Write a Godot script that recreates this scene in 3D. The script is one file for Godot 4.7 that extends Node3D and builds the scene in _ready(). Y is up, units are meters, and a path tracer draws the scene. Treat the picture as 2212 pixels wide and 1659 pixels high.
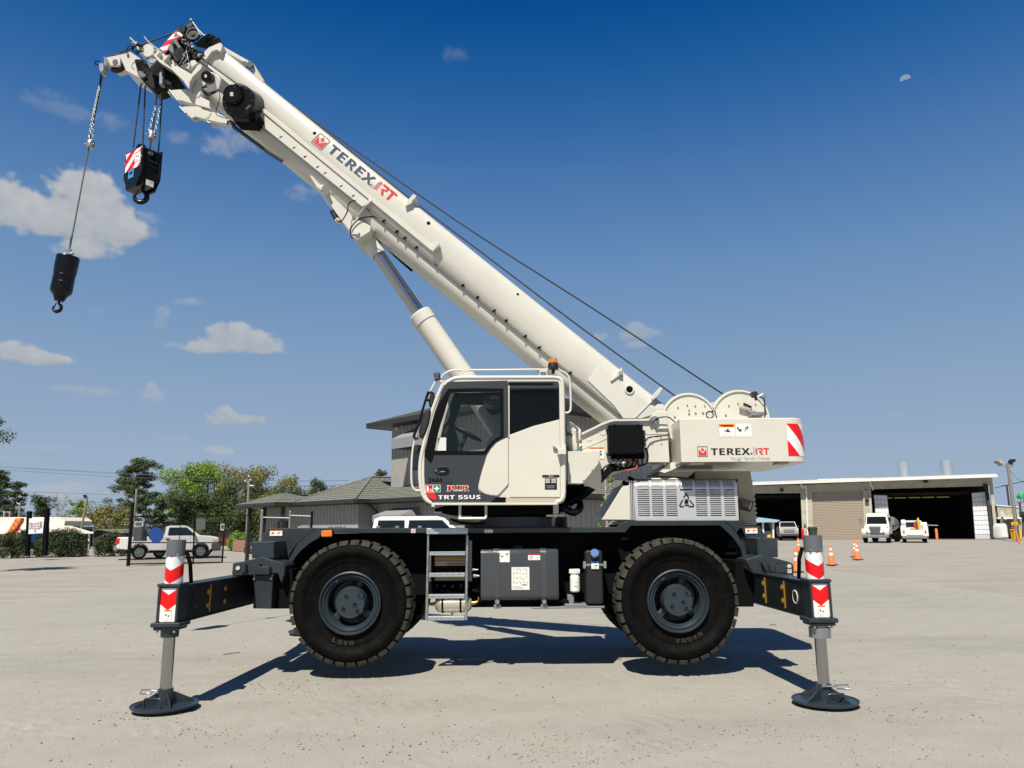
extends Node3D
# A white rough-terrain crane on its outriggers in a gravel yard, workshops behind, noon sun from the front left.
# World: x right, y up, z towards the photographer; the near faces of the crane's tyres stand on z = 0.

const EYE := Vector3(0, 1.79, 9.5)
const FOCAL := 1635.0          # in pixels of a picture 2212 wide and 1659 high
var view := Basis()
var counts := {}
var smooth_id := 1
var rng := RandomNumberGenerator.new()
var M := {}
# origin and pixel size of the crops of the photograph in which outlines were measured
const CROPS := {0: [0.0, 0.0, 1.0], 1: [0.0, 0.0, .3385], 2: [172.8, 28.8, .1979], 3: [610.6, 230.4, .1945], 4: [979.2, 518.4, .2604], 5: [852.5, 760.3, .2222],
	6: [1198.0, 817.9, .2708], 7: [1589.8, 950.4, .28125], 8: [0.0, 950.4, .2604], 11: [276.5, 1123.2, .2673], 12: [576.0, 1117.4, .2222], 13: [887.0, 1094.4, .2083],
	14: [1290.2, 1117.4, .2222], 15: [1578.2, 1140.5, .26396], 16: [495.4, 864.0, .2083], 21: [0.0, 288.0, .3472], 22: [2039.0, 950.4, .15623], 23: [1267.2, 852.5, .125],
	24: [230.4, 34.6, .11978], 25: [103.7, 518.4, .125]}

# ---------------------------------------------------------------- measuring
func ray(k: int, x: float, y: float) -> Vector3:
	var c: Array = CROPS[k]
	return view * Vector3(c[0] + c[2] * x - 1106.0, 829.5 - c[1] - c[2] * y, -FOCAL)

func at(k: int, x: float, y: float, z: float) -> Vector3:      # on the upright plane at this z
	var d := ray(k, x, y)
	return EYE + d * ((z - EYE.z) / d.z)

func level(k: int, x: float, y: float, h: float) -> Vector3:   # on the level plane at this height
	var d := ray(k, x, y)
	return EYE + d * ((h - EYE.y) / d.y)

func onplane(k: int, x: float, y: float, p: Vector3, n: Vector3) -> Vector3:
	var d := ray(k, x, y)
	return EYE + d * ((p - EYE).dot(n) / d.dot(n))

func poly(k: int, z: float, xy: Array) -> PackedVector2Array:
	var r := PackedVector2Array()
	for i in xy.size() / 2:
		var p := at(k, xy[i * 2], xy[i * 2 + 1], z)
		r.append(Vector2(p.x, p.y))
	return r

# ---------------------------------------------------------------- shapes
func S() -> SurfaceTool:
	var st := SurfaceTool.new()
	st.begin(Mesh.PRIMITIVE_TRIANGLES)
	return st

func flat(st: SurfaceTool) -> void:
	st.set_smooth_group(-1)

func soft(st: SurfaceTool) -> void:
	smooth_id += 1
	st.set_smooth_group(smooth_id)

func tri(st: SurfaceTool, a: Vector3, b: Vector3, c: Vector3, n: Vector3) -> void:
	st.add_vertex(a)
	if (c - a).cross(b - a).dot(n) >= 0.0:
		st.add_vertex(b)
		st.add_vertex(c)
	else:
		st.add_vertex(c)
		st.add_vertex(b)

func quad(st: SurfaceTool, a: Vector3, b: Vector3, c: Vector3, d: Vector3, n: Vector3) -> void:
	tri(st, a, b, c, n)
	tri(st, a, c, d, n)

func box(st: SurfaceTool, c: Vector3, s: Vector3, bs := Basis(), ch := 0.0) -> void:
	flat(st)
	var h := s * .5
	var e: float = minf(ch, minf(h.x, minf(h.y, h.z)) * .9)
	var ax := [Vector3.RIGHT, Vector3.UP, Vector3.BACK]
	for a in 3:
		var u: Vector3 = ax[(a + 1) % 3]
		var v: Vector3 = ax[(a + 2) % 3]
		var w: Vector3 = ax[a]
		for sg in [-1.0, 1.0]:
			var o: Vector3 = w * sg * h[a]
			var uu: Vector3 = u * (h[(a + 1) % 3] - e)
			var vv: Vector3 = v * (h[(a + 2) % 3] - e)
			quad(st, c + bs * (o - uu - vv), c + bs * (o + uu - vv), c + bs * (o + uu + vv), c + bs * (o - uu + vv), bs * w * sg)
			if e > 0.0:
				for sh in [-1.0, 1.0]:           # the bevel between this face and the next axis' face
					var b1: Vector3 = w * sg * h[a] + u * sh * (h[(a + 1) % 3] - e)
					var b2: Vector3 = w * sg * (h[a] - e) + u * sh * h[(a + 1) % 3]
					quad(st, c + bs * (b1 - vv), c + bs * (b1 + vv), c + bs * (b2 + vv), c + bs * (b2 - vv), bs * (w * sg + u * sh))
	if e > 0.0:
		for sx in [-1.0, 1.0]:
			for sy in [-1.0, 1.0]:
				for sz in [-1.0, 1.0]:
					var k := Vector3(sx, sy, sz)
					tri(st, c + bs * (k * Vector3(h.x, h.y - e, h.z - e)), c + bs * (k * Vector3(h.x - e, h.y, h.z - e)), c + bs * (k * Vector3(h.x - e, h.y - e, h.z)), bs * k)

func span(st: SurfaceTool, a: Vector3, b: Vector3, ch := 0.0) -> void:      # box between two corners
	box(st, (a + b) * .5, (b - a).abs(), Basis(), ch)

func area(p: PackedVector2Array) -> float:
	var s := 0.0
	for i in p.size():
		s += p[i].cross(p[(i + 1) % p.size()])
	return s * .5

func inset(p: PackedVector2Array, d: float) -> PackedVector2Array:
	var r := PackedVector2Array()
	var sg := signf(area(p))
	for i in p.size():
		var e1 := (p[i] - p[i - 1 if i else p.size() - 1]).normalized()
		var e2 := (p[(i + 1) % p.size()] - p[i]).normalized()
		var n := Vector2(-e1.y - e2.y, e1.x + e2.x)
		n = n.normalized() / maxf(.5, sqrt(maxf(.0, (1.0 + e1.dot(e2)) * .5)))
		r.append(p[i] + n * d * sg)
	return r

func prism(st: SurfaceTool, p: PackedVector2Array, z0: float, z1: float, t := Transform3D(), bev := 0.0, round_sides := false) -> void:
	var idx := Geometry2D.triangulate_polygon(p)
	var top := inset(p, bev) if bev > 0.0 else p
	var sg := signf(area(p))
	flat(st)
	for i in idx.size() / 3:
		for e in 2:
			var q := top if e else p
			var z := z1 if e else z0
			var a := q[idx[i * 3]]
			var b := q[idx[i * 3 + 1]]
			var c := q[idx[i * 3 + 2]]
			tri(st, t * Vector3(a.x, a.y, z), t * Vector3(b.x, b.y, z), t * Vector3(c.x, c.y, z), t.basis * Vector3(0, 0, signf(z1 - z0) * (1.0 if e else -1.0)))
	if round_sides:
		soft(st)
	var zb := z1 - bev * signf(z1 - z0)
	for i in p.size():
		var j := (i + 1) % p.size()
		var n3 := t.basis * Vector3((p[j] - p[i]).y, -(p[j] - p[i]).x, 0) * sg
		quad(st, t * Vector3(p[i].x, p[i].y, z0), t * Vector3(p[j].x, p[j].y, z0), t * Vector3(p[j].x, p[j].y, zb), t * Vector3(p[i].x, p[i].y, zb), n3)
		if bev > 0.0:
			quad(st, t * Vector3(p[i].x, p[i].y, zb), t * Vector3(p[j].x, p[j].y, zb), t * Vector3(top[j].x, top[j].y, z1), t * Vector3(top[i].x, top[i].y, z1), n3)

func holed(outer: PackedVector2Array, holes: Array) -> PackedVector2Array:   # one outline that runs round the holes through thin cuts
	var o := outer.duplicate()
	if area(o) < 0.0:
		o.reverse()
	for h0 in holes:
		var h: PackedVector2Array = h0.duplicate()
		if area(h) > 0.0:
			h.reverse()
		var best := 1e9
		var bi := 0
		var bj := 0
		for i in o.size():
			for j in h.size():
				if o[i].distance_to(h[j]) < best:
					best = o[i].distance_to(h[j])
					bi = i
					bj = j
		var cut := (h[bj] - o[bi]).normalized().orthogonal() * .0004
		var r := PackedVector2Array()
		for i in bi + 1:
			r.append(o[i])
		for j in h.size() + 1:
			r.append(h[(bj + j) % h.size()] + (cut if j == h.size() else Vector2.ZERO))
		r.append(o[bi] + cut)
		for i in range(bi + 1, o.size()):
			r.append(o[i])
		o = r
	return o

func disc2(c: Vector2, r: float, n := 20, ry := -1.0) -> PackedVector2Array:
	var p := PackedVector2Array()
	for i in n:
		p.append(c + Vector2(cos(TAU * i / n) * r, sin(TAU * i / n) * (r if ry < 0.0 else ry)))
	return p

func rrect(c: Vector2, w: float, h: float, r: float, n := 4) -> PackedVector2Array:
	var p := PackedVector2Array()
	for q in 4:
		var o := Vector2((w * .5 - r) * [1, -1, -1, 1][q], (h * .5 - r) * [1, 1, -1, -1][q])
		for i in n + 1:
			var a := PI * .5 * (q + float(i) / n)
			p.append(c + o + Vector2(cos(a), sin(a)) * r)
	return p

func rounded(p: PackedVector2Array, r: float, n := 4) -> PackedVector2Array:
	var o := PackedVector2Array()
	for i in p.size():
		var a := p[i - 1 if i else p.size() - 1]
		var b := p[(i + 1) % p.size()]
		var ra: float = minf(r, p[i].distance_to(a) * .45)
		var rb: float = minf(r, p[i].distance_to(b) * .45)
		var s := p[i] + (a - p[i]).normalized() * ra
		var e := p[i] + (b - p[i]).normalized() * rb
		for k in n + 1:
			var t := float(k) / n
			o.append(s.lerp(p[i], t).lerp(p[i].lerp(e, t), t))
	return o

func frame_of(d: Vector3) -> Basis:          # a basis whose z runs along d
	var z := d.normalized()
	var x := (Vector3.UP if absf(z.y) < .9 else Vector3.RIGHT).cross(z).normalized()
	return Basis(x, z.cross(x), z)

func cyl(st: SurfaceTool, a: Vector3, b: Vector3, ra: float, rb := -1.0, n := 14, caps := true) -> void:
	if rb < 0.0:
		rb = ra
	var f := frame_of(b - a)
	soft(st)
	for i in n:
		var u := f * Vector3(cos(TAU * i / n), sin(TAU * i / n), 0)
		var v := f * Vector3(cos(TAU * (i + 1) / n), sin(TAU * (i + 1) / n), 0)
		quad(st, a + u * ra, a + v * ra, b + v * rb, b + u * rb, u + v)
	if caps:
		flat(st)
		for i in n:
			var u := f * Vector3(cos(TAU * i / n), sin(TAU * i / n), 0)
			var v := f * Vector3(cos(TAU * (i + 1) / n), sin(TAU * (i + 1) / n), 0)
			tri(st, a, a + u * ra, a + v * ra, a - b)
			tri(st, b, b + u * rb, b + v * rb, b - a)

func tube(st: SurfaceTool, p: Array, r: float, n := 6) -> void:
	var f := frame_of(p[1] - p[0])
	var rings := []
	for i in p.size():
		var d: Vector3 = (p[mini(i + 1, p.size() - 1)] - p[maxi(i - 1, 0)]).normalized()
		var x := (f.x - d * f.x.dot(d)).normalized()
		f = Basis(x, d.cross(x), d)
		var ring := []
		for k in n:
			ring.append(p[i] + f * Vector3(cos(TAU * k / n), sin(TAU * k / n), 0) * r)
		rings.append(ring)
	soft(st)
	for i in p.size() - 1:
		for k in n:
			var l := (k + 1) % n
			quad(st, rings[i][k], rings[i][l], rings[i + 1][l], rings[i + 1][k], rings[i][k] + rings[i][l] - p[i] * 2.0)
	flat(st)
	for e in [0, p.size() - 1]:
		for k in range(1, n - 1):
			tri(st, rings[e][0], rings[e][k], rings[e][k + 1], (p[0] - p[1]) if e == 0 else (p[e] - p[e - 1]))

func curve(p: Array, steps := 6) -> Array:     # a smooth line through points
	var r := []
	for i in p.size() - 1:
		var a: Vector3 = p[maxi(i - 1, 0)]
		var d: Vector3 = p[mini(i + 2, p.size() - 1)]
		for k in steps:
			r.append((p[i] as Vector3).cubic_interpolate(p[i + 1], a, d, float(k) / steps))
	r.append(p[-1])
	return r

func lathe(st: SurfaceTool, t: Transform3D, prof: Array, n := 28, smooth := false) -> void:   # [radius, z] pairs from the back centre round to the front centre
	if smooth:
		soft(st)
	for s in prof.size() - 1:
		if not smooth:
			soft(st)
		var r0: float = prof[s][0]
		var z0: float = prof[s][1]
		var r1: float = prof[s + 1][0]
		var z1: float = prof[s + 1][1]
		for i in n:
			var a := TAU * i / n
			var b := TAU * (i + 1) / n
			var m := (a + b) * .5
			var nn := t.basis * Vector3(cos(m) * (z1 - z0), sin(m) * (z1 - z0), r0 - r1)
			var p00 := t * Vector3(cos(a) * r0, sin(a) * r0, z0)
			var p01 := t * Vector3(cos(b) * r0, sin(b) * r0, z0)
			var p10 := t * Vector3(cos(a) * r1, sin(a) * r1, z1)
			var p11 := t * Vector3(cos(b) * r1, sin(b) * r1, z1)
			if r0 > 1e-5:
				tri(st, p00, p01, p11, nn)
			if r1 > 1e-5:
				tri(st, p00, p11, p10, nn)

func ball(st: SurfaceTool, c: Vector3, r: Vector3, n := 12) -> void:
	var prof := []
	for i in n / 2 + 1:
		var a := PI * i / (n / 2)
		prof.append([sin(a), -cos(a)])
	lathe(st, Transform3D(Basis.from_scale(r), c), prof, n, true)

func hook_shape(st: SurfaceTool, top: Vector3, bs: Basis, s: float) -> void:   # a forged lifting hook below top
	var prev := []
	var n := 22
	for i in n + 1:
		var t := float(i) / n
		var c: Vector2
		var r: float
		if t < .25:
			c = Vector2(.02 * t, -.9 * t / .25 * .42)
			r = .13 - .02 * t
		else:
			var a: float = lerpf(deg_to_rad(62.0), deg_to_rad(-205.0), (t - .25) / .75)
			c = Vector2(-.1, -.78) + Vector2(cos(a), sin(a)) * .42
			r = .17 * sin(lerpf(.75, 2.75, (t - .25) / .75)) + .02
		var ring := []
		var a2: float = 0.0 if t < .25 else lerpf(deg_to_rad(62.0), deg_to_rad(-205.0), (t - .25) / .75)
		var radial := Vector3(1, 0, 0) if t < .25 else Vector3(cos(a2), sin(a2), 0)
		for k in 10:
			var w := TAU * k / 10
			ring.append(top + bs * ((Vector3(c.x, c.y, 0) + radial * cos(w) * r * 1.05 + Vector3(0, 0, sin(w) * r * .7)) * s))
		if i == 0:
			soft(st)
		else:
			for k in 10:
				var l := (k + 1) % 10
				var mid: Vector3 = (ring[0] + ring[5]) * .5
				quad(st, prev[k], prev[l], ring[l], ring[k], (ring[k] + ring[l]) * .5 - mid)
		prev = ring
	flat(st)
	for k in range(1, 9):
		tri(st, prev[0], prev[k], prev[k + 1], bs * Vector3(.6, 1, 0))
	box(st, top + bs * (Vector3(-.36, -.5, 0) * s), Vector3(.07, .52, .12) * s, bs * Basis(Vector3.BACK, -.42), .01 * s)   # the safety latch

# ---------------------------------------------------------------- objects
func numbered(n: String) -> String:
	if not counts.has(n):
		counts[n] = 0
		return n
	counts[n] += 1
	return "%s_%03d" % [n, counts[n]]

func tag(o: Node, label: String, category: String, group := "", kind := "") -> Node:
	o.set_meta("label", label)
	if category:
		o.set_meta("category", category)
	if group:
		o.set_meta("group", group)
	if kind:
		o.set_meta("kind", kind)
	return o

func thing(n: String, pos: Vector3, label: String, category: String, group := "", turn := 0.0) -> Node3D:
	var o := Node3D.new()
	o.name = numbered(n)
	add_child(o, true)
	o.position = pos
	o.rotation.y = turn
	tag(o, label, category, group)
	return o

func put(n: String, st: SurfaceTool, mat: Material, parent: Node3D, in_world := true) -> MeshInstance3D:
	st.generate_normals()
	var m := MeshInstance3D.new()
	m.mesh = st.commit()
	m.material_override = null
	m.mesh.surface_set_material(0, mat)
	m.name = n
	if parent == self:
		m.name = numbered(n)
	parent.add_child(m, true)
	if in_world and parent != self and parent.get_parent() == self and not parent is MeshInstance3D:
		m.position = -parent.position          # meshes measured in the world, under a thing with its own base
	return m

func copy(o: Node3D, pos: Vector3, label: String, turn := 0.0) -> Node3D:
	var c: Node3D = o.duplicate()
	c.name = numbered(String(o.name).rstrip("_0123456789"))
	add_child(c, true)
	c.position = pos
	c.rotation.y = turn
	c.set_meta("label", label)
	return c

func mat(r: float, g: float, b: float, rough := .6, metal := 0.0, coat := 0.0) -> StandardMaterial3D:    # linear base colour
	var m := StandardMaterial3D.new()
	m.albedo_color = Color(r, g, b).linear_to_srgb()
	m.roughness = rough
	m.metallic = metal
	if coat > 0.0:
		m.clearcoat_enabled = true
		m.clearcoat = coat
		m.clearcoat_roughness = .08
	return m

func noise_tex(f: float, seed_: int, lo: Color, hi: Color, size := 256, oct := 4, mid := Color(0, 0, 0, 0)) -> NoiseTexture2D:
	var n := FastNoiseLite.new()
	n.noise_type = FastNoiseLite.TYPE_SIMPLEX_SMOOTH
	n.seed = seed_
	n.frequency = f
	n.fractal_octaves = oct
	var g := Gradient.new()
	g.set_color(0, lo)
	g.set_color(1, hi)
	if mid.a > 0.0:
		g.add_point(.5, mid)
	var t := NoiseTexture2D.new()
	t.width = size
	t.height = size
	t.seamless = true
	t.noise = n
	t.color_ramp = g
	return t

func worn(m: StandardMaterial3D, seed_: int, amount: float, scale := .7) -> StandardMaterial3D:    # dust and uneven sheen on a painted surface
	m.albedo_texture = noise_tex(.012, seed_, Color(1 - amount, 1 - amount, 1 - amount * 1.15), Color.WHITE, 256, 5)
	m.roughness_texture = noise_tex(.02, seed_ + 1, Color(.75, .75, .75), Color.WHITE, 256, 4)
	m.uv1_triplanar = true
	m.uv1_world_triplanar = true
	m.uv1_scale = Vector3.ONE * scale
	return m

func printed(img: Image, rough := .4) -> StandardMaterial3D:
	var m := StandardMaterial3D.new()
	m.albedo_texture = ImageTexture.create_from_image(img)
	m.roughness = rough
	m.texture_filter = BaseMaterial3D.TEXTURE_FILTER_LINEAR
	return m

func panel(n: String, parent: Node3D, c: Vector3, w: float, h: float, bs: Basis, m: Material) -> MeshInstance3D:   # a thin printed plate facing bs.z
	var st := S()
	flat(st)
	var x := bs.x * w * .5
	var y := bs.y * h * .5
	var z := bs.z * .002
	var q := [c - x + y + z, c + x + y + z, c + x - y + z, c - x - y + z]
	var uv := [Vector2(0, 0), Vector2(1, 0), Vector2(1, 1), Vector2(0, 1)]
	for i in [0, 1, 2, 0, 2, 3]:
		st.set_uv(uv[i])
		st.add_vertex(q[i])
	for i in 4:
		var a: Vector3 = q[i]
		var b: Vector3 = q[(i + 1) % 4]
		st.set_uv(uv[i])
		quad(st, a, b, b - z, a - z, (a + b) * .5 - c)
	return put(n, st, m, parent)

func lettering(parent: Node3D, s: String, c: Vector3, w: float, h: float, bs: Basis, m: Material, font := "Droid Sans", weight := 700, deep := .004, n := "lettering") -> MeshInstance3D:
	var f := SystemFont.new()
	f.font_names = PackedStringArray([font])
	f.font_weight = weight
	var t := TextMesh.new()
	t.text = s
	t.font = f
	t.font_size = 64
	t.pixel_size = .01
	t.depth = .05
	t.material = m
	var b := t.get_aabb()
	var o := MeshInstance3D.new()
	o.mesh = t
	o.name = n
	parent.add_child(o, true)
	var k := Vector3(w / b.size.x, h / b.size.y, deep / b.size.z)
	var basis2 := bs * Basis.from_scale(k)
	var off := Vector3.ZERO
	if parent != self and parent.get_parent() == self and not parent is MeshInstance3D:
		off = parent.position
	o.transform = Transform3D(basis2, c - basis2 * b.get_center() - off)
	return o

func word(parent: Node3D, s: String, k: int, r: Array, z: float, m: Material, font := "Droid Sans", weight := 700, deep := .003) -> void:   # lettering that fills a measured box
	var a := at(k, r[0], r[1], z)
	var b := at(k, r[2], r[3], z)
	lettering(parent, s, (a + b) * .5, b.x - a.x, a.y - b.y, Basis(), m, font, weight, deep)

func label(n: String, parent: Node3D, k: int, r: Array, z: float, m: Material) -> void:     # a printed plate that fills a measured box
	var a := at(k, r[0], r[1], z)
	var b := at(k, r[2], r[3], z)
	panel(n, parent, (a + b) * .5, b.x - a.x, a.y - b.y, Basis(), m)

# small printed labels: an orange or coloured band over white with dark pictogram marks
func sticker(w: int, h: int, band: Color, share: float, seed_: int, cols := 2, ink := Color(.12, .12, .12)) -> StandardMaterial3D:
	var im := Image.create_empty(w, h, false, Image.FORMAT_RGB8)
	im.fill(Color(.9, .9, .88))
	var r := RandomNumberGenerator.new()
	r.seed = seed_
	var bh := int(h * share)
	im.fill_rect(Rect2i(0, 0, w, bh), band)
	for c in cols:
		var x0 := w * c / cols
		if bh > 5:
			im.fill_rect(Rect2i(x0 + 8, bh / 3, w / cols - 16, maxi(2, bh / 3)), band.darkened(.75))
		var cw := w / cols
		for k in 7:
			var bw := r.randi_range(2, maxi(3, cw / 3))
			im.fill_rect(Rect2i(x0 + cw / 6 + r.randi_range(0, cw / 2), bh + (h - bh) / 6 + r.randi_range(0, (h - bh) / 3), bw, r.randi_range(2, maxi(3, h / 7))), ink)
		for k in 3:
			im.fill_rect(Rect2i(x0 + cw / 8, bh + (h - bh) * (7 + k) / 10, r.randi_range(cw / 2, cw * 6 / 8), maxi(1, h / 40)), Color(.45, .45, .45))
		im.fill_rect(Rect2i(x0, bh, 1, h - bh), Color(.5, .5, .5))
	return printed(im)

func stripes(w: int, h: int, slope: float, period: int, phase: int) -> StandardMaterial3D:   # red and white warning stripes
	var im := Image.create_empty(w, h, false, Image.FORMAT_RGB8)
	for y in h:
		for x in w:
			im.set_pixel(x, y, Color(.82, .04, .06) if posmod(int(x + y * slope) + phase, period) < period / 2 else Color(.86, .87, .88))
	return printed(im, .3)

# ---------------------------------------------------------------- the crane
var crane: Node3D
const ZB := -1.1      # near side of the boom
const ZC := -.25      # near side of the cab
const ZD := -.5       # near edge of the carrier deck
const Z := Vector3.BACK

func grp(n: String) -> Node3D:          # a part that is only its sub-parts
	var o := Node3D.new()
	o.name = n
	crane.add_child(o, true)
	o.position = -crane.position
	return o

func sub(n: String, k: int, z0: float, z1: float, xy: Array, m: Material, parent: Node3D, bev := 0.0, rad := 0.0) -> MeshInstance3D:   # a plate with a measured outline on z1, reaching back to z0
	var st := S()
	var p := poly(k, z1, xy)
	if rad > 0.0:
		p = rounded(p, rad)
	prism(st, p, z0, z1, Transform3D(), bev)
	return put(n, st, m, parent)

func bolts(n: String, pts: Array, r: float, dz: float, m: Material, parent: Node3D) -> void:
	for p in pts:
		var st := S()
		cyl(st, p, p + Vector3(0, 0, dz), r, r, 6)
		put(n, st, m, parent)

func build_crane() -> void:
	var lw := at(0, 755, 1302, 0)
	var rw := at(0, 1466, 1300, 0)
	var wy := (lw.y + rw.y) * .5
	crane = thing("mobile_crane", Vector3((lw.x + rw.x) * .5, 0, -1.28), "white and slate grey rough terrain crane on outriggers, its boom raised to the left", "crane")
	build_wheels(lw.x, rw.x, wy)
	build_carrier(lw.x, rw.x, wy)
	for s in [-1, 1]:
		build_outrigger(s, 1)
		build_outrigger(s, -1)
	build_deck_gear()
	build_turntable()
	build_cab()
	build_superstructure()
	build_counterweight()
	build_boom()
	build_boom_head()
	build_hooks()

func build_wheels(xl: float, xr: float, wy: float) -> void:
	var tyre := S()
	lathe(tyre, Transform3D(), [[.36, -.46], [.44, -.5], [.54, -.52], [.64, -.505], [.7, -.48], [.722, -.41], [.722, -.11], [.702, -.04], [.665, -.012], [.62, 0.0], [.585, -.004], [.562, -.024], [.52, -.042], [.46, -.054], [.4, -.058], [.37, -.06]], 48, true)
	var ridge := Transform3D()
	lathe(tyre, ridge, [[.645, -.03], [.645, -.006], [.638, -.004], [.633, -.02]], 48)
	lathe(tyre, ridge, [[.5, -.06], [.5, -.04], [.494, -.04], [.492, -.06]], 48)
	var w := put("wheel", tyre, M.tyre, crane, false)
	var tread := S()
	for k in 33:
		for side in 2:
			var a := TAU * (k + side * .5) / 33.0
			var rad := Vector3(cos(a), sin(a), 0)
			var tan_ := Vector3(-sin(a), cos(a), 0)
			var p := PackedVector2Array([Vector2(.69, -.275), Vector2(.742, -.27), Vector2(.747, -.1), Vector2(.745, -.055), Vector2(.732, -.03), Vector2(.692, -.016), Vector2(.685, -.06)])
			if side:
				for i in p.size():
					p[i].y = -.52 - p[i].y
			prism(tread, p, -.053, .053, Transform3D(Basis(rad, Z, tan_), Vector3.ZERO), .004)
	put("tread", tread, M.tread, w)
	var rim := S()
	lathe(rim, Transform3D(), [[.365, -.1], [.378, -.03], [.374, -.012], [.36, -.006], [.35, -.02], [.343, -.04], [.335, -.034], [.322, -.03], [.312, -.045], [.3, -.06], [.288, -.056], [.278, -.07], [.274, -.1], [.262, -.3], [.12, -.33], [0, -.33]], 56)
	box(rim, Vector3(-.17, .26, -.045), Vector3(.045, .03, .03), Basis(Z, .6), .004)
	put("rim", rim, M.slate_gloss, w)
	var hub := S()
	lathe(hub, Transform3D(), [[.2, -.33], [.195, -.1], [.186, -.085], [.182, -.035], [.172, -.022], [.16, -.024], [0, -.024]], 40)
	for q in [[.13, .1], [-.055, .09], [.07, -.02], [-.09, -.08], [.11, -.11]]:
		lathe(hub, Transform3D(Basis(), Vector3(q[0] * .85, q[1] * .85, -.03)), [[.03, 0], [.03, .012], [.022, .012], [.02, .006], [.01, .006], [.01, .014], [0, .014]], 12)
	prism(hub, disc2(Vector2(.14, .085), .022, 8), -.06, -.014)
	prism(hub, disc2(Vector2(.14, -.095), .022, 8), -.06, -.014)
	put("hub", hub, M.slate_gloss, w)
	var arms := S()
	for q in [3.9, 5.6, 1.2]:
		box(arms, Vector3(cos(q), sin(q), 0) * .225 + Vector3(0, 0, -.2), Vector3(.13, .1, .05), Basis(Z, q), .02)
	put("hub_arm", arms, M.slate_dark, w)
	for n in 8:
		var st := S()
		var a := TAU * (n + .3) / 8
		cyl(st, Vector3(cos(a) * .235, sin(a) * .235, -.34), Vector3(cos(a) * .235, sin(a) * .235, -.28), .016, .016, 6)
		put("wheel_bolt", st, M.slate_dark, w)
	var xs := [xl, xr, xl, xr]
	var words := ["MA01", "MAGNA", "", ""]
	var starts := [-1.5, -1.0]
	for i in 4:
		var o: Node3D = w if i == 0 else w.duplicate()
		if i:
			crane.add_child(o, true)
		o.position = Vector3(xs[i], wy, 0 if i < 2 else -2.56) - crane.position
		if i > 1:
			o.rotation = Vector3(0, PI, .4 * i)
	for i in 2:
		var o: Node3D = crane.get_child(i)
		for c in words[i].length():
			var a: float = starts[i] - c * .155
			var rad := Vector3(cos(a), sin(a), 0)
			lettering(o, words[i][c], rad * .468 + Vector3(0, 0, -.05), .05, .055, Basis(Vector3(sin(a), -cos(a), 0), rad, Z), M.tyre_letters, "Droid Sans", 700, .012)

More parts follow.
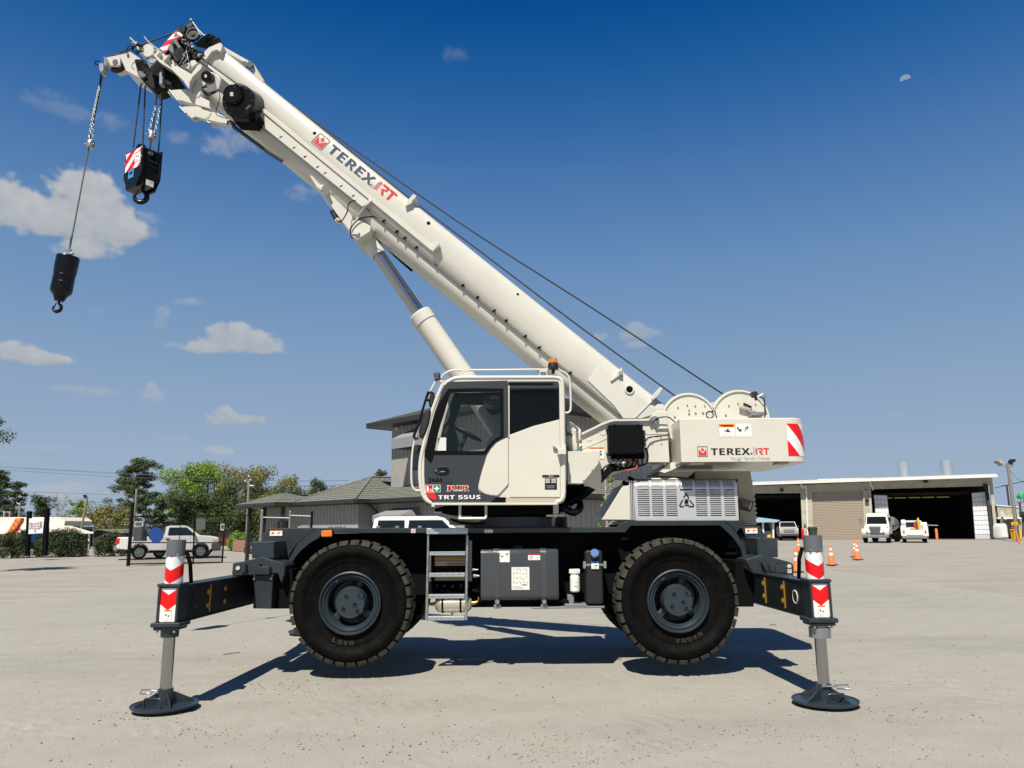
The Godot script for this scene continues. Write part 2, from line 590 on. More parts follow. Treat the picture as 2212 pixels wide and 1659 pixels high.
func build_carrier(xl: float, xr: float, wy: float) -> void:
	var frame := grp("carrier_frame")
	var core := S()
	var a := at(0, 600, 1150, -.85)
	var b := at(0, 1640, 1300, -.85)
	span(core, Vector3(a.x, 1.7, -.85), Vector3(b.x, b.y + .12, -1.72))
	span(core, Vector3(xl + .95, b.y - .05, -.9), Vector3(xr - .9, b.y + .3, -1.7))
	put("main_beam", core, M.black, frame)
	for x in [xl, xr]:
		var ax := S()
		cyl(ax, Vector3(x, wy, -.3), Vector3(x, wy, -2.26), .14, .14, 16)
		ball(ax, Vector3(x, wy, -1.28), Vector3(.3, .3, .26))
		put("axle", ax, M.black, frame)
	# deck plate and the fender band along its edge
	var dy := at(0, 1000, 1141, ZD).y
	var left_x := at(12, 490, 110, ZD).x
	var step_x := at(14, 190, 98, ZD).x
	var deck := S()
	span(deck, Vector3(left_x, dy - .04, ZD - .003), Vector3(step_x, dy, -2.06), .008)
	put("deck", deck, M.slate, frame)
	var band := [490, 104, 1150, 104, 2388, 102, 2388, 152, 1150, 155, 640, 155, 530, 165, 510, 200, 420, 255, 335, 325, 285, 385, 250, 440, 232, 495, 222, 503, 190, 503, 186, 495, 205, 430, 235, 370, 300, 255, 390, 175]
	sub("fender_edge", 12, ZD - .06, ZD, band, M.slate, frame, .006)
	sub("fender_skin", 12, -1.0, ZD - .062, [490, 112, 640, 112, 640, 150, 520, 168, 420, 250, 335, 322, 285, 380, 230, 500, 205, 480, 235, 380, 300, 262], M.slate, frame)
	var rear_band := [-826, 98, 190, 97, 240, 55, 300, 34, 1225, 30, 1330, 115, 1405, 235, 1448, 320, 1466, 398, 1452, 405, 1428, 405, 1415, 400, 1395, 310, 1320, 200, 1200, 86, 1170, 82, 325, 84, 275, 148, -826, 150]
	sub("fender_edge", 14, ZD - .06, ZD, rear_band, M.slate, frame, .006)
	sub("corner_plate", 14, ZD - .06, ZD + .002, [1232, 31, 1420, 33, 1410, 60, 1356, 152, 1336, 118], M.slate, frame, .004)
	var top2 := S()
	var ra := at(14, 290, 36, ZD)
	var rb := at(14, 1230, 31, ZD)
	span(top2, Vector3(ra.x, ra.y - .04, ZD - .064), Vector3(rb.x, ra.y, -2.06), .008)
	put("rear_deck", top2, M.slate, frame)
	var well := S()
	span(well, Vector3(ra.x - .05, 1.6, ZD - .25), Vector3(rb.x + .1, ra.y - .045, -1.9))
	put("wheel_well", well, M.black, frame)
	# end bodies
	sub("front_body", 12, -1.9, ZD - .1, [15, 110, 22, 106, 480, 106, 300, 255, 225, 365, 190, 500, 190, 520, 70, 520, -95, 360, -95, 300], M.slate, frame, .01)
	sub("rear_body", 14, -1.9, ZD - .12, [1390, 92, 1400, 86, 1580, 86, 1640, 185, 1655, 330, 1655, 420, 1500, 520, 1380, 520, 1400, 330], M.slate, frame, .01)
	sub("body_recess", 14, ZD - .13, ZD - .114, [1382, 130, 1400, 108, 1505, 290, 1490, 318, 1460, 300], M.black, frame)
	label("warning_label", frame, 14, [1437, 103, 1558, 157], ZD - .112, M.label_wide)
	label("warning_label", frame, 12, [32, 127, 151, 180], ZD - .092, M.label_wide)
	# side marker lamp
	var amber := sub("marker_lamp", 12, ZD, ZD + .06, [528, 132, 632, 124, 636, 188, 528, 194], M.amber, frame, .012, .02)
	sub("lamp_housing", 12, ZD, ZD + .03, [520, 150, 560, 128, 640, 118, 652, 150, 645, 196, 540, 200], M.black, amber, .006, .03)
	for i in 6:
		var r := S()
		var c := at(12, 540 + i * 18, 160, ZD + .062)
		box(r, c, Vector3(.008, .075, .004))
		put("lens_rib", r, M.amber, amber)
	label("tie_down_label", frame, 12, [1405, 113, 1446, 151], ZD + .002, M.label_round)
	label("warning_label", frame, 13, [766, 234, 852, 271], ZD + .002, M.label_pair)
	# latches and bolts along the deck edge
	for x in [620, 680, 700, 745, 1085, 1270, 1490]:
		var st := S()
		var p := at(12, x, 100, ZD - .1)
		box(st, p + Vector3(0, .005, 0), Vector3(.05, .03, .04), Basis(), .006)
		put("deck_fitting", st, M.galv, frame)
	# boxes and brackets that carry the outriggers
	for s in [0, 1]:
		var k: int = 11 if s == 0 else 15
		if s == 0:
			sub("step_box", k, -.9, -.1, [985, 182, 1000, 176, 1180, 175, 1178, 310, 1000, 310, 996, 215, 982, 212], M.slate, frame, .008)
			sub("ribbed_bracket", k, -.45, -.02, [848, 352, 870, 344, 905, 342, 1080, 299, 1250, 350, 1268, 372, 1262, 440, 1240, 515, 1210, 430, 1040, 442, 845, 452, 840, 430], M.slate, frame, .006)
			sub("beam_housing", k, -2.2, -.15, [1020, 420, 1330, 400, 1330, 716, 1150, 718, 1010, 715], M.black, frame, .006)
			sub("beam_cover", k, -.14, .0, [1014, 446, 1172, 444, 1168, 490, 1155, 716, 1036, 715, 1012, 492], M.slate, frame, .008)
			sub("cover_cap", k, -.2, .06, [1058, 378, 1140, 377, 1140, 441, 1058, 441], M.slate, frame, .006)
			sub("cover_cap", k, -.35, -.06, [1142, 375, 1197, 373, 1197, 440, 1142, 440], M.slate_dark, frame, .006)
			for q in [[905, 420, 948, 358], [1010, 440, 1065, 358]]:
				sub("gusset", k, -.02, .05, [q[0], q[1], q[2] - 8, q[3], q[2], q[3], q[2] - 2, q[1]], M.slate, frame)
			bolts("bolt", [at(k, 1022, 476, .0), at(k, 1158, 474, .0)], .014, .02, M.galv, frame)
			ring_eye(at(k, 888, 385, -.02), .03, frame)
		else:
			sub("step_box", k, -.9, -.1, [220, 86, 240, 83, 385, 84, 390, 240, 230, 240, 222, 190], M.slate, frame, .008)
			sub("ribbed_bracket", k, -.45, -.02, [128, 260, 250, 221, 275, 222, 480, 278, 510, 292, 518, 330, 515, 405, 500, 405, 330, 372, 190, 372, 128, 330], M.slate, frame, .006)
			sub("beam_housing", k, -2.2, -.15, [40, 270, 190, 270, 190, 645, 40, 645], M.black, frame, .006)
			sub("cover_cap", k, -.1, .08, [372, 305, 460, 306, 460, 366, 372, 365], M.slate, frame, .006)
			sub("cover_cap", k, -.1, .05, [326, 300, 370, 303, 370, 364, 328, 358], M.slate_dark, frame, .006)
			for q in [[190, 340, 140, 278], [310, 345, 262, 280]]:
				sub("gusset", k, -.02, .05, [q[0], q[1], q[2], q[3], q[2] - 5, q[3] + 4, q[0] - 22, q[1]], M.slate, frame)
			ring_eye(at(k, 478, 308, -.02), .03, frame)
			label("small_label", frame, k, [466, 334, 499, 368], -.017, M.label_round)

func ring_eye(c: Vector3, r: float, parent: Node3D) -> void:     # a lashing eye: a lined hole with light behind it
	var st := S()
	lathe(st, Transform3D(Basis(), c), [[r * 1.25, -.03], [r * 1.25, .01], [r, .012], [r, -.02]], 18)
	put("lashing_eye", st, M.slate, parent)
	var h := S()
	prism(h, disc2(Vector2(c.x, c.y), r, 18), c.z - .01, c.z + .004)
	put("eye_opening", h, M.dust, parent)

func build_outrigger(side: int, near: int) -> void:      # side -1 front (left), 1 rear (right); near 1 towards the photographer
	var o := grp("outrigger")
	var jx: float = -3.52 if side < 0 else 3.13
	var jz: float = 1.42
	var zc := -1.28
	var t := Transform3D()
	if near < 0:
		t = Transform3D(Basis.from_scale(Vector3(1, 1, -1)), Vector3(0, 0, 2 * zc))
	var bt := at(0, 365, 1268, 1.55).y
	var bb := at(0, 365, 1348, 1.55).y
	var h := bt - bb
	var cy := (bt + bb) * .5
	var skew := .1 * -side                # the beams stand a little splayed towards the ends
	var far_x := jx - side * .12
	var dirv := Vector3(jx - far_x, 0, jz + 1.2).normalized()
	var bs := Basis(Vector3.UP.cross(dirv).normalized(), Vector3.UP, dirv)
	var beam := S()
	box(beam, t * Vector3((jx + far_x) * .5, cy, (jz - 1.2) * .5), Vector3(.19, h * .97, jz + 1.2), Basis(t.basis.x, t.basis.y, t.basis.z) * bs, .008)
	var mb := put("beam", beam, M.slate_deep, o)
	var lip := S()
	for e in [1.0, -1.0]:
		box(lip, t * Vector3((jx + far_x) * .5, cy + e * (h * .485 + .004), (jz - 1.2) * .5), Vector3(.21, .014, jz + 1.18), t.basis * bs)
	put("beam_flange", lip, M.slate, mb)
	var fr := S()
	var z1 := jz + .115
	span(fr, t * Vector3(jx - .118, bt + .0, jz - .12), t * Vector3(jx + .118, bt + .03, z1 + .0), .006)
	span(fr, t * Vector3(jx - .148, bb - .035, jz - .14), t * Vector3(jx + .148, bb + .01, z1 + .02), .008)
	span(fr, t * Vector3(jx - .125, bb - .065, jz - .12), t * Vector3(jx + .125, bb - .037, z1 + .0), .006)
	for e in [-1.0, 1.0]:
		span(fr, t * Vector3(jx + e * .083, bb + .01, jz - .1), t * Vector3(jx + e * .107, bt, z1 - .006), .005)
	span(fr, t * Vector3(jx - .095, bb, jz - .1), t * Vector3(jx + .095, bt, z1 - .03))
	put("jack_box", fr, M.slate, o)
	if near > 0:
		panel("warning_stripes", o, Vector3(jx, (bt + bb) * .5 + .0, z1 - .026), .164, h - .03, Basis(), M.chevron)
		panel("warning_label", o, Vector3(jx + .004, bb + .075, z1 - .022), .072, .115, Basis(), M.label_tall)
		for q in [-.1, .1]:
			bolts("bolt", [Vector3(jx + q * .9, bb - .078, z1 - .03)], .012, .03, M.galv, o)
		# scale marks and arrows on the flank that the photographer sees
		var fx: float = .098 * -side
		for mk in [[.55, 1], [1.0, 0]] if side < 0 else [[.48, 1], [1.05, 1]]:
			var zz: float = jz - mk[0] - .12
			var cx: float = jx + fx + .002 * -side - side * (1.0 - (zz + 1.2) / 2.62) * .12
			var tb := Basis(Vector3(0, 0, -1) if side < 0 else Vector3(0, 0, 1), Vector3.UP, Vector3(-side, 0, 0))
			if mk[1]:
				var ln := S()
				box(ln, Vector3(cx, cy, zz), Vector3(.004, h * .8, .03))
				put("scale_mark", ln, M.yellow, o)
			for e in [-.2, .2]:
				var ar := S()
				prism(ar, PackedVector2Array([Vector2(-.02, 0), Vector2(-.06, .034), Vector2(-.06, .018), Vector2(-.1, .018), Vector2(-.1, -.018), Vector2(-.06, -.018), Vector2(-.06, -.034)]), 0, .004, Transform3D(tb, Vector3(cx, cy + e * h, zz)))
				put("arrow_mark", ar, M.yellow, o)
		var port := S()
		lathe(port, Transform3D(frame_of(Vector3(-side, 0, 0)), Vector3(jx + fx - .004 * side, cy, jz - .32)), [[.075, -.01], [.075, .012], [.062, .014], [.06, .006], [0, .006]], 20)
		put("port", port, M.dust if side > 0 else M.slate, o)
	# jack: upper sleeve with chevrons, chromed rod, float
	var top := at(0, 383, 1166, jz).y
	var sl := S()
	cyl(sl, t * Vector3(jx, top - .165, jz), t * Vector3(jx, top, jz), .094, .094, 28)
	put("sleeve_cap", sl, M.slate_light, o)
	var sv := S()
	soft(sv)
	var n := 36
	for i in n:
		var a0 := TAU * i / n - PI * .5
		var a1 := TAU * (i + 1) / n - PI * .5
		var p := [Vector3(cos(a0), 0, sin(a0)), Vector3(cos(a1), 0, sin(a1))]
		var c := Vector3(jx, 0, jz)
		var y0 := bt + .03
		var y1 := top - .166
		var q := [c + p[0] * .09 + Vector3(0, y0, 0), c + p[1] * .09 + Vector3(0, y0, 0), c + p[1] * .09 + Vector3(0, y1, 0), c + p[0] * .09 + Vector3(0, y1, 0)]
		var uv := [Vector2(float(i) / n, 1), Vector2(float(i + 1) / n, 1), Vector2(float(i + 1) / n, 0), Vector2(float(i) / n, 0)]
		var nn: Vector3 = t.basis * (p[0] + p[1])
		for e in [[0, 1, 2], [0, 2, 3]]:
			var v := [t * q[e[0]], t * q[e[1]], t * q[e[2]]]
			var order: Array = [0, 1, 2] if (v[2] - v[0]).cross(v[1] - v[0]).dot(nn) >= 0.0 else [0, 2, 1]
			for w in order:
				sv.set_uv(uv[e[w]])
				sv.add_vertex(v[w])
	put("striped_sleeve", sv, M.sleeve_wrap, o)
	for q in [-.06, .06]:
		bolts("bolt", [t * Vector3(jx + q, top - .15, jz + .07)], .012, .02 * near, M.galv, o)
	var col := S()
	cyl(col, t * Vector3(jx, bb - .14, jz), t * Vector3(jx, bb - .06, jz), .087, .09, 24)
	if side > 0:
		lathe(col, Transform3D(Basis(Vector3.RIGHT, PI * .5), t * Vector3(jx, bb - .07, jz)), [[.098, .02], [.106, .02], [.106, .12], [.098, .12]], 28)
	put("gland", col, M.slate if side < 0 else M.galv_dark, o)
	var rod := S()
	cyl(rod, t * Vector3(jx, .16, jz), t * Vector3(jx, bb - .1, jz), .058, .058, 28)
	put("jack_rod", rod, M.chrome, o)
	var pad := S()
	lathe(pad, Transform3D(Basis(Vector3.RIGHT, -PI * .5), t * Vector3(jx, .0, jz)), [[0, .015], [.3, .025], [.322, .045], [.322, .058], [.31, .06], [.3, .05], [.12, .05], [0, .05]], 40)
	cyl(pad, t * Vector3(jx, .05, jz), t * Vector3(jx, .2, jz), .078, .074, 24)
	for g in 4:
		var a := TAU * g / 4 + .6
		var b2 := Basis(Vector3.UP, a)
		prism(pad, PackedVector2Array([Vector2(.06, .05), Vector2(.28, .05), Vector2(.275, .07), Vector2(.085, .165), Vector2(.06, .165)]), -.007, .007, Transform3D(t.basis * b2, t * Vector3(jx, 0, jz)))
	put("float_pad", pad, M.slate_gloss, o)
	var hd := S()
	var b3 := t.basis * Basis(Vector3.UP, .15 * side)
	var c3 := t * Vector3(jx, 0, jz)
	tube(hd, [c3 + b3 * Vector3(-.09, .05, .2), c3 + b3 * Vector3(-.09, .13, .21), c3 + b3 * Vector3(-.075, .145, .21), c3 + b3 * Vector3(.075, .145, .21), c3 + b3 * Vector3(.09, .13, .21), c3 + b3 * Vector3(.09, .05, .2)], .009)
	put("pad_handle", hd, M.slate, o)
	var pin := S()
	var e2: float = -1.0 if side < 0 else 1.0
	tube(pin, [c3 + Vector3(.08 * e2, .2, .06 * near), c3 + Vector3(.22 * e2, .2, .05 * near), c3 + Vector3(.23 * e2, .16, .05 * near), c3 + Vector3(.1 * e2, .17, .08 * near)], .008)
	tube(pin, [c3 + Vector3(-.05, .19, .085 * near), c3 + Vector3(.1 * e2, .195, .085 * near)], .01)
	put("locking_pin", pin, M.galv, o)
	var hose := S()
	tube(hose, curve([t * Vector3(jx + .1 * -side, top - .12, jz - .03), t * Vector3(jx + .14 * -side, top - .25, jz - .05), t * Vector3(jx + .12 * -side, bt + .2, jz - .1), t * Vector3(jx + .1 * -side, bt + .02, jz - .2)]), .02)
	put("hydraulic_hose", hose, M.black, o)

func build_deck_gear() -> void:
	# ladder of galvanised tread plate
	var lad := grp("access_ladder")
	var top := S()
	span(top, at(13, 163, 225, ZD + .03), at(13, 602, 282, ZD - .12), .004)
	put("top_step", top, M.tread_plate, lad)
	for q in [[163, 282, 172, 285, 205, 285, 178, 1177, 150, 1177], [600, 282, 575, 285, 600, 300, 586, 1179, 560, 1179]]:
		sub("ladder_rail", 13, ZD - .1, ZD + .01, [q[2], q[3], q[4] - (14 if q[0] < 300 else 0), q[5], q[6], q[7], q[8], q[9]], M.galv, lad, .004)
	for y in [468, 690, 912, 1138]:
		var sx: float = (y - 285.0) / 890.0
		var st := S()
		span(st, at(13, 196 - sx * 20, y, ZD), at(13, 574 - sx * 12, y + 33, ZD - .09), .004)
		put("rung", st, M.tread_plate, lad)
	# oil cooler behind the ladder
	var cool := grp("oil_cooler")
	sub("cooler_core", 13, -.85, -.72, [215, 350, 610, 350, 610, 775, 215, 775], M.black, cool)
	sub("cooler_frame", 13, -.8, -.69, [600, 350, 636, 350, 636, 775, 600, 775], M.galv_dark, cool, .004)
	sub("cooler_frame", 13, -.8, -.69, [190, 480, 214, 480, 214, 780, 190, 780], M.galv_dark, cool, .004)
	for i in 14:
		var y: float = 508 + i * 12.0 if i < 9 else (680.0 if i == 9 else 722 + (i - 10) * 12.0)
		var st := S()
		span(st, at(13, 250, y, -.71), at(13, 575, y + 4, -.72))
		put("fin", st, [M.brass, M.steel_blue, M.brass][i % 3], cool)
	var fit := S()
	for q in [[660, 655, .02], [672, 720, .028]]:
		cyl(fit, at(13, q[0] - 22, q[1], -.66), at(13, q[0] + 18, q[1], -.66), q[2], q[2] * .8, 8)
		cyl(fit, at(13, q[0] + 18, q[1], -.66), at(13, q[0] + 40, q[1], -.66), q[2] * .55, q[2] * .5, 8)
	put("hose_fitting", fit, M.galv, cool)
	# air tank
	var air := grp("air_tank")
	var c0 := at(13, 250, 1010, -.62)
	var c1 := at(13, 640, 1005, -.62)
	var r := at(13, 440, 918, -.62).y - at(13, 440, 1096, -.62).y
	r *= .5
	var tank := S()
	lathe(tank, Transform3D(frame_of(c1 - c0), c0), [[0, 0.0], [r * .6, .012], [r * .9, .045], [r, .09], [r, c0.distance_to(c1) - .09], [r * .9, c0.distance_to(c1) - .045], [r * .6, c0.distance_to(c1) - .012], [0, c0.distance_to(c1)]], 24, true)
	put("tank_shell", tank, M.alu_warm, air)
	for f in [.22, .7]:
		var st := S()
		var c := c0.lerp(c1, f)
		lathe(st, Transform3D(frame_of(c1 - c0), c), [[r, -.012], [r + .006, -.012], [r + .006, .012], [r, .012]], 24)
		put("tank_strap", st, M.black, air)
	var pl := S()
	cyl(pl, c0 - Vector3(.07, 0, 0), c0, .02, .03, 6)
	cyl(pl, c1, c1 + Vector3(.06, .02, 0), .03, .02, 6)
	tube(pl, [c1 + Vector3(.05, .02, 0), c1 + Vector3(.08, .03, 0), c1 + Vector3(.08, .08, 0)], .012)
	put("brass_fitting", pl, M.brass, air)
	var dr := S()
	cyl(dr, c0.lerp(c1, .47) - Vector3(0, r + .04, 0), c0.lerp(c1, .47) - Vector3(0, r, 0), .012, .02, 6)
	put("drain_valve", dr, M.galv, air)
	# fuel tank: a rounded box with two straps
	var ft := grp("fuel_tank")
	var p0 := at(13, 728, 444, -.48)
	var p1 := at(13, 1540, 972, -.48)
	var body := S()
	var hh := p0.y - p1.y
	prism(body, rrect(Vector2.ZERO, .62, hh, .07, 5), 0, p1.x - p0.x, Transform3D(Basis(Vector3.FORWARD, Vector3.UP, Vector3.RIGHT), Vector3(p0.x, (p0.y + p1.y) * .5, -.79)), .012, true)
	var fb := put("tank_body", body, M.slate_tank, ft)
	for x in [891, 1377]:
		var st := S()
		var cx := at(13, x, 700, -.48).x
		prism(st, rrect(Vector2.ZERO, .636, hh + .016, .075, 5), -.04, .04, Transform3D(Basis(Vector3.FORWARD, Vector3.UP, Vector3.RIGHT), Vector3(cx, (p0.y + p1.y) * .5, -.79)), 0.0, true)
		put("tank_strap", st, M.slate_tank, ft)
		var b := S()
		var bc := at(13, x + 8, 985, -.5)
		cyl(b, bc, bc + Vector3(0, 0, .05), .03, .03, 8)
		box(b, bc + Vector3(0, -.06, 0), Vector3(.09, .05, .04), Basis(), .006)
		put("strap_bolt", b, M.galv_dark, ft)
	var cap := S()
	var cc := at(13, 1110, 440, -.7)
	cyl(cap, cc - Vector3(0, .02, 0), cc + Vector3(0, .045, 0), .09, .085, 20)
	put("filler_cap", cap, M.black_gloss, ft)
	label("fuel_label", ft, 13, [915, 458, 1027, 575], -.479, M.label_fuel)
	label("danger_label", ft, 13, [1217, 492, 1347, 554], -.479, M.label_danger)
	label("instruction_plate", ft, 13, [1046, 628, 1233, 862], -.479, M.label_chart)
	word(ft, "TEREX", 13, [1150, 805, 1208, 819], -.476, M.ink, "Droid Sans", 700, .001)
	word(ft, "SVB", 13, [1060, 578, 1158, 610], -.48, M.slate_tank, "Droid Sans", 400, .008)
	# urea tank with a blue cap
	var ut := grp("additive_tank")
	var q0 := at(13, 1812, 455, -.5)
	var q1 := at(13, 2006, 1012, -.5)
	var ub := S()
	prism(ub, rrect(Vector2((q0.x + q1.x) * .5, (q0.y + q1.y) * .5), q1.x - q0.x, q0.y - q1.y, .04), -.9, -.5, Transform3D(), .02)
	put("tank_body", ub, M.plastic_black, ut)
	var bar := S()
	span(bar, at(13, 1795, 594, -.49), at(13, 2026, 616, -.5), .004)
	box(bar, at(13, 1803, 605, -.49), Vector3(.04, .09, .02), Basis(), .006)
	box(bar, at(13, 2016, 603, -.49), Vector3(.04, .09, .02), Basis(), .006)
	put("tank_bracket", bar, M.galv, ut)
	label("fluid_label", ut, 13, [1872, 566, 1952, 646], -.484, M.label_blue)
	var bc2 := S()
	var cp := at(13, 1908, 482, -.47)
	for i in 9:
		var a := TAU * i / 9
		cyl(bc2, cp + Vector3(cos(a) * .04, sin(a) * .04, -.02), cp + Vector3(cos(a) * .04, sin(a) * .04, .03), .0165, .015, 8)
	cyl(bc2, cp + Vector3(0, 0, -.02), cp + Vector3(0, 0, .035), .044, .04, 18)
	put("blue_cap", bc2, M.cap_blue, ut)
	var nk := S()
	cyl(nk, cp + Vector3(0, -.07, -.06), cp + Vector3(0, -.01, -.015), .048, .05, 16)
	put("filler_neck", nk, M.plastic_black, ut)
	# fuel filter
	var fl := grp("fuel_filter")
	var f0 := at(13, 1706, 884, -.62)
	var f1 := at(13, 1702, 700, -.62)
	var f2 := at(13, 1698, 648, -.62)
	var fs := S()
	lathe(fs, Transform3D(Basis(Vector3.RIGHT, -PI * .5), f0), [[0, 0], [.055, 0], [.064, .015], [.064, f1.y - f0.y - .04], [.055, f1.y - f0.y]], 20)
	put("filter_canister", fs, M.white_plain, fl)
	var fh := S()
	cyl(fh, f1, f2, .054, .066, 14)
	for i in 14:
		var a := TAU * i / 14
		box(fh, f1.lerp(f2, .6) + Vector3(cos(a) * .062, 0, sin(a) * .062), Vector3(.016, .05, .016))
	put("filter_head", fh, M.white_plain, fl)
	sub("filter_bracket", 13, -.75, -.63, [1626, 915, 1697, 918, 1690, 1010, 1628, 1010], M.galv_dark, fl, .004)
	label("filter_print", fl, 13, [1692, 768, 1726, 825], -.552, M.label_mono)
	# tray under the tanks
	var tr := grp("tank_tray")
	sub("tray_edge", 13, -.9, -.5, [1255, 1045, 1600, 1038, 1600, 1012, 1826, 1012, 1828, 1032, 2012, 1032, 2012, 1052, 1255, 1062], M.galv_dark, tr, .004)
	sub("tray_rail", 13, -.85, -.6, [700, 968, 1640, 968, 1640, 1000, 700, 985], M.black, tr)
	var hz := S()
	for i in 5:
		var x0 := 250.0 + i * 85
		tube(hz, curve([at(13, x0, 800, -.8), at(13, x0 + 60, 860 + 12 * (i % 3), -.66), at(13, x0 + 150, 880, -.7), at(13, x0 + 210, 820, -.8)]), .02)
	put("hydraulic_hose", hz, M.black, tr)

func build_turntable() -> void:
	var tt := grp("turntable")
	var ring := S()
	var c := at(13, 945, 170, -1.28)
	var y0 := at(13, 945, 215, -.75).y
	var y1 := at(13, 945, 110, -.75).y
	cyl(ring, Vector3(c.x + .2, y0 - .05, -1.28), Vector3(c.x + .2, y1, -1.28), .72, .72, 40)
	put("slewing_ring", ring, M.slate_dark, tt)
	var low := S()
	cyl(low, Vector3(c.x + .2, y1, -1.28), Vector3(c.x + .2, y1 + .42, -1.28), .62, .62, 32)
	put("swivel_drum", low, M.black, tt)
	sub("turret_floor", 13, -2.0, -.55, [360, -10, 1560, -10, 1540, 20, 1480, 82, 390, 84, 250, 50, 250, 20], M.black, tt)
	sub("tan_plate", 13, -1.4, -.74, [388, 128, 1500, 110, 1496, 205, 405, 190], M.tan_metal, tt, .004)
	sub("support_foot", 13, -.7, -.5, [1408, 82, 1590, 80, 1590, 98, 1520, 102, 1500, 122, 1488, 104, 1408, 104], M.cream, tt, .004)
	sub("support_post", 13, -.7, -.52, [1478, -30, 1535, -30, 1535, 82, 1478, 82], M.cream, tt, .004)
	sub("support_foot", 13, -.7, -.5, [242, 52, 320, 52, 320, 66, 242, 66], M.cream, tt, .003)
	var step := S()
	var zs := -.3
	tube(step, [at(13, 512, -28, zs), at(13, 510, 112, zs), at(13, 530, 122, zs), at(13, 760, 122, zs), at(13, 782, 112, zs), at(13, 780, -28, zs)], .018, 8)
	put("foot_step", step, M.cream, tt)
	var tread_ := S()
	span(tread_, at(13, 490, 112, zs + .03), at(13, 785, 133, zs - .05), .014)
	put("step_tread", tread_, M.white_plain, tt)
	var hz := S()
	for q in [[0.0, .05], [.06, .035], [-.05, .045]]:
		tube(hz, curve([at(13, 1500, -60, -.75 + q[0]), at(13, 1600, 20, -.6 + q[0]), at(13, 1700, 60, -.62 + q[0]), at(13, 1760, 0, -.8), at(13, 1740, -80, -.9)]), q[1])
	put("hydraulic_hose", hz, M.black_gloss, tt)
	var lo := S()
	tube(lo, curve([at(13, 420, 130, -.7), at(13, 520, 165, -.62), at(13, 680, 178, -.66), at(13, 760, 160, -.8)]), .016)
	put("hydraulic_hose", lo, M.black, tt)
	# the big bent pipe bundle between the cab and the counterweight
	var bun := S()
	for q in [[0, 0, .055], [14, 12, .045], [-12, 16, .04]]:
		tube(bun, curve([at(6, 520 + q[0], 690, -.7), at(6, 430 + q[0], 715 + q[1], -.62), at(6, 380 + q[0], 765 + q[1], -.6), at(6, 300 + q[0], 850 + q[1], -.7), at(6, 200 + q[0], 930 + q[1], -.85), at(6, 110, 1000, -.9)]), q[2], 8)
	put("hose_bundle", bun, M.black_gloss, tt)
	# dark underside between the superstructure and the carrier
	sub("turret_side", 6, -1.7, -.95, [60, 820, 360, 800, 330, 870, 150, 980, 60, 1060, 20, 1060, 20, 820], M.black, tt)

func pane(st: SurfaceTool, p: PackedVector2Array, z: float) -> void:      # a sheet of glass
	var idx := Geometry2D.triangulate_polygon(p)
	flat(st)
	for i in idx.size() / 3:
		var v := []
		for e in 3:
			v.append(Vector3(p[idx[i * 3 + e]].x, p[idx[i * 3 + e]].y, z))
		tri(st, v[0], v[1], v[2], Z)

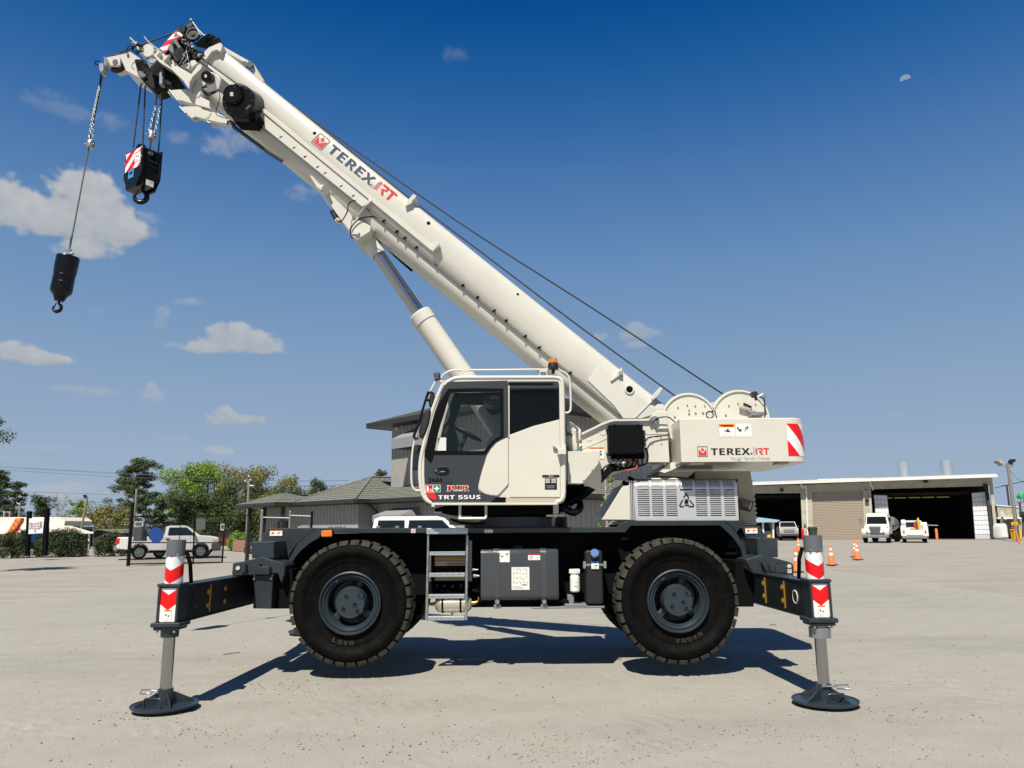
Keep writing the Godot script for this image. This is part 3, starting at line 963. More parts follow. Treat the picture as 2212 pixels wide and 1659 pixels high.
func build_cab() -> void:
	var cab := grp("operator_cab")
	var out_ := [455, 310, 500, 278, 560, 245, 610, 234, 1580, 232, 1615, 245, 1640, 275, 1645, 300, 1650, 600, 1655, 900, 1660, 1180, 1661, 1410, 1645, 1450, 1615, 1472, 1590, 1478, 360, 1478, 330, 1468, 290, 1440, 262, 1400, 245, 1340, 234, 1250, 232, 1180, 238, 1050, 268, 900, 340, 600, 400, 440]
	var hole_a := [545, 395, 700, 390, 1032, 385, 1032, 815, 990, 835, 950, 865, 905, 915, 870, 962, 385, 965, 392, 900, 410, 820, 440, 715, 475, 610, 510, 490]
	var hole_b := [1130, 365, 1590, 362, 1593, 645, 1350, 710, 1130, 795]
	var st := S()
	prism(st, holed(poly(5, ZC, out_), [poly(5, ZC, hole_a), poly(5, ZC, hole_b)]), ZC - .05, ZC)
	var shell := put("side_shell", st, M.cream, cab)
	# rounded white tube frame round the side
	var rim := S()
	var rp := []
	var o2 := rounded(poly(5, ZC, [472, 320, 560, 262, 620, 248, 1570, 246, 1620, 262, 1632, 310, 1646, 1180, 1646, 1400, 1615, 1450, 1560, 1462]), .06)
	for p in o2:
		rp.append(Vector3(p.x, p.y, ZC - .012))
	tube(rim, rp.slice(2, rp.size() - 2), .028, 8)
	var rq := []
	for p in [[460, 315], [400, 455], [345, 612], [275, 900], [244, 1060], [238, 1190], [242, 1260], [252, 1340], [272, 1400], [305, 1445], [350, 1468]]:
		rq.append(at(5, p[0] + 10, p[1], ZC - .012))
	tube(rim, curve(rq, 3), .028, 8)
	put("frame_tube", rim, M.cream, shell)
	# slate door skin with the glass let in
	var skin := [520, 290, 780, 284, 1100, 278, 1108, 825, 1040, 850, 985, 880, 930, 940, 890, 1005, 862, 1100, 832, 1200, 810, 1290, 812, 1330, 830, 1362, 870, 1386, 930, 1400, 990, 1405, 938, 1457, 365, 1457, 345, 1438, 312, 1395, 295, 1340, 286, 1200, 288, 1000, 330, 800, 390, 580, 460, 380, 488, 325]
	var d := S()
	prism(d, holed(poly(5, ZC + .012, skin), [poly(5, ZC + .012, hole_a)]), ZC, ZC + .012)
	var door := put("door", d, M.slate_door, cab)
	var bl := S()
	var bord := [520, 358, 800, 352, 1058, 355, 1060, 828, 1000, 860, 950, 905, 905, 968, 882, 1000, 382, 1001, 372, 1040, 352, 1082, 288, 1008, 292, 960, 330, 800, 380, 620, 440, 480]
	prism(bl, holed(poly(5, ZC + .016, bord), [poly(5, ZC + .016, hole_a)]), ZC + .002, ZC + .016)
	put("window_border", bl, M.black, door)
	# rear half: slate strip, dark glass, white quarter panel
	sub("top_strip", 5, ZC, ZC + .01, [1113, 286, 1560, 284, 1590, 288, 1598, 310, 1598, 352, 1118, 354], M.slate_door, cab)
	sub("sliding_slot", 5, ZC, ZC + .014, [1104, 300, 1118, 284, 1120, 300, 1530, 301, 1542, 306, 1542, 317, 1530, 323, 1104, 322], M.black, cab)
	var rb := S()
	prism(rb, holed(poly(5, ZC + .01, [1118, 356, 1598, 353, 1602, 653, 1350, 717, 1118, 804]), [poly(5, ZC + .01, hole_b)]), ZC - .002, ZC + .01)
	put("window_border", rb, M.black, cab)
	sub("door_post", 5, ZC, ZC + .014, [1105, 326, 1117, 326, 1118, 830, 1106, 830], M.cream, cab, .003)
	sub("quarter_panel", 5, ZC, ZC + .013, [1118, 806, 1350, 720, 1603, 656, 1610, 900, 1612, 1412, 1118, 1412], M.cream, cab, .005)
	sub("door_swoosh", 5, ZC + .002, ZC + .022, [1104, 830, 1040, 858, 990, 888, 938, 945, 898, 1010, 868, 1100, 838, 1200, 818, 1290, 820, 1325, 838, 1354, 874, 1376, 930, 1391, 990, 1396, 1015, 1385, 1100, 1292, 1106, 1280], M.cream, cab, .005)
	sub("lower_sill", 5, ZC - .02, ZC + .004, [1080, 1414, 1582, 1414, 1582, 1464, 1015, 1464], M.tan_metal, cab)
	sub("black_kick", 5, ZC - .01, ZC + .009, [990, 1410, 1082, 1414, 1078, 1462, 936, 1462], M.black, cab)
	sub("bottom_rail", 5, ZC - .08, ZC + .05, [358, 1468, 1584, 1466, 1584, 1487, 390, 1490, 388, 1507, 358, 1505], M.cream, cab, .005)
	# glass
	var g := S()
	pane(g, poly(5, ZC - .02, hole_a), ZC - .02)
	put("door_glass", g, M.glass, cab)
	var g2 := S()
	pane(g2, poly(5, ZC - .02, hole_b), ZC - .02)
	put("rear_glass", g2, M.glass_dark, cab)
	# far side, roof, back and floor
	var zf := -1.06
	var fo := S()
	var far_out := poly(5, ZC, out_)
	var far_hole := PackedVector2Array()
	for q in poly(5, ZC, [590, 420, 840, 425, 860, 480, 900, 520, 1060, 520, 1060, 900, 930, 980, 470, 960, 480, 800, 530, 600]):
		far_hole.append(q + Vector2(.02, .0))
	prism(fo, holed(far_out, [far_hole]), zf, zf + .04)
	put("far_side", fo, M.cab_inside, cab)
	var fg := S()
	pane(fg, far_hole, zf + .018)
	put("far_glass", fg, M.glass_green, cab)
	var roof := S()
	var rpts := poly(5, ZC, [455, 310, 500, 278, 560, 245, 610, 234, 1580, 232, 1615, 245, 1640, 275, 1645, 300])
	for i in rpts.size() - 1:
		var nn := Vector3(-(rpts[i + 1] - rpts[i]).y, (rpts[i + 1] - rpts[i]).x, 0)
		var a := Vector3(rpts[i].x, rpts[i].y, 0)
		var b := Vector3(rpts[i + 1].x, rpts[i + 1].y, 0)
		var inn := -nn.normalized() * .04
		flat(roof)
		quad(roof, a + Z * (ZC - .05), b + Z * (ZC - .05), b + Z * (zf + .04), a + Z * (zf + .04), nn)
		quad(roof, a + inn + Z * (ZC - .05), b + inn + Z * (ZC - .05), b + inn + Z * (zf + .04), a + inn + Z * (zf + .04), -nn)
	put("roof", roof, M.cream, cab)
	var back := S()
	var b0 := at(5, 1600, 260, ZC)
	var b1 := at(5, 1655, 1470, ZC)
	span(back, Vector3(b0.x + .03, b0.y, ZC - .05), Vector3(b1.x, b1.y, zf + .04))
	put("back_wall", back, M.cab_inside, cab)
	var div := S()
	var v0 := at(5, 1118, 250, ZC - .06)
	var v1 := at(5, 1600, 1440, ZC - .3)
	span(div, Vector3(v0.x + .32, v0.y, -.6), Vector3(v1.x, v1.y, -.62))
	put("inner_wall", div, M.black, cab)
	var fl := S()
	var f0 := at(5, 300, 1440, ZC)
	span(fl, Vector3(f0.x, f0.y - .05, ZC - .05), Vector3(b1.x, f0.y, zf + .04))
	put("floor", fl, M.black, cab)
	# windscreen
	var ws := S()
	var front := poly(5, ZC, [455, 310, 400, 440, 340, 600, 268, 900, 238, 1050])
	flat(ws)
	for i in front.size() - 1:
		var nn := Vector3(-1, .3, 0)
		quad(ws, Vector3(front[i].x, front[i].y, ZC - .05), Vector3(front[i + 1].x, front[i + 1].y, ZC - .05), Vector3(front[i + 1].x, front[i + 1].y, zf + .04), Vector3(front[i].x, front[i].y, zf + .04), nn)
	put("windscreen", ws, M.glass, cab)
	# seat, wheel, console
	var seat := S()
	prism(seat, rounded(poly(5, -.5, [1190, 480, 1300, 470, 1330, 520, 1330, 600, 1200, 620]), .06), -.8, -.5, Transform3D(), .03)
	prism(seat, rounded(poly(5, -.5, [1180, 640, 1360, 630, 1400, 900, 1380, 1080, 1180, 1080]), .08), -.92, -.42, Transform3D(), .04)
	prism(seat, rounded(poly(5, -.5, [930, 990, 1380, 1000, 1380, 1120, 950, 1120]), .06), -.92, -.42, Transform3D(), .04)
	put("seat", seat, M.fabric_black, cab)
	var sw := S()
	var sc := at(5, 700, 790, -.62)
	var ring := []
	var sb := Basis(Z, -.5) * Basis(Vector3.RIGHT, PI * .5)
	for i in 25:
		ring.append(sc + sb * Vector3(cos(TAU * i / 24) * .21, sin(TAU * i / 24) * .21, 0))
	tube(sw, ring, .018, 8)
	tube(sw, [ring[0], sc, ring[12]], .014)
	tube(sw, [sc, sc + Vector3(-.08, -.2, 0), sc + Vector3(-.1, -.6, 0)], .03)
	put("steering_wheel", sw, M.plastic_black, cab)
	var dash := S()
	prism(dash, rounded(poly(5, -.6, [480, 690, 560, 700, 600, 800, 640, 960, 480, 960, 430, 900]), .03), -.9, -.6)
	prism(dash, rounded(poly(5, -.45, [900, 880, 960, 800, 1000, 800, 1010, 960, 900, 960]), .03), -.5, -.42)
	put("dashboard", dash, M.plastic_black, cab)
	var oh := S()
	prism(oh, rounded(poly(5, -.5, [850, 395, 1060, 395, 1060, 520, 910, 520, 860, 470]), .05), -.9, -.5)
	put("overhead_console", oh, M.plastic_black, cab)
	for i in 3:
		var dd := S()
		var dc := at(5, 950 + i * 26, 440, -.498)
		lathe(dd, Transform3D(Basis(), dc), [[.02, 0], [.02, .008], [.015, .008], [.015, 0]], 14)
		put("gauge_ring", dd, M.galv, cab)
	var paper := S()
	span(paper, at(5, 420, 832, -.29), at(5, 500, 958, -.292))
	put("paper_notice", paper, M.paper, cab)
	var pill := S()
	tube(pill, curve([at(5, 560, 400, -.9), at(5, 480, 640, -.9), at(5, 415, 960, -.9)]), .035)
	put("windscreen_pillar", pill, M.cream, cab)
	# roof rail, beacon, lamp, mirrors, handrail
	var rail := S()
	var zr := ZC - .03
	tube(rail, curve([at(5, 445, 262, zr), at(5, 480, 215, zr), at(5, 540, 185, zr), at(5, 620, 177, zr), at(5, 1000, 175, zr), at(5, 1540, 170, zr), at(5, 1610, 182, zr), at(5, 1670, 215, zr), at(5, 1700, 270, zr), at(5, 1710, 400, zr), at(5, 1712, 540, zr), at(5, 1700, 580, zr), at(5, 1670, 592, zr), at(5, 1645, 588, zr)], 5), .0145, 8)
	for x in [650, 725]:
		var p := at(5, x, 165, zr)
	put("roof_rail", rail, M.cream, cab)
	for q in [[650, 724], [1408, 1482]]:
		var pl := S()
		prism(pl, holed(poly(5, zr + .02, [q[0], 162, q[1], 162, q[1], 236, q[0], 236]), [poly(5, zr + .02, [q[0] + 8, 190, q[1] - 8, 190, q[1] - 8, 228, q[0] + 8, 228])]), zr - .02, zr + .02)
		put("rail_bracket", pl, M.cream, cab)
	var bec := grp("warning_beacon")
	var bp := at(5, 1540, 158, zr + .03)
	var up := Basis(Vector3.RIGHT, -PI * .5)
	var s := .0025 * .55
	var bs2 := S()
	lathe(bs2, Transform3D(up * Basis.from_scale(Vector3.ONE * .75), bp), [[.02, -.1], [.03, -.08], [.03, -.03], [.09, -.005], [.092, .02], [.085, .09], [0, .09]], 20)
	put("beacon_base", bs2, M.plastic_black, bec)
	var bl2 := S()
	lathe(bl2, Transform3D(up * Basis.from_scale(Vector3.ONE * .75), bp), [[.08, .088], [.08, .135], [.076, .148], [.06, .152], [0, .152]], 20)
	put("beacon_lens", bl2, M.amber_clear, bec)
	for i in 12:
		var rb2 := S()
		var a := TAU * i / 12
		box(rb2, bp + Vector3(cos(a) * .061, .085, sin(a) * .061), Vector3(.005, .034, .005))
		put("lens_rib", rb2, M.amber, bec)
	var lamp := grp("work_lamp")
	sub("lamp_body", 5, ZC - .1, ZC + .02, [380, 200, 432, 196, 444, 235, 436, 268, 390, 274, 378, 230], M.plastic_black, lamp, .012)
	for i in 5:
		sub("cooling_rib", 5, ZC, ZC + .026, [388, 208 + i * 12, 428, 205 + i * 12, 428, 209 + i * 12, 388, 213 + i * 12], M.galv_dark, lamp)
	sub("lamp_bracket", 5, ZC - .06, ZC + .0, [405, 270, 430, 268, 470, 280, 545, 258, 548, 275, 480, 302, 420, 290], M.cream, lamp, .004)
	var mir := grp("mirror")
	sub("mirror_head", 5, ZC - .1, ZC + .02, [350, 408, 378, 404, 386, 420, 384, 480, 370, 530, 335, 532, 330, 500, 335, 430], M.plastic_black, mir, .02, .02)
	sub("mirror_head", 5, ZC - .12, ZC + .04, [300, 570, 348, 550, 352, 600, 330, 700, 300, 790, 262, 838, 236, 830, 234, 780, 255, 660], M.plastic_black, mir, .02, .025)
	var arm := S()
	tube(arm, curve([at(5, 385, 410, ZC), at(5, 335, 390, ZC), at(5, 318, 415, ZC), at(5, 270, 570, ZC), at(5, 240, 680, ZC), at(5, 190, 800, ZC), at(5, 195, 835, ZC), at(5, 235, 840, ZC)], 4), .016, 8)
	tube(arm, [at(5, 295, 458, ZC), at(5, 340, 470, ZC)], .022, 8)
	put("mirror_arm", arm, M.black_gloss, mir)
	var hr := S()
	tube(hr, curve([at(5, 410, 270, ZC - .02), at(5, 350, 380, ZC - .02), at(5, 330, 460, ZC - .02)], 4), .016, 8)
	tube(hr, curve([at(5, 260, 680, ZC - .02), at(5, 215, 800, ZC - .02), at(5, 182, 920, ZC - .02), at(5, 166, 1060, ZC - .02), at(5, 163, 1230, ZC - .02), at(5, 175, 1310, ZC - .02), at(5, 205, 1345, ZC - .02), at(5, 245, 1348, ZC - .02)], 5), .0145, 8)
	put("front_handrail", hr, M.cream, cab)
	sub("camera_box", 5, ZC - .08, ZC + .0, [190, 905, 232, 898, 238, 930, 215, 985, 178, 975], M.plastic_black, cab, .008)
	# door handle, hasp, lettering and labels
	var hd := S()
	var hc := at(5, 458, 1152, ZC + .012)
	prism(hd, disc2(Vector2(hc.x, hc.y), .102, 28, .058), hc.z, hc.z + .016, Transform3D(), .01)
	var hm := put("door_handle", hd, M.plastic_black, cab)
	var hl := S()
	prism(hl, rounded(poly(5, ZC + .035, [420, 1125, 500, 1120, 524, 1140, 515, 1165, 470, 1175, 440, 1160]), .02), ZC + .025, ZC + .04)
	put("handle_paddle", hl, M.black_gloss, hm)
	var sil := S()
	cyl(sil, at(5, 398, 1152, ZC + .026), at(5, 398, 1152, ZC + .034), .014, .014, 10)
	prism(sil, disc2(Vector2(at(5, 470, 1165, ZC).x, at(5, 470, 1165, ZC).y), .035, 14, .008), ZC + .04, ZC + .043)
	put("lock", sil, M.galv, hm)
	sub("latch_box", 5, ZC, ZC + .1, [1586, 938, 1668, 938, 1668, 996, 1586, 996], M.cream, cab, .006)
	sub("latch_plate", 5, ZC, ZC + .05, [1622, 900, 1665, 900, 1665, 938, 1622, 938], M.cream, cab, .004)
	sub("latch_pin", 5, ZC, ZC + .05, [1540, 916, 1562, 916, 1562, 926, 1590, 940, 1584, 948, 1556, 938, 1540, 936], M.galv_dark, cab)
	var zt := ZC + .0135
	word(cab, "2444", 5, [325, 1224, 464, 1266], zt, M.black)
	word(cab, "TRT 55US", 5, [422, 1393, 834, 1430], zt, M.white_plain)
	word(cab, "D", 5, [512, 1300, 552, 1350], zt + .002, M.dozier_red, "Droid Serif")
	word(cab, "OZIE", 5, [556, 1300, 676, 1334], zt + .002, M.dozier_red, "Droid Serif")
	word(cab, "R", 5, [678, 1302, 722, 1350], zt + .002, M.dozier_red, "Droid Serif")
	for q in [["D", 506, 1296, 555, 1355], ["OZIE", 552, 1296, 680, 1338], ["R", 674, 1298, 728, 1355]]:
		word(cab, q[0], 5, [q[1], q[2], q[3], q[4]], zt, M.white_plain, "Droid Serif", 700, .002)
	word(cab, "CRANE", 5, [568, 1339, 664, 1354], zt + .003, M.white_plain)
	label("fire_label", cab, 5, [299, 1292, 372, 1364], zt, M.fire_sign)
	label("first_aid_label", cab, 5, [373, 1291, 445, 1363], zt, M.aid_sign)
	sub("red_flash", 5, ZC + .012, zt + .001, [302, 1366, 388, 1366, 398, 1395, 412, 1434, 375, 1434, 345, 1424, 320, 1402], M.red, cab)
	sub("load_plate", 5, zt, zt + .002, [484, 1214, 560, 1214, 560, 1277, 484, 1277], M.slate_dark, cab)
	label("maker_strip", cab, 5, [1435, 1196, 1602, 1219], ZC + .0145, M.label_strip)
	label("maker_plate", cab, 5, [1459, 1228, 1578, 1337], ZC + .0145, M.label_plate)

func build_superstructure() -> void:
	var sup := grp("superstructure")
	var zp := -.62
	var side := [215, 432, 300, 395, 440, 332, 560, 325, 755, 320, 800, 262, 830, 258, 900, 258, 905, 440, 918, 668, 700, 668, 640, 720, 540, 740, 360, 800, 300, 860, 235, 860, 222, 600]
	sub("side_plate", 6, zp - .06, zp, side, M.cream, sup, .006)
	sub("far_side_plate", 6, -1.98, -1.92, side, M.cream, sup)
	sub("top_flange", 6, zp - .1, zp + .045, [215, 432, 300, 393, 380, 352, 440, 330, 470, 324, 755, 320, 765, 330, 760, 338, 475, 342, 445, 349, 385, 370, 300, 412, 216, 451], M.cream, sup, .004)
	sub("pivot_boss", 6, zp, zp + .03, [757, 322, 800, 262, 900, 258, 903, 400, 815, 402, 765, 345], M.cream, sup, .005)
	sub("floor_plate", 6, -1.9, zp - .065, [230, 500, 905, 500, 912, 640, 700, 640, 600, 700, 240, 780], M.cream, sup)
	var pin := S()
	prism(pin, rounded(poly(6, zp + .06, [752, 325, 770, 305, 800, 295, 830, 305, 838, 325, 825, 345, 800, 358, 768, 340]), .05), zp + .03, zp + .05)
	var pm := put("pivot_plate", pin, M.galv, sup)
	for q in [[765, 328], [790, 327], [815, 318], [818, 338], [805, 350]]:
		bolts("bolt", [at(6, q[0], q[1], zp + .05)], .02, .025, M.galv_dark, pm)
	for q in [[385, 424, .045], [275, 474, .04]]:
		var r := S()
		var c := at(6, q[0], q[1], zp)
		lathe(r, Transform3D(Basis(), c), [[q[2], -.002], [q[2], .006], [q[2] * .8, .006], [q[2] * .75, .001], [0, .001]], 20)
		put("round_plug", r, M.cream, sup)
	for q in [[852, 288], [873, 288], [780, 522], [852, 522], [848, 470]]:
		bolts("bolt", [at(6, q[0], q[1], zp)], .009, .008, M.galv_dark, sup)
	sub("seam_rib", 6, zp - .01, zp + .006, [222, 560, 420, 474, 420, 477, 222, 564], M.cream, sup)
	sub("seam_rib", 6, zp - .01, zp + .006, [722, 440, 905, 436, 905, 440, 722, 444], M.cream, sup)
	label("warning_label", sup, 6, [273, 548, 397, 640], zp + .004, M.label_tall_pair)
	# black control box with its cables
	var cb := grp("control_box")
	sub("box_body", 6, zp - .02, zp + .22, [432, 368, 703, 366, 706, 412, 712, 560, 716, 600, 438, 604], M.black, cb, .01)
	sub("connector_row", 6, zp + .02, zp + .16, [704, 410, 722, 412, 726, 440, 722, 448, 730, 490, 722, 540, 710, 540], M.plastic_black, cb, .004)
	sub("box_back", 6, zp - .01, zp + .04, [425, 370, 436, 368, 440, 606, 430, 606], M.galv, cb)
	for q in [[420, 391], [424, 590]]:
		sub("box_lug", 6, zp, zp + .08, [q[0] - 9, q[1] - 7, q[0] + 9, q[1] - 7, q[0] + 9, q[1] + 7, q[0] - 9, q[1] + 7], M.galv, cb, .003)
	for q in [[478, 372], [665, 370], [480, 578], [670, 578]]:
		bolts("bolt", [at(6, q[0], q[1], zp + .22)], .018, .012, M.black_gloss, cb)
	var ends := [[470, 655], [512, 655], [556, 655], [640, 680], [668, 680], [716, 690]]
	for i in 7:
		var x0: float = 468 + i * 38.0
		var cbl := S()
		var zz := zp + .1 + .02 * (i % 3)
		cyl(cbl, at(6, x0, 590, zz), at(6, x0, 640, zz), .04, .032, 10)
		put("cable_gland", cbl, M.black, cb)
		var cc := S()
		tube(cc, curve([at(6, x0, 630, zz), at(6, x0 + 4, 668, zz), at(6, x0 + (25 if i < 3 else -10), 695, zz - .05), at(6, 530 + i * 6, 720, zz - .1), at(6, 470, 735, zz - .1)], 5), .0125)
		put("cable", cc, M.black_gloss, cb)
		if i in [0, 1, 2]:
			var cl := S()
			cyl(cl, at(6, x0 + 3, 664, zz), at(6, x0 + 6, 676, zz), .022, .022, 8)
			put("cable_sleeve", cl, M.white_plain, cb)
	var big := S()
	tube(big, curve([at(6, 718, 540, zp + .1), at(6, 742, 600, zp + .1), at(6, 735, 670, zp + .1), at(6, 690, 692, zp + .1), at(6, 660, 680, zp + .1), at(6, 630, 640, zp + .1), at(6, 620, 600, zp + .1)], 6), .0135)
	put("cable", big, M.black_gloss, cb)
	sub("cable_sleeve", 6, zp + .08, zp + .13, [714, 536, 734, 536, 734, 549, 714, 549], M.white_plain, cb)
	sub("cable_tag", 6, zp + .08, zp + .1, [690, 690, 716, 682, 720, 690, 694, 698], M.white_plain, cb)
	sub("cable_tag", 6, zp + .08, zp + .1, [550, 662, 568, 660, 572, 675, 555, 702, 538, 692], M.white_plain, cb)
	var red := S()
	tube(red, curve([at(6, 580, 620, zp + .12), at(6, 600, 658, zp + .12), at(6, 640, 670, zp + .12), at(6, 660, 690, zp + .12), at(6, 645, 715, zp + .12), at(6, 600, 728, zp + .12), at(6, 565, 732, zp + .1)], 6), .01)
	put("red_cable", red, M.red_cable, cb)
	var thin := S()
	tube(thin, curve([at(6, 800, 330, zp + .08), at(6, 840, 310, zp + .09), at(6, 900, 306, zp + .1), at(6, 935, 325, zp + .1), at(6, 958, 348, zp + .1)], 5), .008)
	tube(thin, curve([at(6, 728, 500, zp + .08), at(6, 745, 476, zp + .06), at(6, 800, 462, zp + .04), at(6, 905, 452, zp + .03)], 5), .008)
	tube(thin, curve([at(6, 728, 490, zp + .07), at(6, 760, 466, zp + .05), at(6, 830, 463, zp + .03), at(6, 912, 448, zp + .03)], 5), .006)
	put("thin_cable", thin, M.black, cb)
	# cream box behind the cab, its lower corner cut away
	var sb := grp("storage_box")
	var zb := -.38
	var face := poly(6, zb, [104, 580, 362, 578, 363, 664, 222, 838, 104, 836])
	var st := S()
	prism(st, face, -.75, zb, Transform3D(), .004)
	put("box_body", st, M.cream, sb)
	var wed := S()
	var w0 := at(6, 363, 664, zb)
	var w1 := at(6, 222, 838, zb)
	var w2 := at(6, 352, 856, -.75)
	flat(wed)
	quad(wed, w0, w1, w1 + Vector3(.3, -.1, -.35), w2, Vector3(1, -1, .3))
	tri(wed, w0, w2, w0 + Vector3(.02, 0, -.4), Vector3(1, 0, 0))
	tri(wed, w1, w2, w1 + Vector3(.3, -.1, -.35), Vector3(0, -1, 0))
	put("box_chamfer", wed, M.cream, sb)
	for q in [[352, 660], [300, 730], [232, 812], [115, 828]]:
		bolts("rivet", [at(6, q[0], q[1], zb)], .01, .006, M.galv_dark, sb)
	# pieces between the cab back and the frame
	var hy := grp("slew_motor")
	sub("motor_bracket", 6, -1.0, -.7, [90, 350, 130, 345, 200, 395, 212, 410, 212, 500, 160, 505, 130, 440, 95, 420], M.cream, hy, .01)
	var mo := S()
	cyl(mo, at(6, 120, 480, -.75), at(6, 185, 560, -.75), .13, .13, 18)
	put("motor_body", mo, M.cream, hy)
	sub("teal_canister", 6, -.85, -.72, [78, 405, 112, 400, 130, 445, 85, 452], M.teal, hy, .01)
	bolts("bolt", [at(6, 122, 370, -.7)], .03, .02, M.galv, hy)
	sub("pipe_cover", 6, -.95, -.6, [160, 410, 185, 400, 212, 420, 212, 490, 170, 500], M.cream, hy, .015)
	# winches
	for i in 2:
		var w := grp("winch")
		var c := at(6, [1075, 1482][i], [333, 320][i], -.82)
		var r: float = [.385, .405][i]
		var dr := S()
		lathe(dr, Transform3D(Basis(), Vector3(c.x, c.y, -.82)), [[0, -1.02], [r, -1.02], [r, -.98], [r * .7, -.98], [r * .7, -.05], [r, -.05], [r + .004, -.03], [r, 0], [0, 0]], 44)
		var dm := put("drum_flange", dr, M.cream, w)
		var rp := S()
		for k in 22:
			lathe(rp, Transform3D(Basis(), Vector3(c.x, c.y, -.88 - k * .04)), [[r * .7, -.02], [r * .86, 0], [r * .7, .02]], 24, true)
		put("rope_coils", rp, M.rope, w)
		var rm := S()
		lathe(rm, Transform3D(Basis(), Vector3(c.x, c.y, -.82)), [[r - .02, 0], [r - .02, .02], [r - .03, .02], [r - .03, 0]], 44)
		put("flange_rim", rm, M.cream, dm)
		for q in [[-.0, .14], [-.02, .21], [.09, .2], [.09, .1], [-.15, .18], [.19, .1], [.0, .09], [-.2, .05], [.22, .2]]:
			bolts("bolt", [Vector3(c.x + q[0], c.y + q[1], -.82)], .011 if q[1] > .12 else .014, .012, M.galv, dm)
		if i == 1:
			sub("latch_arm", 6, -.8, -.76, [1480, 222, 1500, 218, 1540, 228, 1570, 240, 1565, 248, 1520, 240, 1482, 234], M.tan_metal, w)
			sub("cover_slot", 6, -.81, -.79, [1510, 192, 1575, 222, 1568, 232, 1508, 202], M.black, w)
			sub("side_bracket", 6, -.8, -.6, [1575, 262, 1690, 268, 1700, 285, 1580, 290], M.galv, w, .004)
		else:
			sub("lifting_lug", 6, -.6, -.5, [1185, 320, 1210, 275, 1235, 260, 1262, 268, 1290, 320], M.cream, w, .006)
			ring_eye(at(6, 1236, 288, -.5), .042, w)
	var cam := grp("rear_camera")
	var pole := S()
	tube(pole, [at(6, 1676, 320, -.55), at(6, 1676, 130, -.55), at(6, 1668, 118, -.55), at(6, 1652, 128, -.55), at(6, 1625, 145, -.55)], .0115, 8)
	put("camera_pole", pole, M.galv, cam)
	sub("camera_head", 6, -.62, -.5, [1578, 105, 1605, 97, 1622, 108, 1624, 128, 1600, 145, 1590, 138], M.plastic_black, cam, .012)
	sub("camera_mount", 6, -.58, -.53, [1605, 140, 1618, 140, 1616, 158, 1622, 166, 1608, 174, 1602, 160], M.plastic_black, cam)
	var cw := S()
	tube(cw, curve([at(6, 1625, 145, -.53), at(6, 1650, 150, -.53), at(6, 1668, 160, -.53), at(6, 1680, 230, -.53), at(6, 1680, 300, -.53)]), .007)
	put("camera_cable", cw, M.black, cam)
	# engine hood with its slotted heat shield
	var hood := grp("engine_hood")
	var zh := -.58
	sub("hood_body", 6, -2.0, zh - .16, [618, 815, 640, 795, 940, 790, 1020, 800, 1440, 800, 1460, 830, 1460, 1130, 420, 1130, 385, 1125, 395, 1105, 560, 840], M.cream, hood, .01)
	sub("hood_cheek", 6, zh - .12, zh - .02, [598, 850, 602, 1128, 380, 1126, 545, 860], M.cream, hood, .006)
	sub("radiator_back", 6, -1.9, -1.0, [1120, 738, 1562, 738, 1590, 900, 1612, 1168, 1480, 1150, 1460, 800, 1120, 800], M.tan_metal, hood, .006)
	for i in 9:
		var f: float = i / 9.0
		sub("louvre", 6, -1.9, -1.02, [1566 + f * 42, 800 + f * 330, 1590 + f * 38, 818 + f * 330, 1570 + f * 40, 826 + f * 330], M.cream, hood)
	var ex := S()
	cyl(ex, at(6, 1455, 985, -.85), at(6, 1568, 1020, -.75), .075, .078, 20, false)
	cyl(ex, at(6, 1455, 985, -.85), at(6, 1560, 1017, -.75), .06, .062, 20)
	put("exhaust_pipe", ex, M.steel_burnt, hood)
	for q in [[610, 800, 30, 14], [565, 836, 34, 16]]:
		var st2 := S()
		var p := at(6, q[0], q[1], -.75)
		box(st2, p, Vector3(.09, .05, .06), Basis(Z, -.5), .01)
		put("rubber_buffer", st2, M.black, hood)
	sub("shield_backing", 6, zh - .15, zh - .105, [600, 812, 640, 804, 1450, 803, 1465, 1125, 600, 1125], M.black, hood)
	var bits := RandomNumberGenerator.new()
	bits.seed = 19
	for i in 26:                      # engine parts that glint behind the slots
		var eb := S()
		var px := lerpf(660.0, 1440.0, bits.randf())
		var py := bits.randf_range(880.0, 1080.0)
		box(eb, at(6, px, py, zh - .08), Vector3(bits.randf_range(.03, .16), bits.randf_range(.015, .07), .02), Basis(Z, bits.randf_range(-.3, .3)), .005)
		put("engine_part", eb, [M.galv, M.galv_dark, M.steel_dark][i % 3], hood)
	var hs := grp("heat_shield")
	var tl := [645, 808, 1452, 806]
	# solid margins between the slotted fields
	var x_of := func(f: float, y: float) -> float: return lerpf(lerpf(632.0, 645.0, (y - 810) / 320.0), lerpf(1452.0, 1470.0, (y - 810) / 320.0), f)
	var cols := [[.03, .145], [.168, .277], [.305, .412], [.593, .702], [.73, .838], [.868, .973]]
	var edges := [0.0]
	for c in cols:
		edges.append(c[0])
		edges.append(c[1])
	edges.append(1.0)
	for i in 7:
		var f0: float = edges[i * 2]
		var f1: float = edges[i * 2 + 1]
		sub("shield_web", 6, zh - .006, zh, [x_of.call(f0, 870), 870, x_of.call(f1, 870), 870, x_of.call(f1, 1130), 1130, x_of.call(f0, 1130), 1130], M.alu_plate, hs)
	sub("shield_web", 6, zh - .007, zh - .001, [x_of.call(0.0, 1104), 1104, x_of.call(1.0, 1104), 1104, x_of.call(1.0, 1132), 1132, x_of.call(0.0, 1132), 1132], M.alu_plate, hs)
	sub("shield_web", 6, zh - .007, zh - .001, [x_of.call(0.0, 868), 868, x_of.call(1.0, 868), 868, x_of.call(1.0, 882), 882, x_of.call(0.0, 882), 882], M.alu_plate, hs)
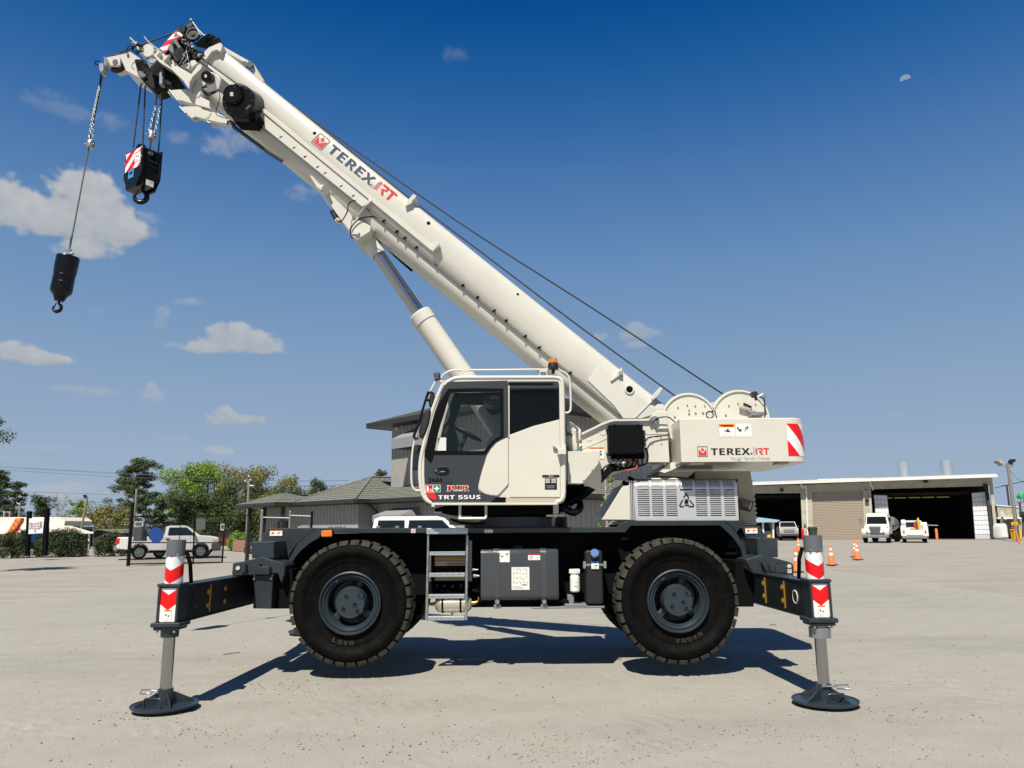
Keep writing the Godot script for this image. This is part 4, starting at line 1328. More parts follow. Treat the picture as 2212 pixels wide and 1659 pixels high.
	for c in cols:
		for k in 13:
			var y: float = 887.5 + k * 17.1
			sub("shield_slat", 6, zh - .006, zh - .002, [x_of.call(c[0], y), y + 3.6, x_of.call(c[1], y), y + 3.6, x_of.call(c[1], y), y + 12.6, x_of.call(c[0], y), y + 12.6], M.alu_plate, hs)
	# the curved top of the shield: a bent margin with upright slats
	var arc := []
	for i in 7:
		var a := PI * .5 * i / 6
		arc.append(Vector2(-.1 + .1 * cos(a), .1 * sin(a)))
	var y_top := at(6, 1000, 808, zh - .1).y
	var y_bot := at(6, 1000, 870, zh).y
	var x_l := at(6, 640, 860, zh).x
	var x_r := at(6, 1455, 860, zh).x
	var bend := func(st3: SurfaceTool, xa: float, xb: float) -> void:
		soft(st3)
		var pts := [Vector2(zh, y_bot)]
		for q in arc:
			pts.append(Vector2(zh + q.x, y_top - .1 + q.y))
		for i in pts.size() - 1:
			var n3 := Vector3(0, -(pts[i + 1].x - pts[i].x), pts[i + 1].y - pts[i].y)
			quad(st3, Vector3(xa, pts[i].y, pts[i].x), Vector3(xb, pts[i].y, pts[i].x), Vector3(xb, pts[i + 1].y, pts[i + 1].x), Vector3(xa, pts[i + 1].y, pts[i + 1].x), n3)
			var dn := n3.normalized() * -.005
			quad(st3, Vector3(xa, pts[i].y, pts[i].x) + Vector3(0, dn.y, dn.z), Vector3(xb, pts[i].y, pts[i].x) + Vector3(0, dn.y, dn.z), Vector3(xb, pts[i + 1].y, pts[i + 1].x) + Vector3(0, dn.y, dn.z), Vector3(xa, pts[i + 1].y, pts[i + 1].x) + Vector3(0, dn.y, dn.z), -n3)
	var tops := [[.03, .145], [.168, .277], [.305, .412], [.435, .568], [.593, .702], [.73, .838], [.868, .973]]
	var prev := 0.0
	for c in tops:
		var sw := S()
		bend.call(sw, lerpf(x_l, x_r, prev), lerpf(x_l, x_r, c[0]))
		put("bent_web", sw, M.alu_plate, hs)
		var cnt := 10
		for k in cnt:
			var s2 := S()
			var fa: float = lerpf(c[0], c[1], (k + .5) / cnt)
			var fb: float = lerpf(c[0], c[1], (k + 1.05) / cnt)
			bend.call(s2, lerpf(x_l, x_r, fa), lerpf(x_l, x_r, fb))
			put("bent_slat", s2, M.alu_plate, hs)
		prev = c[1]
	var sw2 := S()
	bend.call(sw2, lerpf(x_l, x_r, prev), x_r)
	put("bent_web", sw2, M.alu_plate, hs)
	for row in 15:
		for col_ in 3:
			if (row + col_) % 1 == 0:
				sub("end_slat", 6, zh - .1, zh - .03, [600 + col_ * 15, 830 + row * 19.6, 608 + col_ * 15, 832 + row * 19.6, 608 + col_ * 15, 838 + row * 19.6, 600 + col_ * 15, 836 + row * 19.6], M.alu_plate, hs)
	for q in [[596, 604], [612, 617], [627, 634]]:
		sub("end_web", 6, zh - .1, zh - .02, [q[0], 815, q[1], 812, q[1] + 4, 1128, q[0] + 2, 1128], M.alu_plate, hs)
	# the hot-surface triangle cut in the middle plate
	var tr3 := S()
	var zt := zh + .003
	for q in [[[1030, 950], [1048, 917], [1050, 917], [1072, 958]], [[1022, 966], [998, 1012], [1000, 1020], [1030, 1020]], [[1080, 972], [1110, 1012], [1108, 1020], [1070, 1020]], [[1038, 1010], [1072, 1010]], [[1000, 886], [1100, 884]]]:
		var ln := []
		for p in q:
			ln.append(at(6, p[0], p[1], zt))
		tube(tr3, ln, .008, 4)
	for x in [1043, 1053, 1063]:
		tube(tr3, curve([at(6, x - 2, 962, zt), at(6, x + 3, 974, zt), at(6, x - 4, 986, zt), at(6, x + 1, 998, zt)], 4), .007, 4)
	put("hot_surface_sign", tr3, M.black, hs)

func terex_mark(parent: Node3D, bs: Basis, c: Vector3, s: float) -> void:    # the framed red crown; s is the side of the frame
	var t := Transform3D(bs, c)
	var st := S()
	prism(st, holed(rrect(Vector2.ZERO, s, s, s * .07, 3), [rrect(Vector2.ZERO, s * .93, s * .93, s * .05, 3)]), 0, .003, t)
	put("emblem_frame", st, M.ink, parent)
	var r := S()
	var k := s * .38
	prism(r, PackedVector2Array([Vector2(-k, -k), Vector2(k, -k), Vector2(k, -k * .42), Vector2(-k, -k * .42)]), 0, .003, t)
	prism(r, PackedVector2Array([Vector2(-k, -k * .36), Vector2(-k * .62, -k * .36), Vector2(-k * .1, -k * .36), Vector2(-k * .5, k * .1), Vector2(-k, k * .62)]), 0, .003, t)
	prism(r, PackedVector2Array([Vector2(k, -k * .36), Vector2(k, k * .62), Vector2(k * .5, k * .1), Vector2(k * .1, -k * .36)]), 0, .003, t)
	prism(r, PackedVector2Array([Vector2(0, k * .05), Vector2(k * .42, k * .5), Vector2(0, k * 1.0), Vector2(-k * .42, k * .5)]), 0, .003, t)
	put("red_emblem", r, M.logo_red, parent)

func rt_mark(parent: Node3D, bs: Basis, c: Vector3, w: float, h: float, m: Material) -> void:    # arrows, R and T
	var t := Transform3D(bs, c)
	var st := S()
	for i in 5:
		var y := -h * .5 + h * (i + .1) / 5.0
		prism(st, PackedVector2Array([Vector2(-w * .5, y), Vector2(-w * .43, y + h * .07), Vector2(-w * .36, y), Vector2(-w * .36, y + h * .1), Vector2(-w * .43, y + h * .17), Vector2(-w * .5, y + h * .1)]), 0, .003, t)
	var o := -w * .3
	var q := h * .5
	prism(st, PackedVector2Array([Vector2(o, q), Vector2(o + w * .34, q), Vector2(o + w * .34, 0.0), Vector2(o + w * .2, -q * .05), Vector2(o + w * .36, -q), Vector2(o + w * .22, -q), Vector2(o + w * .04, q * .05), Vector2(o + w * .24, q * .2), Vector2(o + w * .24, q * .62), Vector2(o, q * .62)]), 0, .003, t)
	o = w * .1
	prism(st, PackedVector2Array([Vector2(o, q), Vector2(o + w * .4, q), Vector2(o + w * .4, q * .62), Vector2(o, q * .62)]), 0, .003, t)
	prism(st, PackedVector2Array([Vector2(o + w * .14, q * .5), Vector2(o + w * .26, q * .5), Vector2(o + w * .26, -q), Vector2(o + w * .14, -q)]), 0, .003, t)
	put("rt_mark", st, m, parent)

func build_counterweight() -> void:
	var cw := grp("counterweight")
	var zn := -.3
	var tl := at(6, 998, 318, zn)
	var tr := at(6, 2020, 318, zn)
	var bl := at(6, 1010, 665, zn)
	var br := at(6, 2048, 662, zn)
	var x0 := (tl.x + bl.x) * .5
	var x1 := (tr.x + br.x) * .5
	var plan := PackedVector2Array()
	var depth := 2.05
	var r := .25
	plan.append(Vector2(x0, 0))
	for e in 2:
		for i in 9:
			var a := PI * .5 * i / 8 + (PI * .5 if e == 0 else 0.0)
			if e == 0:
				var b := PI * .5 * (1.0 - i / 8.0)
				plan.append(Vector2(x1 - r + cos(b) * r, -r + sin(b) * r))
			else:
				var b := -PI * .5 * i / 8
				plan.append(Vector2(x1 - r + cos(b) * r, -depth + r + sin(b) * r))
	plan.append(Vector2(x0, -depth))
	var st := S()
	# upright prism: plan x stays x, plan y becomes z
	prism(st, plan, bl.y, tl.y, Transform3D(Basis(Vector3.RIGHT, Vector3.BACK, Vector3.UP), Vector3(0, 0, zn)), .012, false)
	var body := put("weight_block", st, M.cream, cw)
	sub("left_tongue", 6, -1.9, -.68, [838, 740, 930, 668, 1010, 665, 1000, 700, 880, 752], M.cream, cw)
	sub("under_plate", 6, -1.9, -.8, [840, 742, 1120, 742, 1060, 790, 960, 780, 830, 778], M.tan_metal, cw)
	var bs := Basis()
	var zf := zn + .001
	terex_mark(cw, bs, at(6, 1180, 582, zf), at(6, 1221, 582, zf).x - at(6, 1139, 582, zf).x)
	word(cw, "TEREX", 6, [1246, 556, 1560, 607], zf + .001, M.ink)
	word(cw, "R", 6, [1568, 592, 1575, 602], zf + .001, M.ink)
	var rg := S()
	lathe(rg, Transform3D(bs, at(6, 1571, 597, zf)), [[.013, 0], [.013, .003], [.0105, .003], [.0105, 0]], 14)
	put("registered_ring", rg, M.ink, cw)
	var dv := S()
	span(dv, at(6, 1589, 545, zf), at(6, 1591, 614, zf + .003))
	put("divider_line", dv, M.ink, cw)
	rt_mark(cw, bs, at(6, 1656, 580, zf), at(6, 1709, 580, zf).x - at(6, 1600, 580, zf).x, at(6, 1650, 554, zf).y - at(6, 1650, 607, zf).y, M.logo_red)
	word(cw, "Rough Terrain Cranes", 6, [1410, 624, 1717, 656], zf + .001, M.text_grey, "Droid Sans", 400, .002)
	label("warning_label", cw, 6, [1309, 362, 1440, 463], zf, M.label_warning)
	label("safety_label", cw, 6, [1441, 361, 1573, 463], zf, M.label_person)
	word(cw, "WARNING", 6, [1342, 370, 1428, 385], zf + .003, M.ink, "Droid Sans", 700, .002)
	# red and white stripes wrapped round the rounded corner
	var sp := S()
	var ya := at(6, 1900, 358, zn).y
	var yb := at(6, 1900, 617, zn).y
	var line := [Vector2(at(6, 1856, 480, zn).x, 0.0)]
	for i in range(1, 9):
		line.append(plan[i])
	var len_ := [0.0]
	for i in range(1, line.size()):
		len_.append(len_[-1] + (line[i] as Vector2).distance_to(line[i - 1]))
	for i in line.size() - 1:
		var out := (Vector2((line[i + 1] - line[i]).y, -(line[i + 1] - line[i]).x)).normalized() * -.003
		var p := [Vector3(line[i].x + out.x, ya, zn + line[i].y + out.y), Vector3(line[i + 1].x + out.x, ya, zn + line[i + 1].y + out.y), Vector3(line[i + 1].x + out.x, yb, zn + line[i + 1].y + out.y), Vector3(line[i].x + out.x, yb, zn + line[i].y + out.y)]
		var uv := [Vector2(len_[i] / .42, 0), Vector2(len_[i + 1] / .42, 0), Vector2(len_[i + 1] / .42, 1), Vector2(len_[i] / .42, 1)]
		flat(sp)
		for k in [0, 1, 2, 0, 2, 3]:
			sp.set_uv(uv[k])
			sp.add_vertex(p[k])
	put("warning_stripes", sp, M.weight_stripes, cw)
	sub("lower_pad", 6, zn - .3, zn - .1, [1780, 668, 1872, 666, 1872, 678, 1780, 680], M.tan_metal, cw)
	sub("lower_pad", 6, zn - .3, zn - .1, [1085, 672, 1195, 670, 1195, 684, 1090, 688], M.cream, cw)

var bt := Transform3D()       # the boom's own axes: x down along it to the right, y out of its back, z to the photographer
const BZ := -1.38             # middle of the boom

func on_boom(k: int, x: float, y: float, z := ZB) -> Vector3:
	return bt.affine_inverse() * at(k, x, y, z)

func build_boom() -> void:
	var a := at(0, 1339, 794, ZB)
	var b := at(0, 487, 108, ZB)
	var d := (b - a).normalized()
	bt = Transform3D(Basis(-d, Vector3(d.y, -d.x, 0), Z), Vector3(a.x, a.y, 0))
	var h: float = -on_boom(0, 1302, 909).y
	var x0: float = on_boom(0, 428, 135).x
	var x1: float = on_boom(0, 1432, 905).x
	var boom := grp("boom")
	var sweep := Transform3D(Basis(bt.basis.z, bt.basis.y, bt.basis.x), bt * Vector3(0, 0, BZ))
	var up := PackedVector2Array()
	for q in [[-.285, -h * .68], [-.285, -.14], [-.275, -.06], [-.25, -.025], [-.21, 0], [.21, 0], [.25, -.025], [.275, -.06], [.285, -.14], [.285, -h * .68]]:
		up.append(Vector2(q[0], q[1]))
	var u := S()
	prism(u, up, x0, x1, sweep, 0.0, true)
	var base := put("boom_section", u, M.boom_white, boom)
	var lo := PackedVector2Array()
	var w := .235
	lo.append(Vector2(-w, -h * .66))
	for i in 13:
		var t := PI * i / 12
		lo.append(Vector2(-cos(t) * w, -h * .74 - sin(t) * h * .26))
	lo.append(Vector2(w, -h * .66))
	var l := S()
	prism(l, lo, on_boom(0, 408, 190).x, x1 - .02, sweep, 0.0, true)
	put("boom_underside", l, M.boom_white, boom)
	# cable clips along the ledge
	var ledge := -h * .68
	var cab := S()
	tube(cab, [bt * Vector3(x0 + 1.2, ledge - .02, ZB - .005), bt * Vector3(x1 - .35, ledge - .02, ZB - .005)], .009)
	put("boom_cable", cab, M.cable_grey, boom)
	for q in [[3, 125, 470], [3, 250, 570], [3, 392, 680], [3, 477, 745], [3, 655, 890], [3, 790, 995], [3, 1128, 1270], [3, 1272, 1388], [3, 1360, 1460], [3, 1492, 1560], [4, 85, 372], [4, 208, 470], [4, 347, 580], [4, 447, 660], [4, 605, 790], [4, 722, 883], [4, 850, 985], [4, 980, 1090], [1, 1790, 885], [1, 1945, 1008]]:
		var c := S()
		box(c, bt * Vector3(on_boom(q[0], q[1], q[2]).x, ledge - .005, ZB + .016), Vector3(.025, .055, .03), bt.basis * Basis(Z, -.35), .008)
		put("cable_clip", c, M.black, base)
	# reinforcing doubler plate at the foot, pivot bush, lugs
	var zb := ZB + .0065
	var ft := sub("foot_plate", 4, ZB - .02, ZB + .022, [1218, 1033, 1250, 1062, 1700, 1415, 1690, 1440, 1560, 1480, 1410, 1480, 1330, 1370, 1115, 1165], M.boom_white, boom, .004)
	var bush := S()
	var bc := at(4, 1459, 1243, ZB)
	lathe(bush, Transform3D(Basis(), bc), [[.07, 0], [.07, .036], [.066, .04], [.049, .04], [.047, .026], [0, .0255]], 28)
	put("pivot_bush", bush, M.boom_white, ft)
	var hl := S()
	prism(hl, disc2(Vector2(bc.x, bc.y), .046, 24), bc.z, bc.z + .028)
	put("pivot_hole", hl, M.black, ft)
	for q in [[4, 535, 450, .018], [3, 1620, 1295, .028], [3, 355, 296, .027]]:
		var c := at(q[0], q[1], q[2], ZB)
		var hs := S()
		prism(hs, disc2(Vector2(c.x, c.y), q[3], 18), c.z - .02, c.z + .006)
		put("port_hole", hs, M.black, base)
	sub("rope_guard", 4, ZB - .35, ZB + .05, [1395, 1057, 1402, 1063, 1404, 1100, 1380, 1125, 1312, 1172, 1304, 1166], M.boom_white, boom, .006)
	ring_eye(at(4, 1388, 1106, ZB + .05), .02, boom)
	sub("rope_guard", 4, ZB - .4, ZB + .06, [1715, 1220, 1740, 1228, 1712, 1282, 1660, 1330, 1648, 1318, 1650, 1296], M.boom_white, boom, .006)
	sub("foot_rib", 4, ZB - .02, ZB + .034, [1648, 1326, 1656, 1332, 1518, 1470, 1508, 1470], M.boom_white, boom)
	sub("rope_guard", 3, ZB - .3, ZB + .06, [1450, 968, 1484, 985, 1482, 1002, 1435, 1055, 1440, 1068, 1362, 1108, 1386, 1040], M.boom_white, boom, .006)
	sub("weld_seam", 4, ZB - .01, ZB + .004, [-1400, -975, -1400, -979, 1150, 1080, 1150, 1084], M.boom_white, boom)
	# the long tray on the upper boom that ends in an angle bracket
	sub("side_tray", 3, ZB, ZB + .05, [-830, -440, -825, -470, 1690, 1560, 1655, 1600, 1640, 1590], M.boom_white, boom, .004)
	sub("tray_bracket", 3, ZB, ZB + .13, [1700, 1497, 1742, 1512, 1738, 1530, 1668, 1610, 1648, 1590, 1652, 1560], M.boom_white, boom, .004)
	sub("side_panel", 3, ZB, ZB + .026, [-420, -150, -400, -120, 0, 180, 975, 1025, 970, 1060, 880, 1110, 0, 400, -420, 60], M.boom_white, boom, .004)
	# lifting lug and knuckle where the cylinder meets the boom
	sub("cylinder_lug", 3, -1.62, ZB + .07, [960, 1020, 985, 1020, 990, 1050, 905, 1120, 850, 1200, 835, 1260, 900, 1280, 985, 1330, 970, 1390, 830, 1480, 790, 1455, 750, 1380, 770, 1300], M.boom_white, boom, .01)
	sub("gusset_plate", 3, -1.6, ZB - .02, [300, 770, 320, 760, 410, 860, 520, 960, 760, 1200, 800, 1290, 760, 1380, 740, 1380, 640, 1250, 460, 990, 400, 930, 330, 820], M.boom_white, boom, .008)
	var rl := S()
	cyl(rl, at(3, 428, 910, ZB - .05), at(3, 478, 910, ZB + .12), .055, .055, 18)
	put("roller", rl, M.boom_white, boom)
	sub("roller_cover", 3, ZB - .1, ZB + .1, [400, 890, 432, 852, 505, 905, 500, 935, 465, 965, 402, 925], M.boom_white, boom, .02, .03)
	var pn := S()
	var pc := at(3, 828, 1402, ZB + .07)
	lathe(pn, Transform3D(Basis(), pc), [[.04, 0], [.04, .03], [.034, .034], [0, .034]], 18)
	put("cylinder_pin", pn, M.boom_white, boom)
	sub("pin_strap", 3, ZB + .07, ZB + .085, [762, 1402, 800, 1408, 798, 1418, 762, 1412], M.boom_white, boom)
	var wire := S()
	var zw := ZB + .1
	tube(wire, curve([at(3, 815, 1043, zw), at(3, 760, 1055, zw), at(3, 728, 1090, zw), at(3, 720, 1160, zw), at(3, 690, 1220, zw), at(3, 655, 1268, zw), at(3, 615, 1272, zw), at(3, 600, 1250, zw)], 5), .0085)
	tube(wire, curve([at(3, 1050, 1230, zw), at(3, 960, 1222, zw), at(3, 850, 1250, zw), at(3, 775, 1320, zw), at(3, 752, 1390, zw), at(3, 765, 1450, zw), at(3, 782, 1466, zw)], 5), .0085)
	put("sensor_wire", wire, M.black, boom)
	var fl := S()
	cyl(fl, at(3, 552, 1160, -1.2), at(3, 595, 1240, -1.2), .042, .042, 16)
	put("flood_lamp", fl, M.plastic_black, boom)
	sub("lamp_foot", 3, -1.25, -1.15, [575, 1260, 600, 1230, 640, 1240, 640, 1262, 610, 1280], M.cream, boom, .006)
	# lettering that lies along the boom
	var zt := ZB + .0075
	var bs := bt.basis
	var em := at(3, 424, 390, ZB)
	terex_mark(boom, bs, Vector3(em.x, em.y, zt), at(3, 318, 385, ZB).distance_to(at(3, 432, 482, ZB)) * .98)
	var e0 := at(3, 545, 486, ZB)
	var e1 := at(3, 965, 810, ZB)
	var tc := at(3, 766, 647, ZB)
	lettering(boom, "TEREX", Vector3(tc.x, tc.y, zt), e0.distance_to(e1) * 1.16, at(3, 655, 520, ZB).distance_to(at(3, 596, 604, ZB)) * 1.04, bs, M.letter_steel, "Droid Sans", 700, .004)
	var rc := at(3, 1145, 945, ZB)
	rt_mark(boom, bs, Vector3(rc.x, rc.y, zt), at(3, 1050, 878, ZB).distance_to(at(3, 1240, 1018, ZB)), at(3, 1160, 880, ZB).distance_to(at(3, 1088, 970, ZB)), M.logo_red)
	var dl := S()
	var dc := at(3, 1040, 872, ZB)
	box(dl, Vector3(dc.x, dc.y, zt), Vector3(.004, .16, .003), bs)
	put("divider_line", dl, M.ink, boom)
	var rg := S()
	var rr := at(3, 985, 877, ZB)
	lathe(rg, Transform3D(bs, Vector3(rr.x, rr.y, zt)), [[.022, 0], [.022, .003], [.018, .003], [.018, 0]], 16)
	put("registered_ring", rg, M.ink, boom)
	# lift cylinder
	var lc := grp("lift_cylinder")
	var c0 := at(0, 785, 495, BZ)
	var c1 := at(0, 816, 556, BZ)
	var dirv := (at(0, 1000, 812, BZ) - at(0, 800, 525, BZ)).normalized()
	var c2 := at(0, 800, 525, BZ)
	var rod_end: float = (at(0, 905, 678, BZ) - c2).length()
	var s0: float = (at(0, 817, 553, BZ) - c2).length()
	var sl := S()
	cyl(sl, c2 - dirv * .3, c2 + dirv * s0, .125, .125, 24)
	put("rod_eye", sl, M.boom_white, lc)
	var rod := S()
	cyl(rod, c2, c2 + dirv * (rod_end + .1), .098, .098, 28)
	put("piston_rod", rod, M.chrome, lc)
	var br := S()
	lathe(br, Transform3D(frame_of(dirv), c2), [[.1, rod_end + .1], [.1, rod_end], [.165, rod_end], [.178, rod_end + .02], [.178, rod_end + .17], [.165, rod_end + .18], [.165, rod_end + 3.6], [0, rod_end + 3.6]], 32)
	put("barrel", br, M.boom_white, lc)
	var pipe := S()
	tube(pipe, [at(3, 1055, 1460, -1.6), at(3, 1240, 1650, -1.6), at(0, 890, 585, -1.6)], .02)
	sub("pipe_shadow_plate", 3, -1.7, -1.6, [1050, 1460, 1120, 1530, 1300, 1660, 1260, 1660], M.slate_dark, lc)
	put("hydraulic_pipe", pipe, M.black, lc)

func sheave(parent: Node3D, c: Vector3, r: float, thick: float, m: Material, axis := Vector3.BACK, n := "sheave") -> void:
	var st := S()
	lathe(st, Transform3D(frame_of(axis), c), [[0, -thick * .3], [r * .3, -thick * .3], [r * .32, -thick * .2], [r * .75, -thick * .2], [r * .78, -thick * .5], [r, -thick * .5], [r * .9, -thick * .1], [r * .9, thick * .1], [r, thick * .5], [r * .78, thick * .5], [r * .75, thick * .2], [r * .32, thick * .2], [r * .3, thick * .5], [0, thick * .5]], 36)
	put(n, st, m, parent)

func build_boom_head() -> void:
	var hd := grp("boom_head")
	var zn := -1.02
	# collar where the head begins
	sub("head_flange", 24, -1.74, -1.02, [1700, 700, 1840, 560, 2030, 478, 2070, 490, 2090, 540, 2060, 640, 2020, 640, 1990, 610, 1900, 640, 1790, 790, 1740, 760], M.boom_white, hd, .008)
	sub("side_flange", 24, -1.06, -.96, [1390, 1185, 1500, 1080, 1640, 880, 1690, 862, 1720, 900, 1700, 960, 1560, 1090, 1500, 1200, 1490, 1320, 1420, 1230], M.boom_white, hd, .006)
	sub("channel_plate", 24, -1.1, -.97, [830, 690, 850, 680, 1160, 930, 1260, 890, 1500, 1030, 1560, 1060, 1420, 1190, 1390, 1180, 1170, 970, 940, 830], M.boom_white, hd, .006)
	sub("channel_plate", 24, -1.55, -1.45, [880, 600, 910, 590, 1060, 690, 1290, 850, 1330, 890, 1280, 910, 1060, 740, 870, 640], M.boom_white, hd, .006)
	sub("channel_floor", 24, -1.45, -1.1, [940, 700, 1080, 700, 1290, 880, 1190, 940, 1050, 860], M.boom_white, hd)
	sub("channel_web", 24, -1.45, -1.0, [1000, 800, 1090, 725, 1100, 735, 1020, 812], M.boom_white, hd)
	sub("channel_web", 24, -1.45, -1.0, [860, 700, 930, 610, 960, 640, 890, 720], M.boom_white, hd)
	sub("upper_tab", 24, -1.5, -1.05, [1320, 890, 1540, 790, 1590, 790, 1640, 850, 1500, 960, 1400, 940], M.boom_white, hd, .008)
	# black head box under the channel
	sub("head_box", 24, -1.42, -1.1, [500, 790, 600, 780, 720, 860, 790, 940, 1000, 900, 1160, 960, 1290, 1110, 1250, 1160, 1180, 1200, 1165, 1250, 1080, 1240, 1010, 1230, 940, 1285, 820, 1303, 720, 1230, 630, 1110, 560, 1050], M.black_paint, hd, .008)
	sub("head_body", 24, -1.72, -1.16, [1040, 670, 1150, 560, 1300, 420, 1400, 400, 1700, 690, 1600, 800, 1500, 800, 1330, 880, 1150, 750], M.black_paint, hd, .01)
	sub("head_collar", 2, -1.6, ZB + .01, [1195, 620, 1290, 560, 1340, 620, 1350, 760, 1330, 900, 1280, 950, 1225, 880, 1200, 740], M.boom_white, hd, .03, .05)
	sub("grey_plate", 24, -1.1, -1.06, [798, 1022, 970, 880, 1000, 890, 1005, 950, 1030, 1020, 940, 1055, 880, 1050], M.slate_light, hd, .004)
	sub("grey_plate", 24, -1.1, -1.06, [560, 1000, 600, 980, 635, 1000, 715, 1072, 650, 1105, 610, 1100, 570, 1050], M.slate_light, hd, .004)
	sub("grey_plate", 24, -1.1, -1.05, [1080, 700, 1140, 680, 1155, 750, 1120, 760], M.slate_light, hd, .004)
	sub("sensor_box", 24, -1.06, -.9, [708, 806, 790, 738, 920, 790, 775, 950, 765, 940], M.slate_light, hd, .01)
	sub("sensor_plate", 24, -.9, -.893, [752, 800, 800, 752, 900, 780, 860, 850, 790, 840], M.galv, hd)
	# red and white board on top
	var sb := S()
	var q0 := at(24, 960, 580, -1.08)
	var q1 := at(24, 1260, 250, -1.08)
	var q2 := at(24, 1380, 350, -1.08)
	var q3 := at(24, 1050, 672, -1.08)
	flat(sb)
	var qs := [q0, q1, q2, q3]
	var uv := [Vector2(0, 1), Vector2(0, 0), Vector2(1, 0), Vector2(1, 1)]
	for i in [0, 1, 2, 0, 2, 3]:
		sb.set_uv(uv[i])
		sb.add_vertex(qs[i])
	put("warning_stripes", sb, M.head_stripes, hd)
	sub("stripe_board", 24, -1.5, -1.083, [960, 580, 1260, 250, 1340, 235, 1380, 350, 1050, 672], M.black_paint, hd)
	sub("control_case", 24, -1.08, -.9, [1090, 570, 1180, 410, 1260, 430, 1340, 560, 1210, 690, 1140, 650], M.slate_light, hd, .014)
	sub("case_plug", 24, -.9, -.8, [1140, 470, 1190, 430, 1240, 500, 1180, 520], M.plastic_black, hd, .01)
	# upper sheaves and their plates
	sheave(hd, at(24, 1560, 330, -1.3), .108, .05, M.slate)
	sheave(hd, at(24, 1520, 340, -1.42), .108, .05, M.slate_dark)
	for i in 5:
		var st := S()
		var c := at(24, 1640 + i * 42 + 60, 520 + i * 12 - 60, -1.15 - i * .1)
		box(st, c, Vector3(.2, .01, .1), Basis(Z, deg_to_rad(42.0)), .004)
		put("rope_keeper", st, M.black_paint, hd)
	for i in 3:
		var dsc := S()
		var c := at(24, [1800, 1870, 1960][i], [410, 440, 480][i], -1.35)
		lathe(dsc, Transform3D(frame_of(Vector3(-.62, .75, .22)), c), [[0, -.008], [.1, -.008], [.1, .008], [0, .008]], 22)
		put("sheave_cheek", dsc, M.black_paint, hd)
	sub("mast_plate", 24, -1.4, -1.3, [1300, 170, 1330, 150, 1420, 250, 1400, 290, 1350, 300], M.black_paint, hd, .006)
	sub("mast_plate", 24, -1.36, -1.3, [1375, 140, 1390, 140, 1510, 235, 1560, 440, 1590, 470, 1570, 480, 1540, 450, 1490, 250], M.slate, hd, .004)
	sub("mast_plate", 24, -1.45, -1.36, [1400, 180, 1530, 110, 1560, 130, 1480, 260, 1400, 320], M.slate, hd, .006)
	var bar := S()
	tube(bar, [at(24, 1530, 85, -1.28), at(24, 1640, 240, -1.28), at(24, 1780, 380, -1.28)], .016)
	tube(bar, [at(24, 1540, 110, -1.28), at(24, 1700, 350, -1.28)], .01)
	ball(bar, at(24, 1528, 84, -1.28), Vector3.ONE * .035, 8)
	ball(bar, at(24, 1776, 362, -1.28), Vector3.ONE * .028, 8)
	put("tension_bar", bar, M.galv_dark, hd)
	var r := RandomNumberGenerator.new()
	r.seed = 5
	for i in 34:                      # fittings and hose ends in a row across the head
		var f := r.randf()
		var c := at(24, lerpf(1240, 1690, f) + r.randf_range(-25, 25), lerpf(310, 720, f) + r.randf_range(-25, 25), -1.06 + r.randf_range(-.02, .05))
		var st := S()
		if i % 3:
			box(st, c, Vector3(r.randf_range(.02, .042), r.randf_range(.02, .042), .05), Basis(Z, .7 + r.randf_range(-.3, .3)), .008)
		else:
			cyl(st, c, c + Vector3(r.randf_range(-.05, .05), r.randf_range(-.05, .05), .03), .012, .009, 6)
		put("hose_fitting", st, M.galv if i % 2 else M.tan_metal, hd)
	for i in 7:
		var st := S()
		var x := 1330.0 + i * 55
		tube(st, curve([at(24, x, 380 + i * 48, -1.04), at(24, x + 30, 470 + i * 30, -.99), at(24, x + 90, 560 + i * 18, -1.0), at(24, x + 40, 640 + i * 22, -1.05)], 4), .012)
		put("hose", st, M.black_gloss, hd)
	for q in [[1370, 690, 1440, 650], [1400, 720, 1310, 870], [1460, 760, 1370, 860], [1440, 650, 1480, 800]]:
		var st := S()
		tube(st, [at(24, q[0], q[1], -.98), at(24, q[2], q[3], -.98)], .009)
		ball(st, at(24, q[0], q[1], -.98), Vector3.ONE * .02, 8)
		put("shackle", st, M.galv, hd)
	# auxiliary sheave arm
	var ax := grp("auxiliary_arm")
	for z in [-1.12, -1.62]:
		sub("arm_plate", 24, z - .04, z, [-30, 780, 0, 745, 300, 690, 370, 660, 420, 640, 640, 790, 700, 800, 540, 780, 500, 800, 545, 940, 620, 1130, 345, 985, 330, 950, 250, 760, 240, 880, 200, 895, -30, 890], M.boom_white, ax, .006)
	sub("arm_plate", 24, -1.62, -1.16, [-30, 760, 0, 748, 330, 680, 345, 700, 0, 775, -30, 785], M.boom_white, ax)
	sub("arm_web", 24, -1.58, -1.16, [345, 985, 345, 960, 545, 1010, 620, 1130], M.boom_white, ax)
	sub("arm_bracket", 24, -1.4, -1.05, [560, 620, 640, 560, 760, 545, 860, 590, 840, 690, 760, 740, 690, 740], M.boom_white, ax, .01)
	sub("arm_bracket", 24, -1.6, -1.4, [640, 560, 720, 490, 770, 500, 880, 570, 900, 620, 700, 640], M.boom_white, ax, .006)
	sheave(ax, at(24, 175, 850, -1.37), .15, .08, M.rubber_dark)
	var hub := S()
	lathe(hub, Transform3D(Basis(), at(24, 155, 828, -1.12)), [[.042, 0], [.042, .01], [.036, .01], [.03, .005], [0, .005]], 20)
	put("sheave_hub", hub, M.galv, ax)
	for i in 6:
		bolts("bolt", [at(24, 155 + cos(TAU * i / 6) * 28, 828 + sin(TAU * i / 6) * 28, -1.112)], .007, .012, M.steel_dark, ax)
	bolts("rust_bolt", [at(24, 388, 712, -1.12)], .02, .02, M.rust, ax)
	var coil := S()
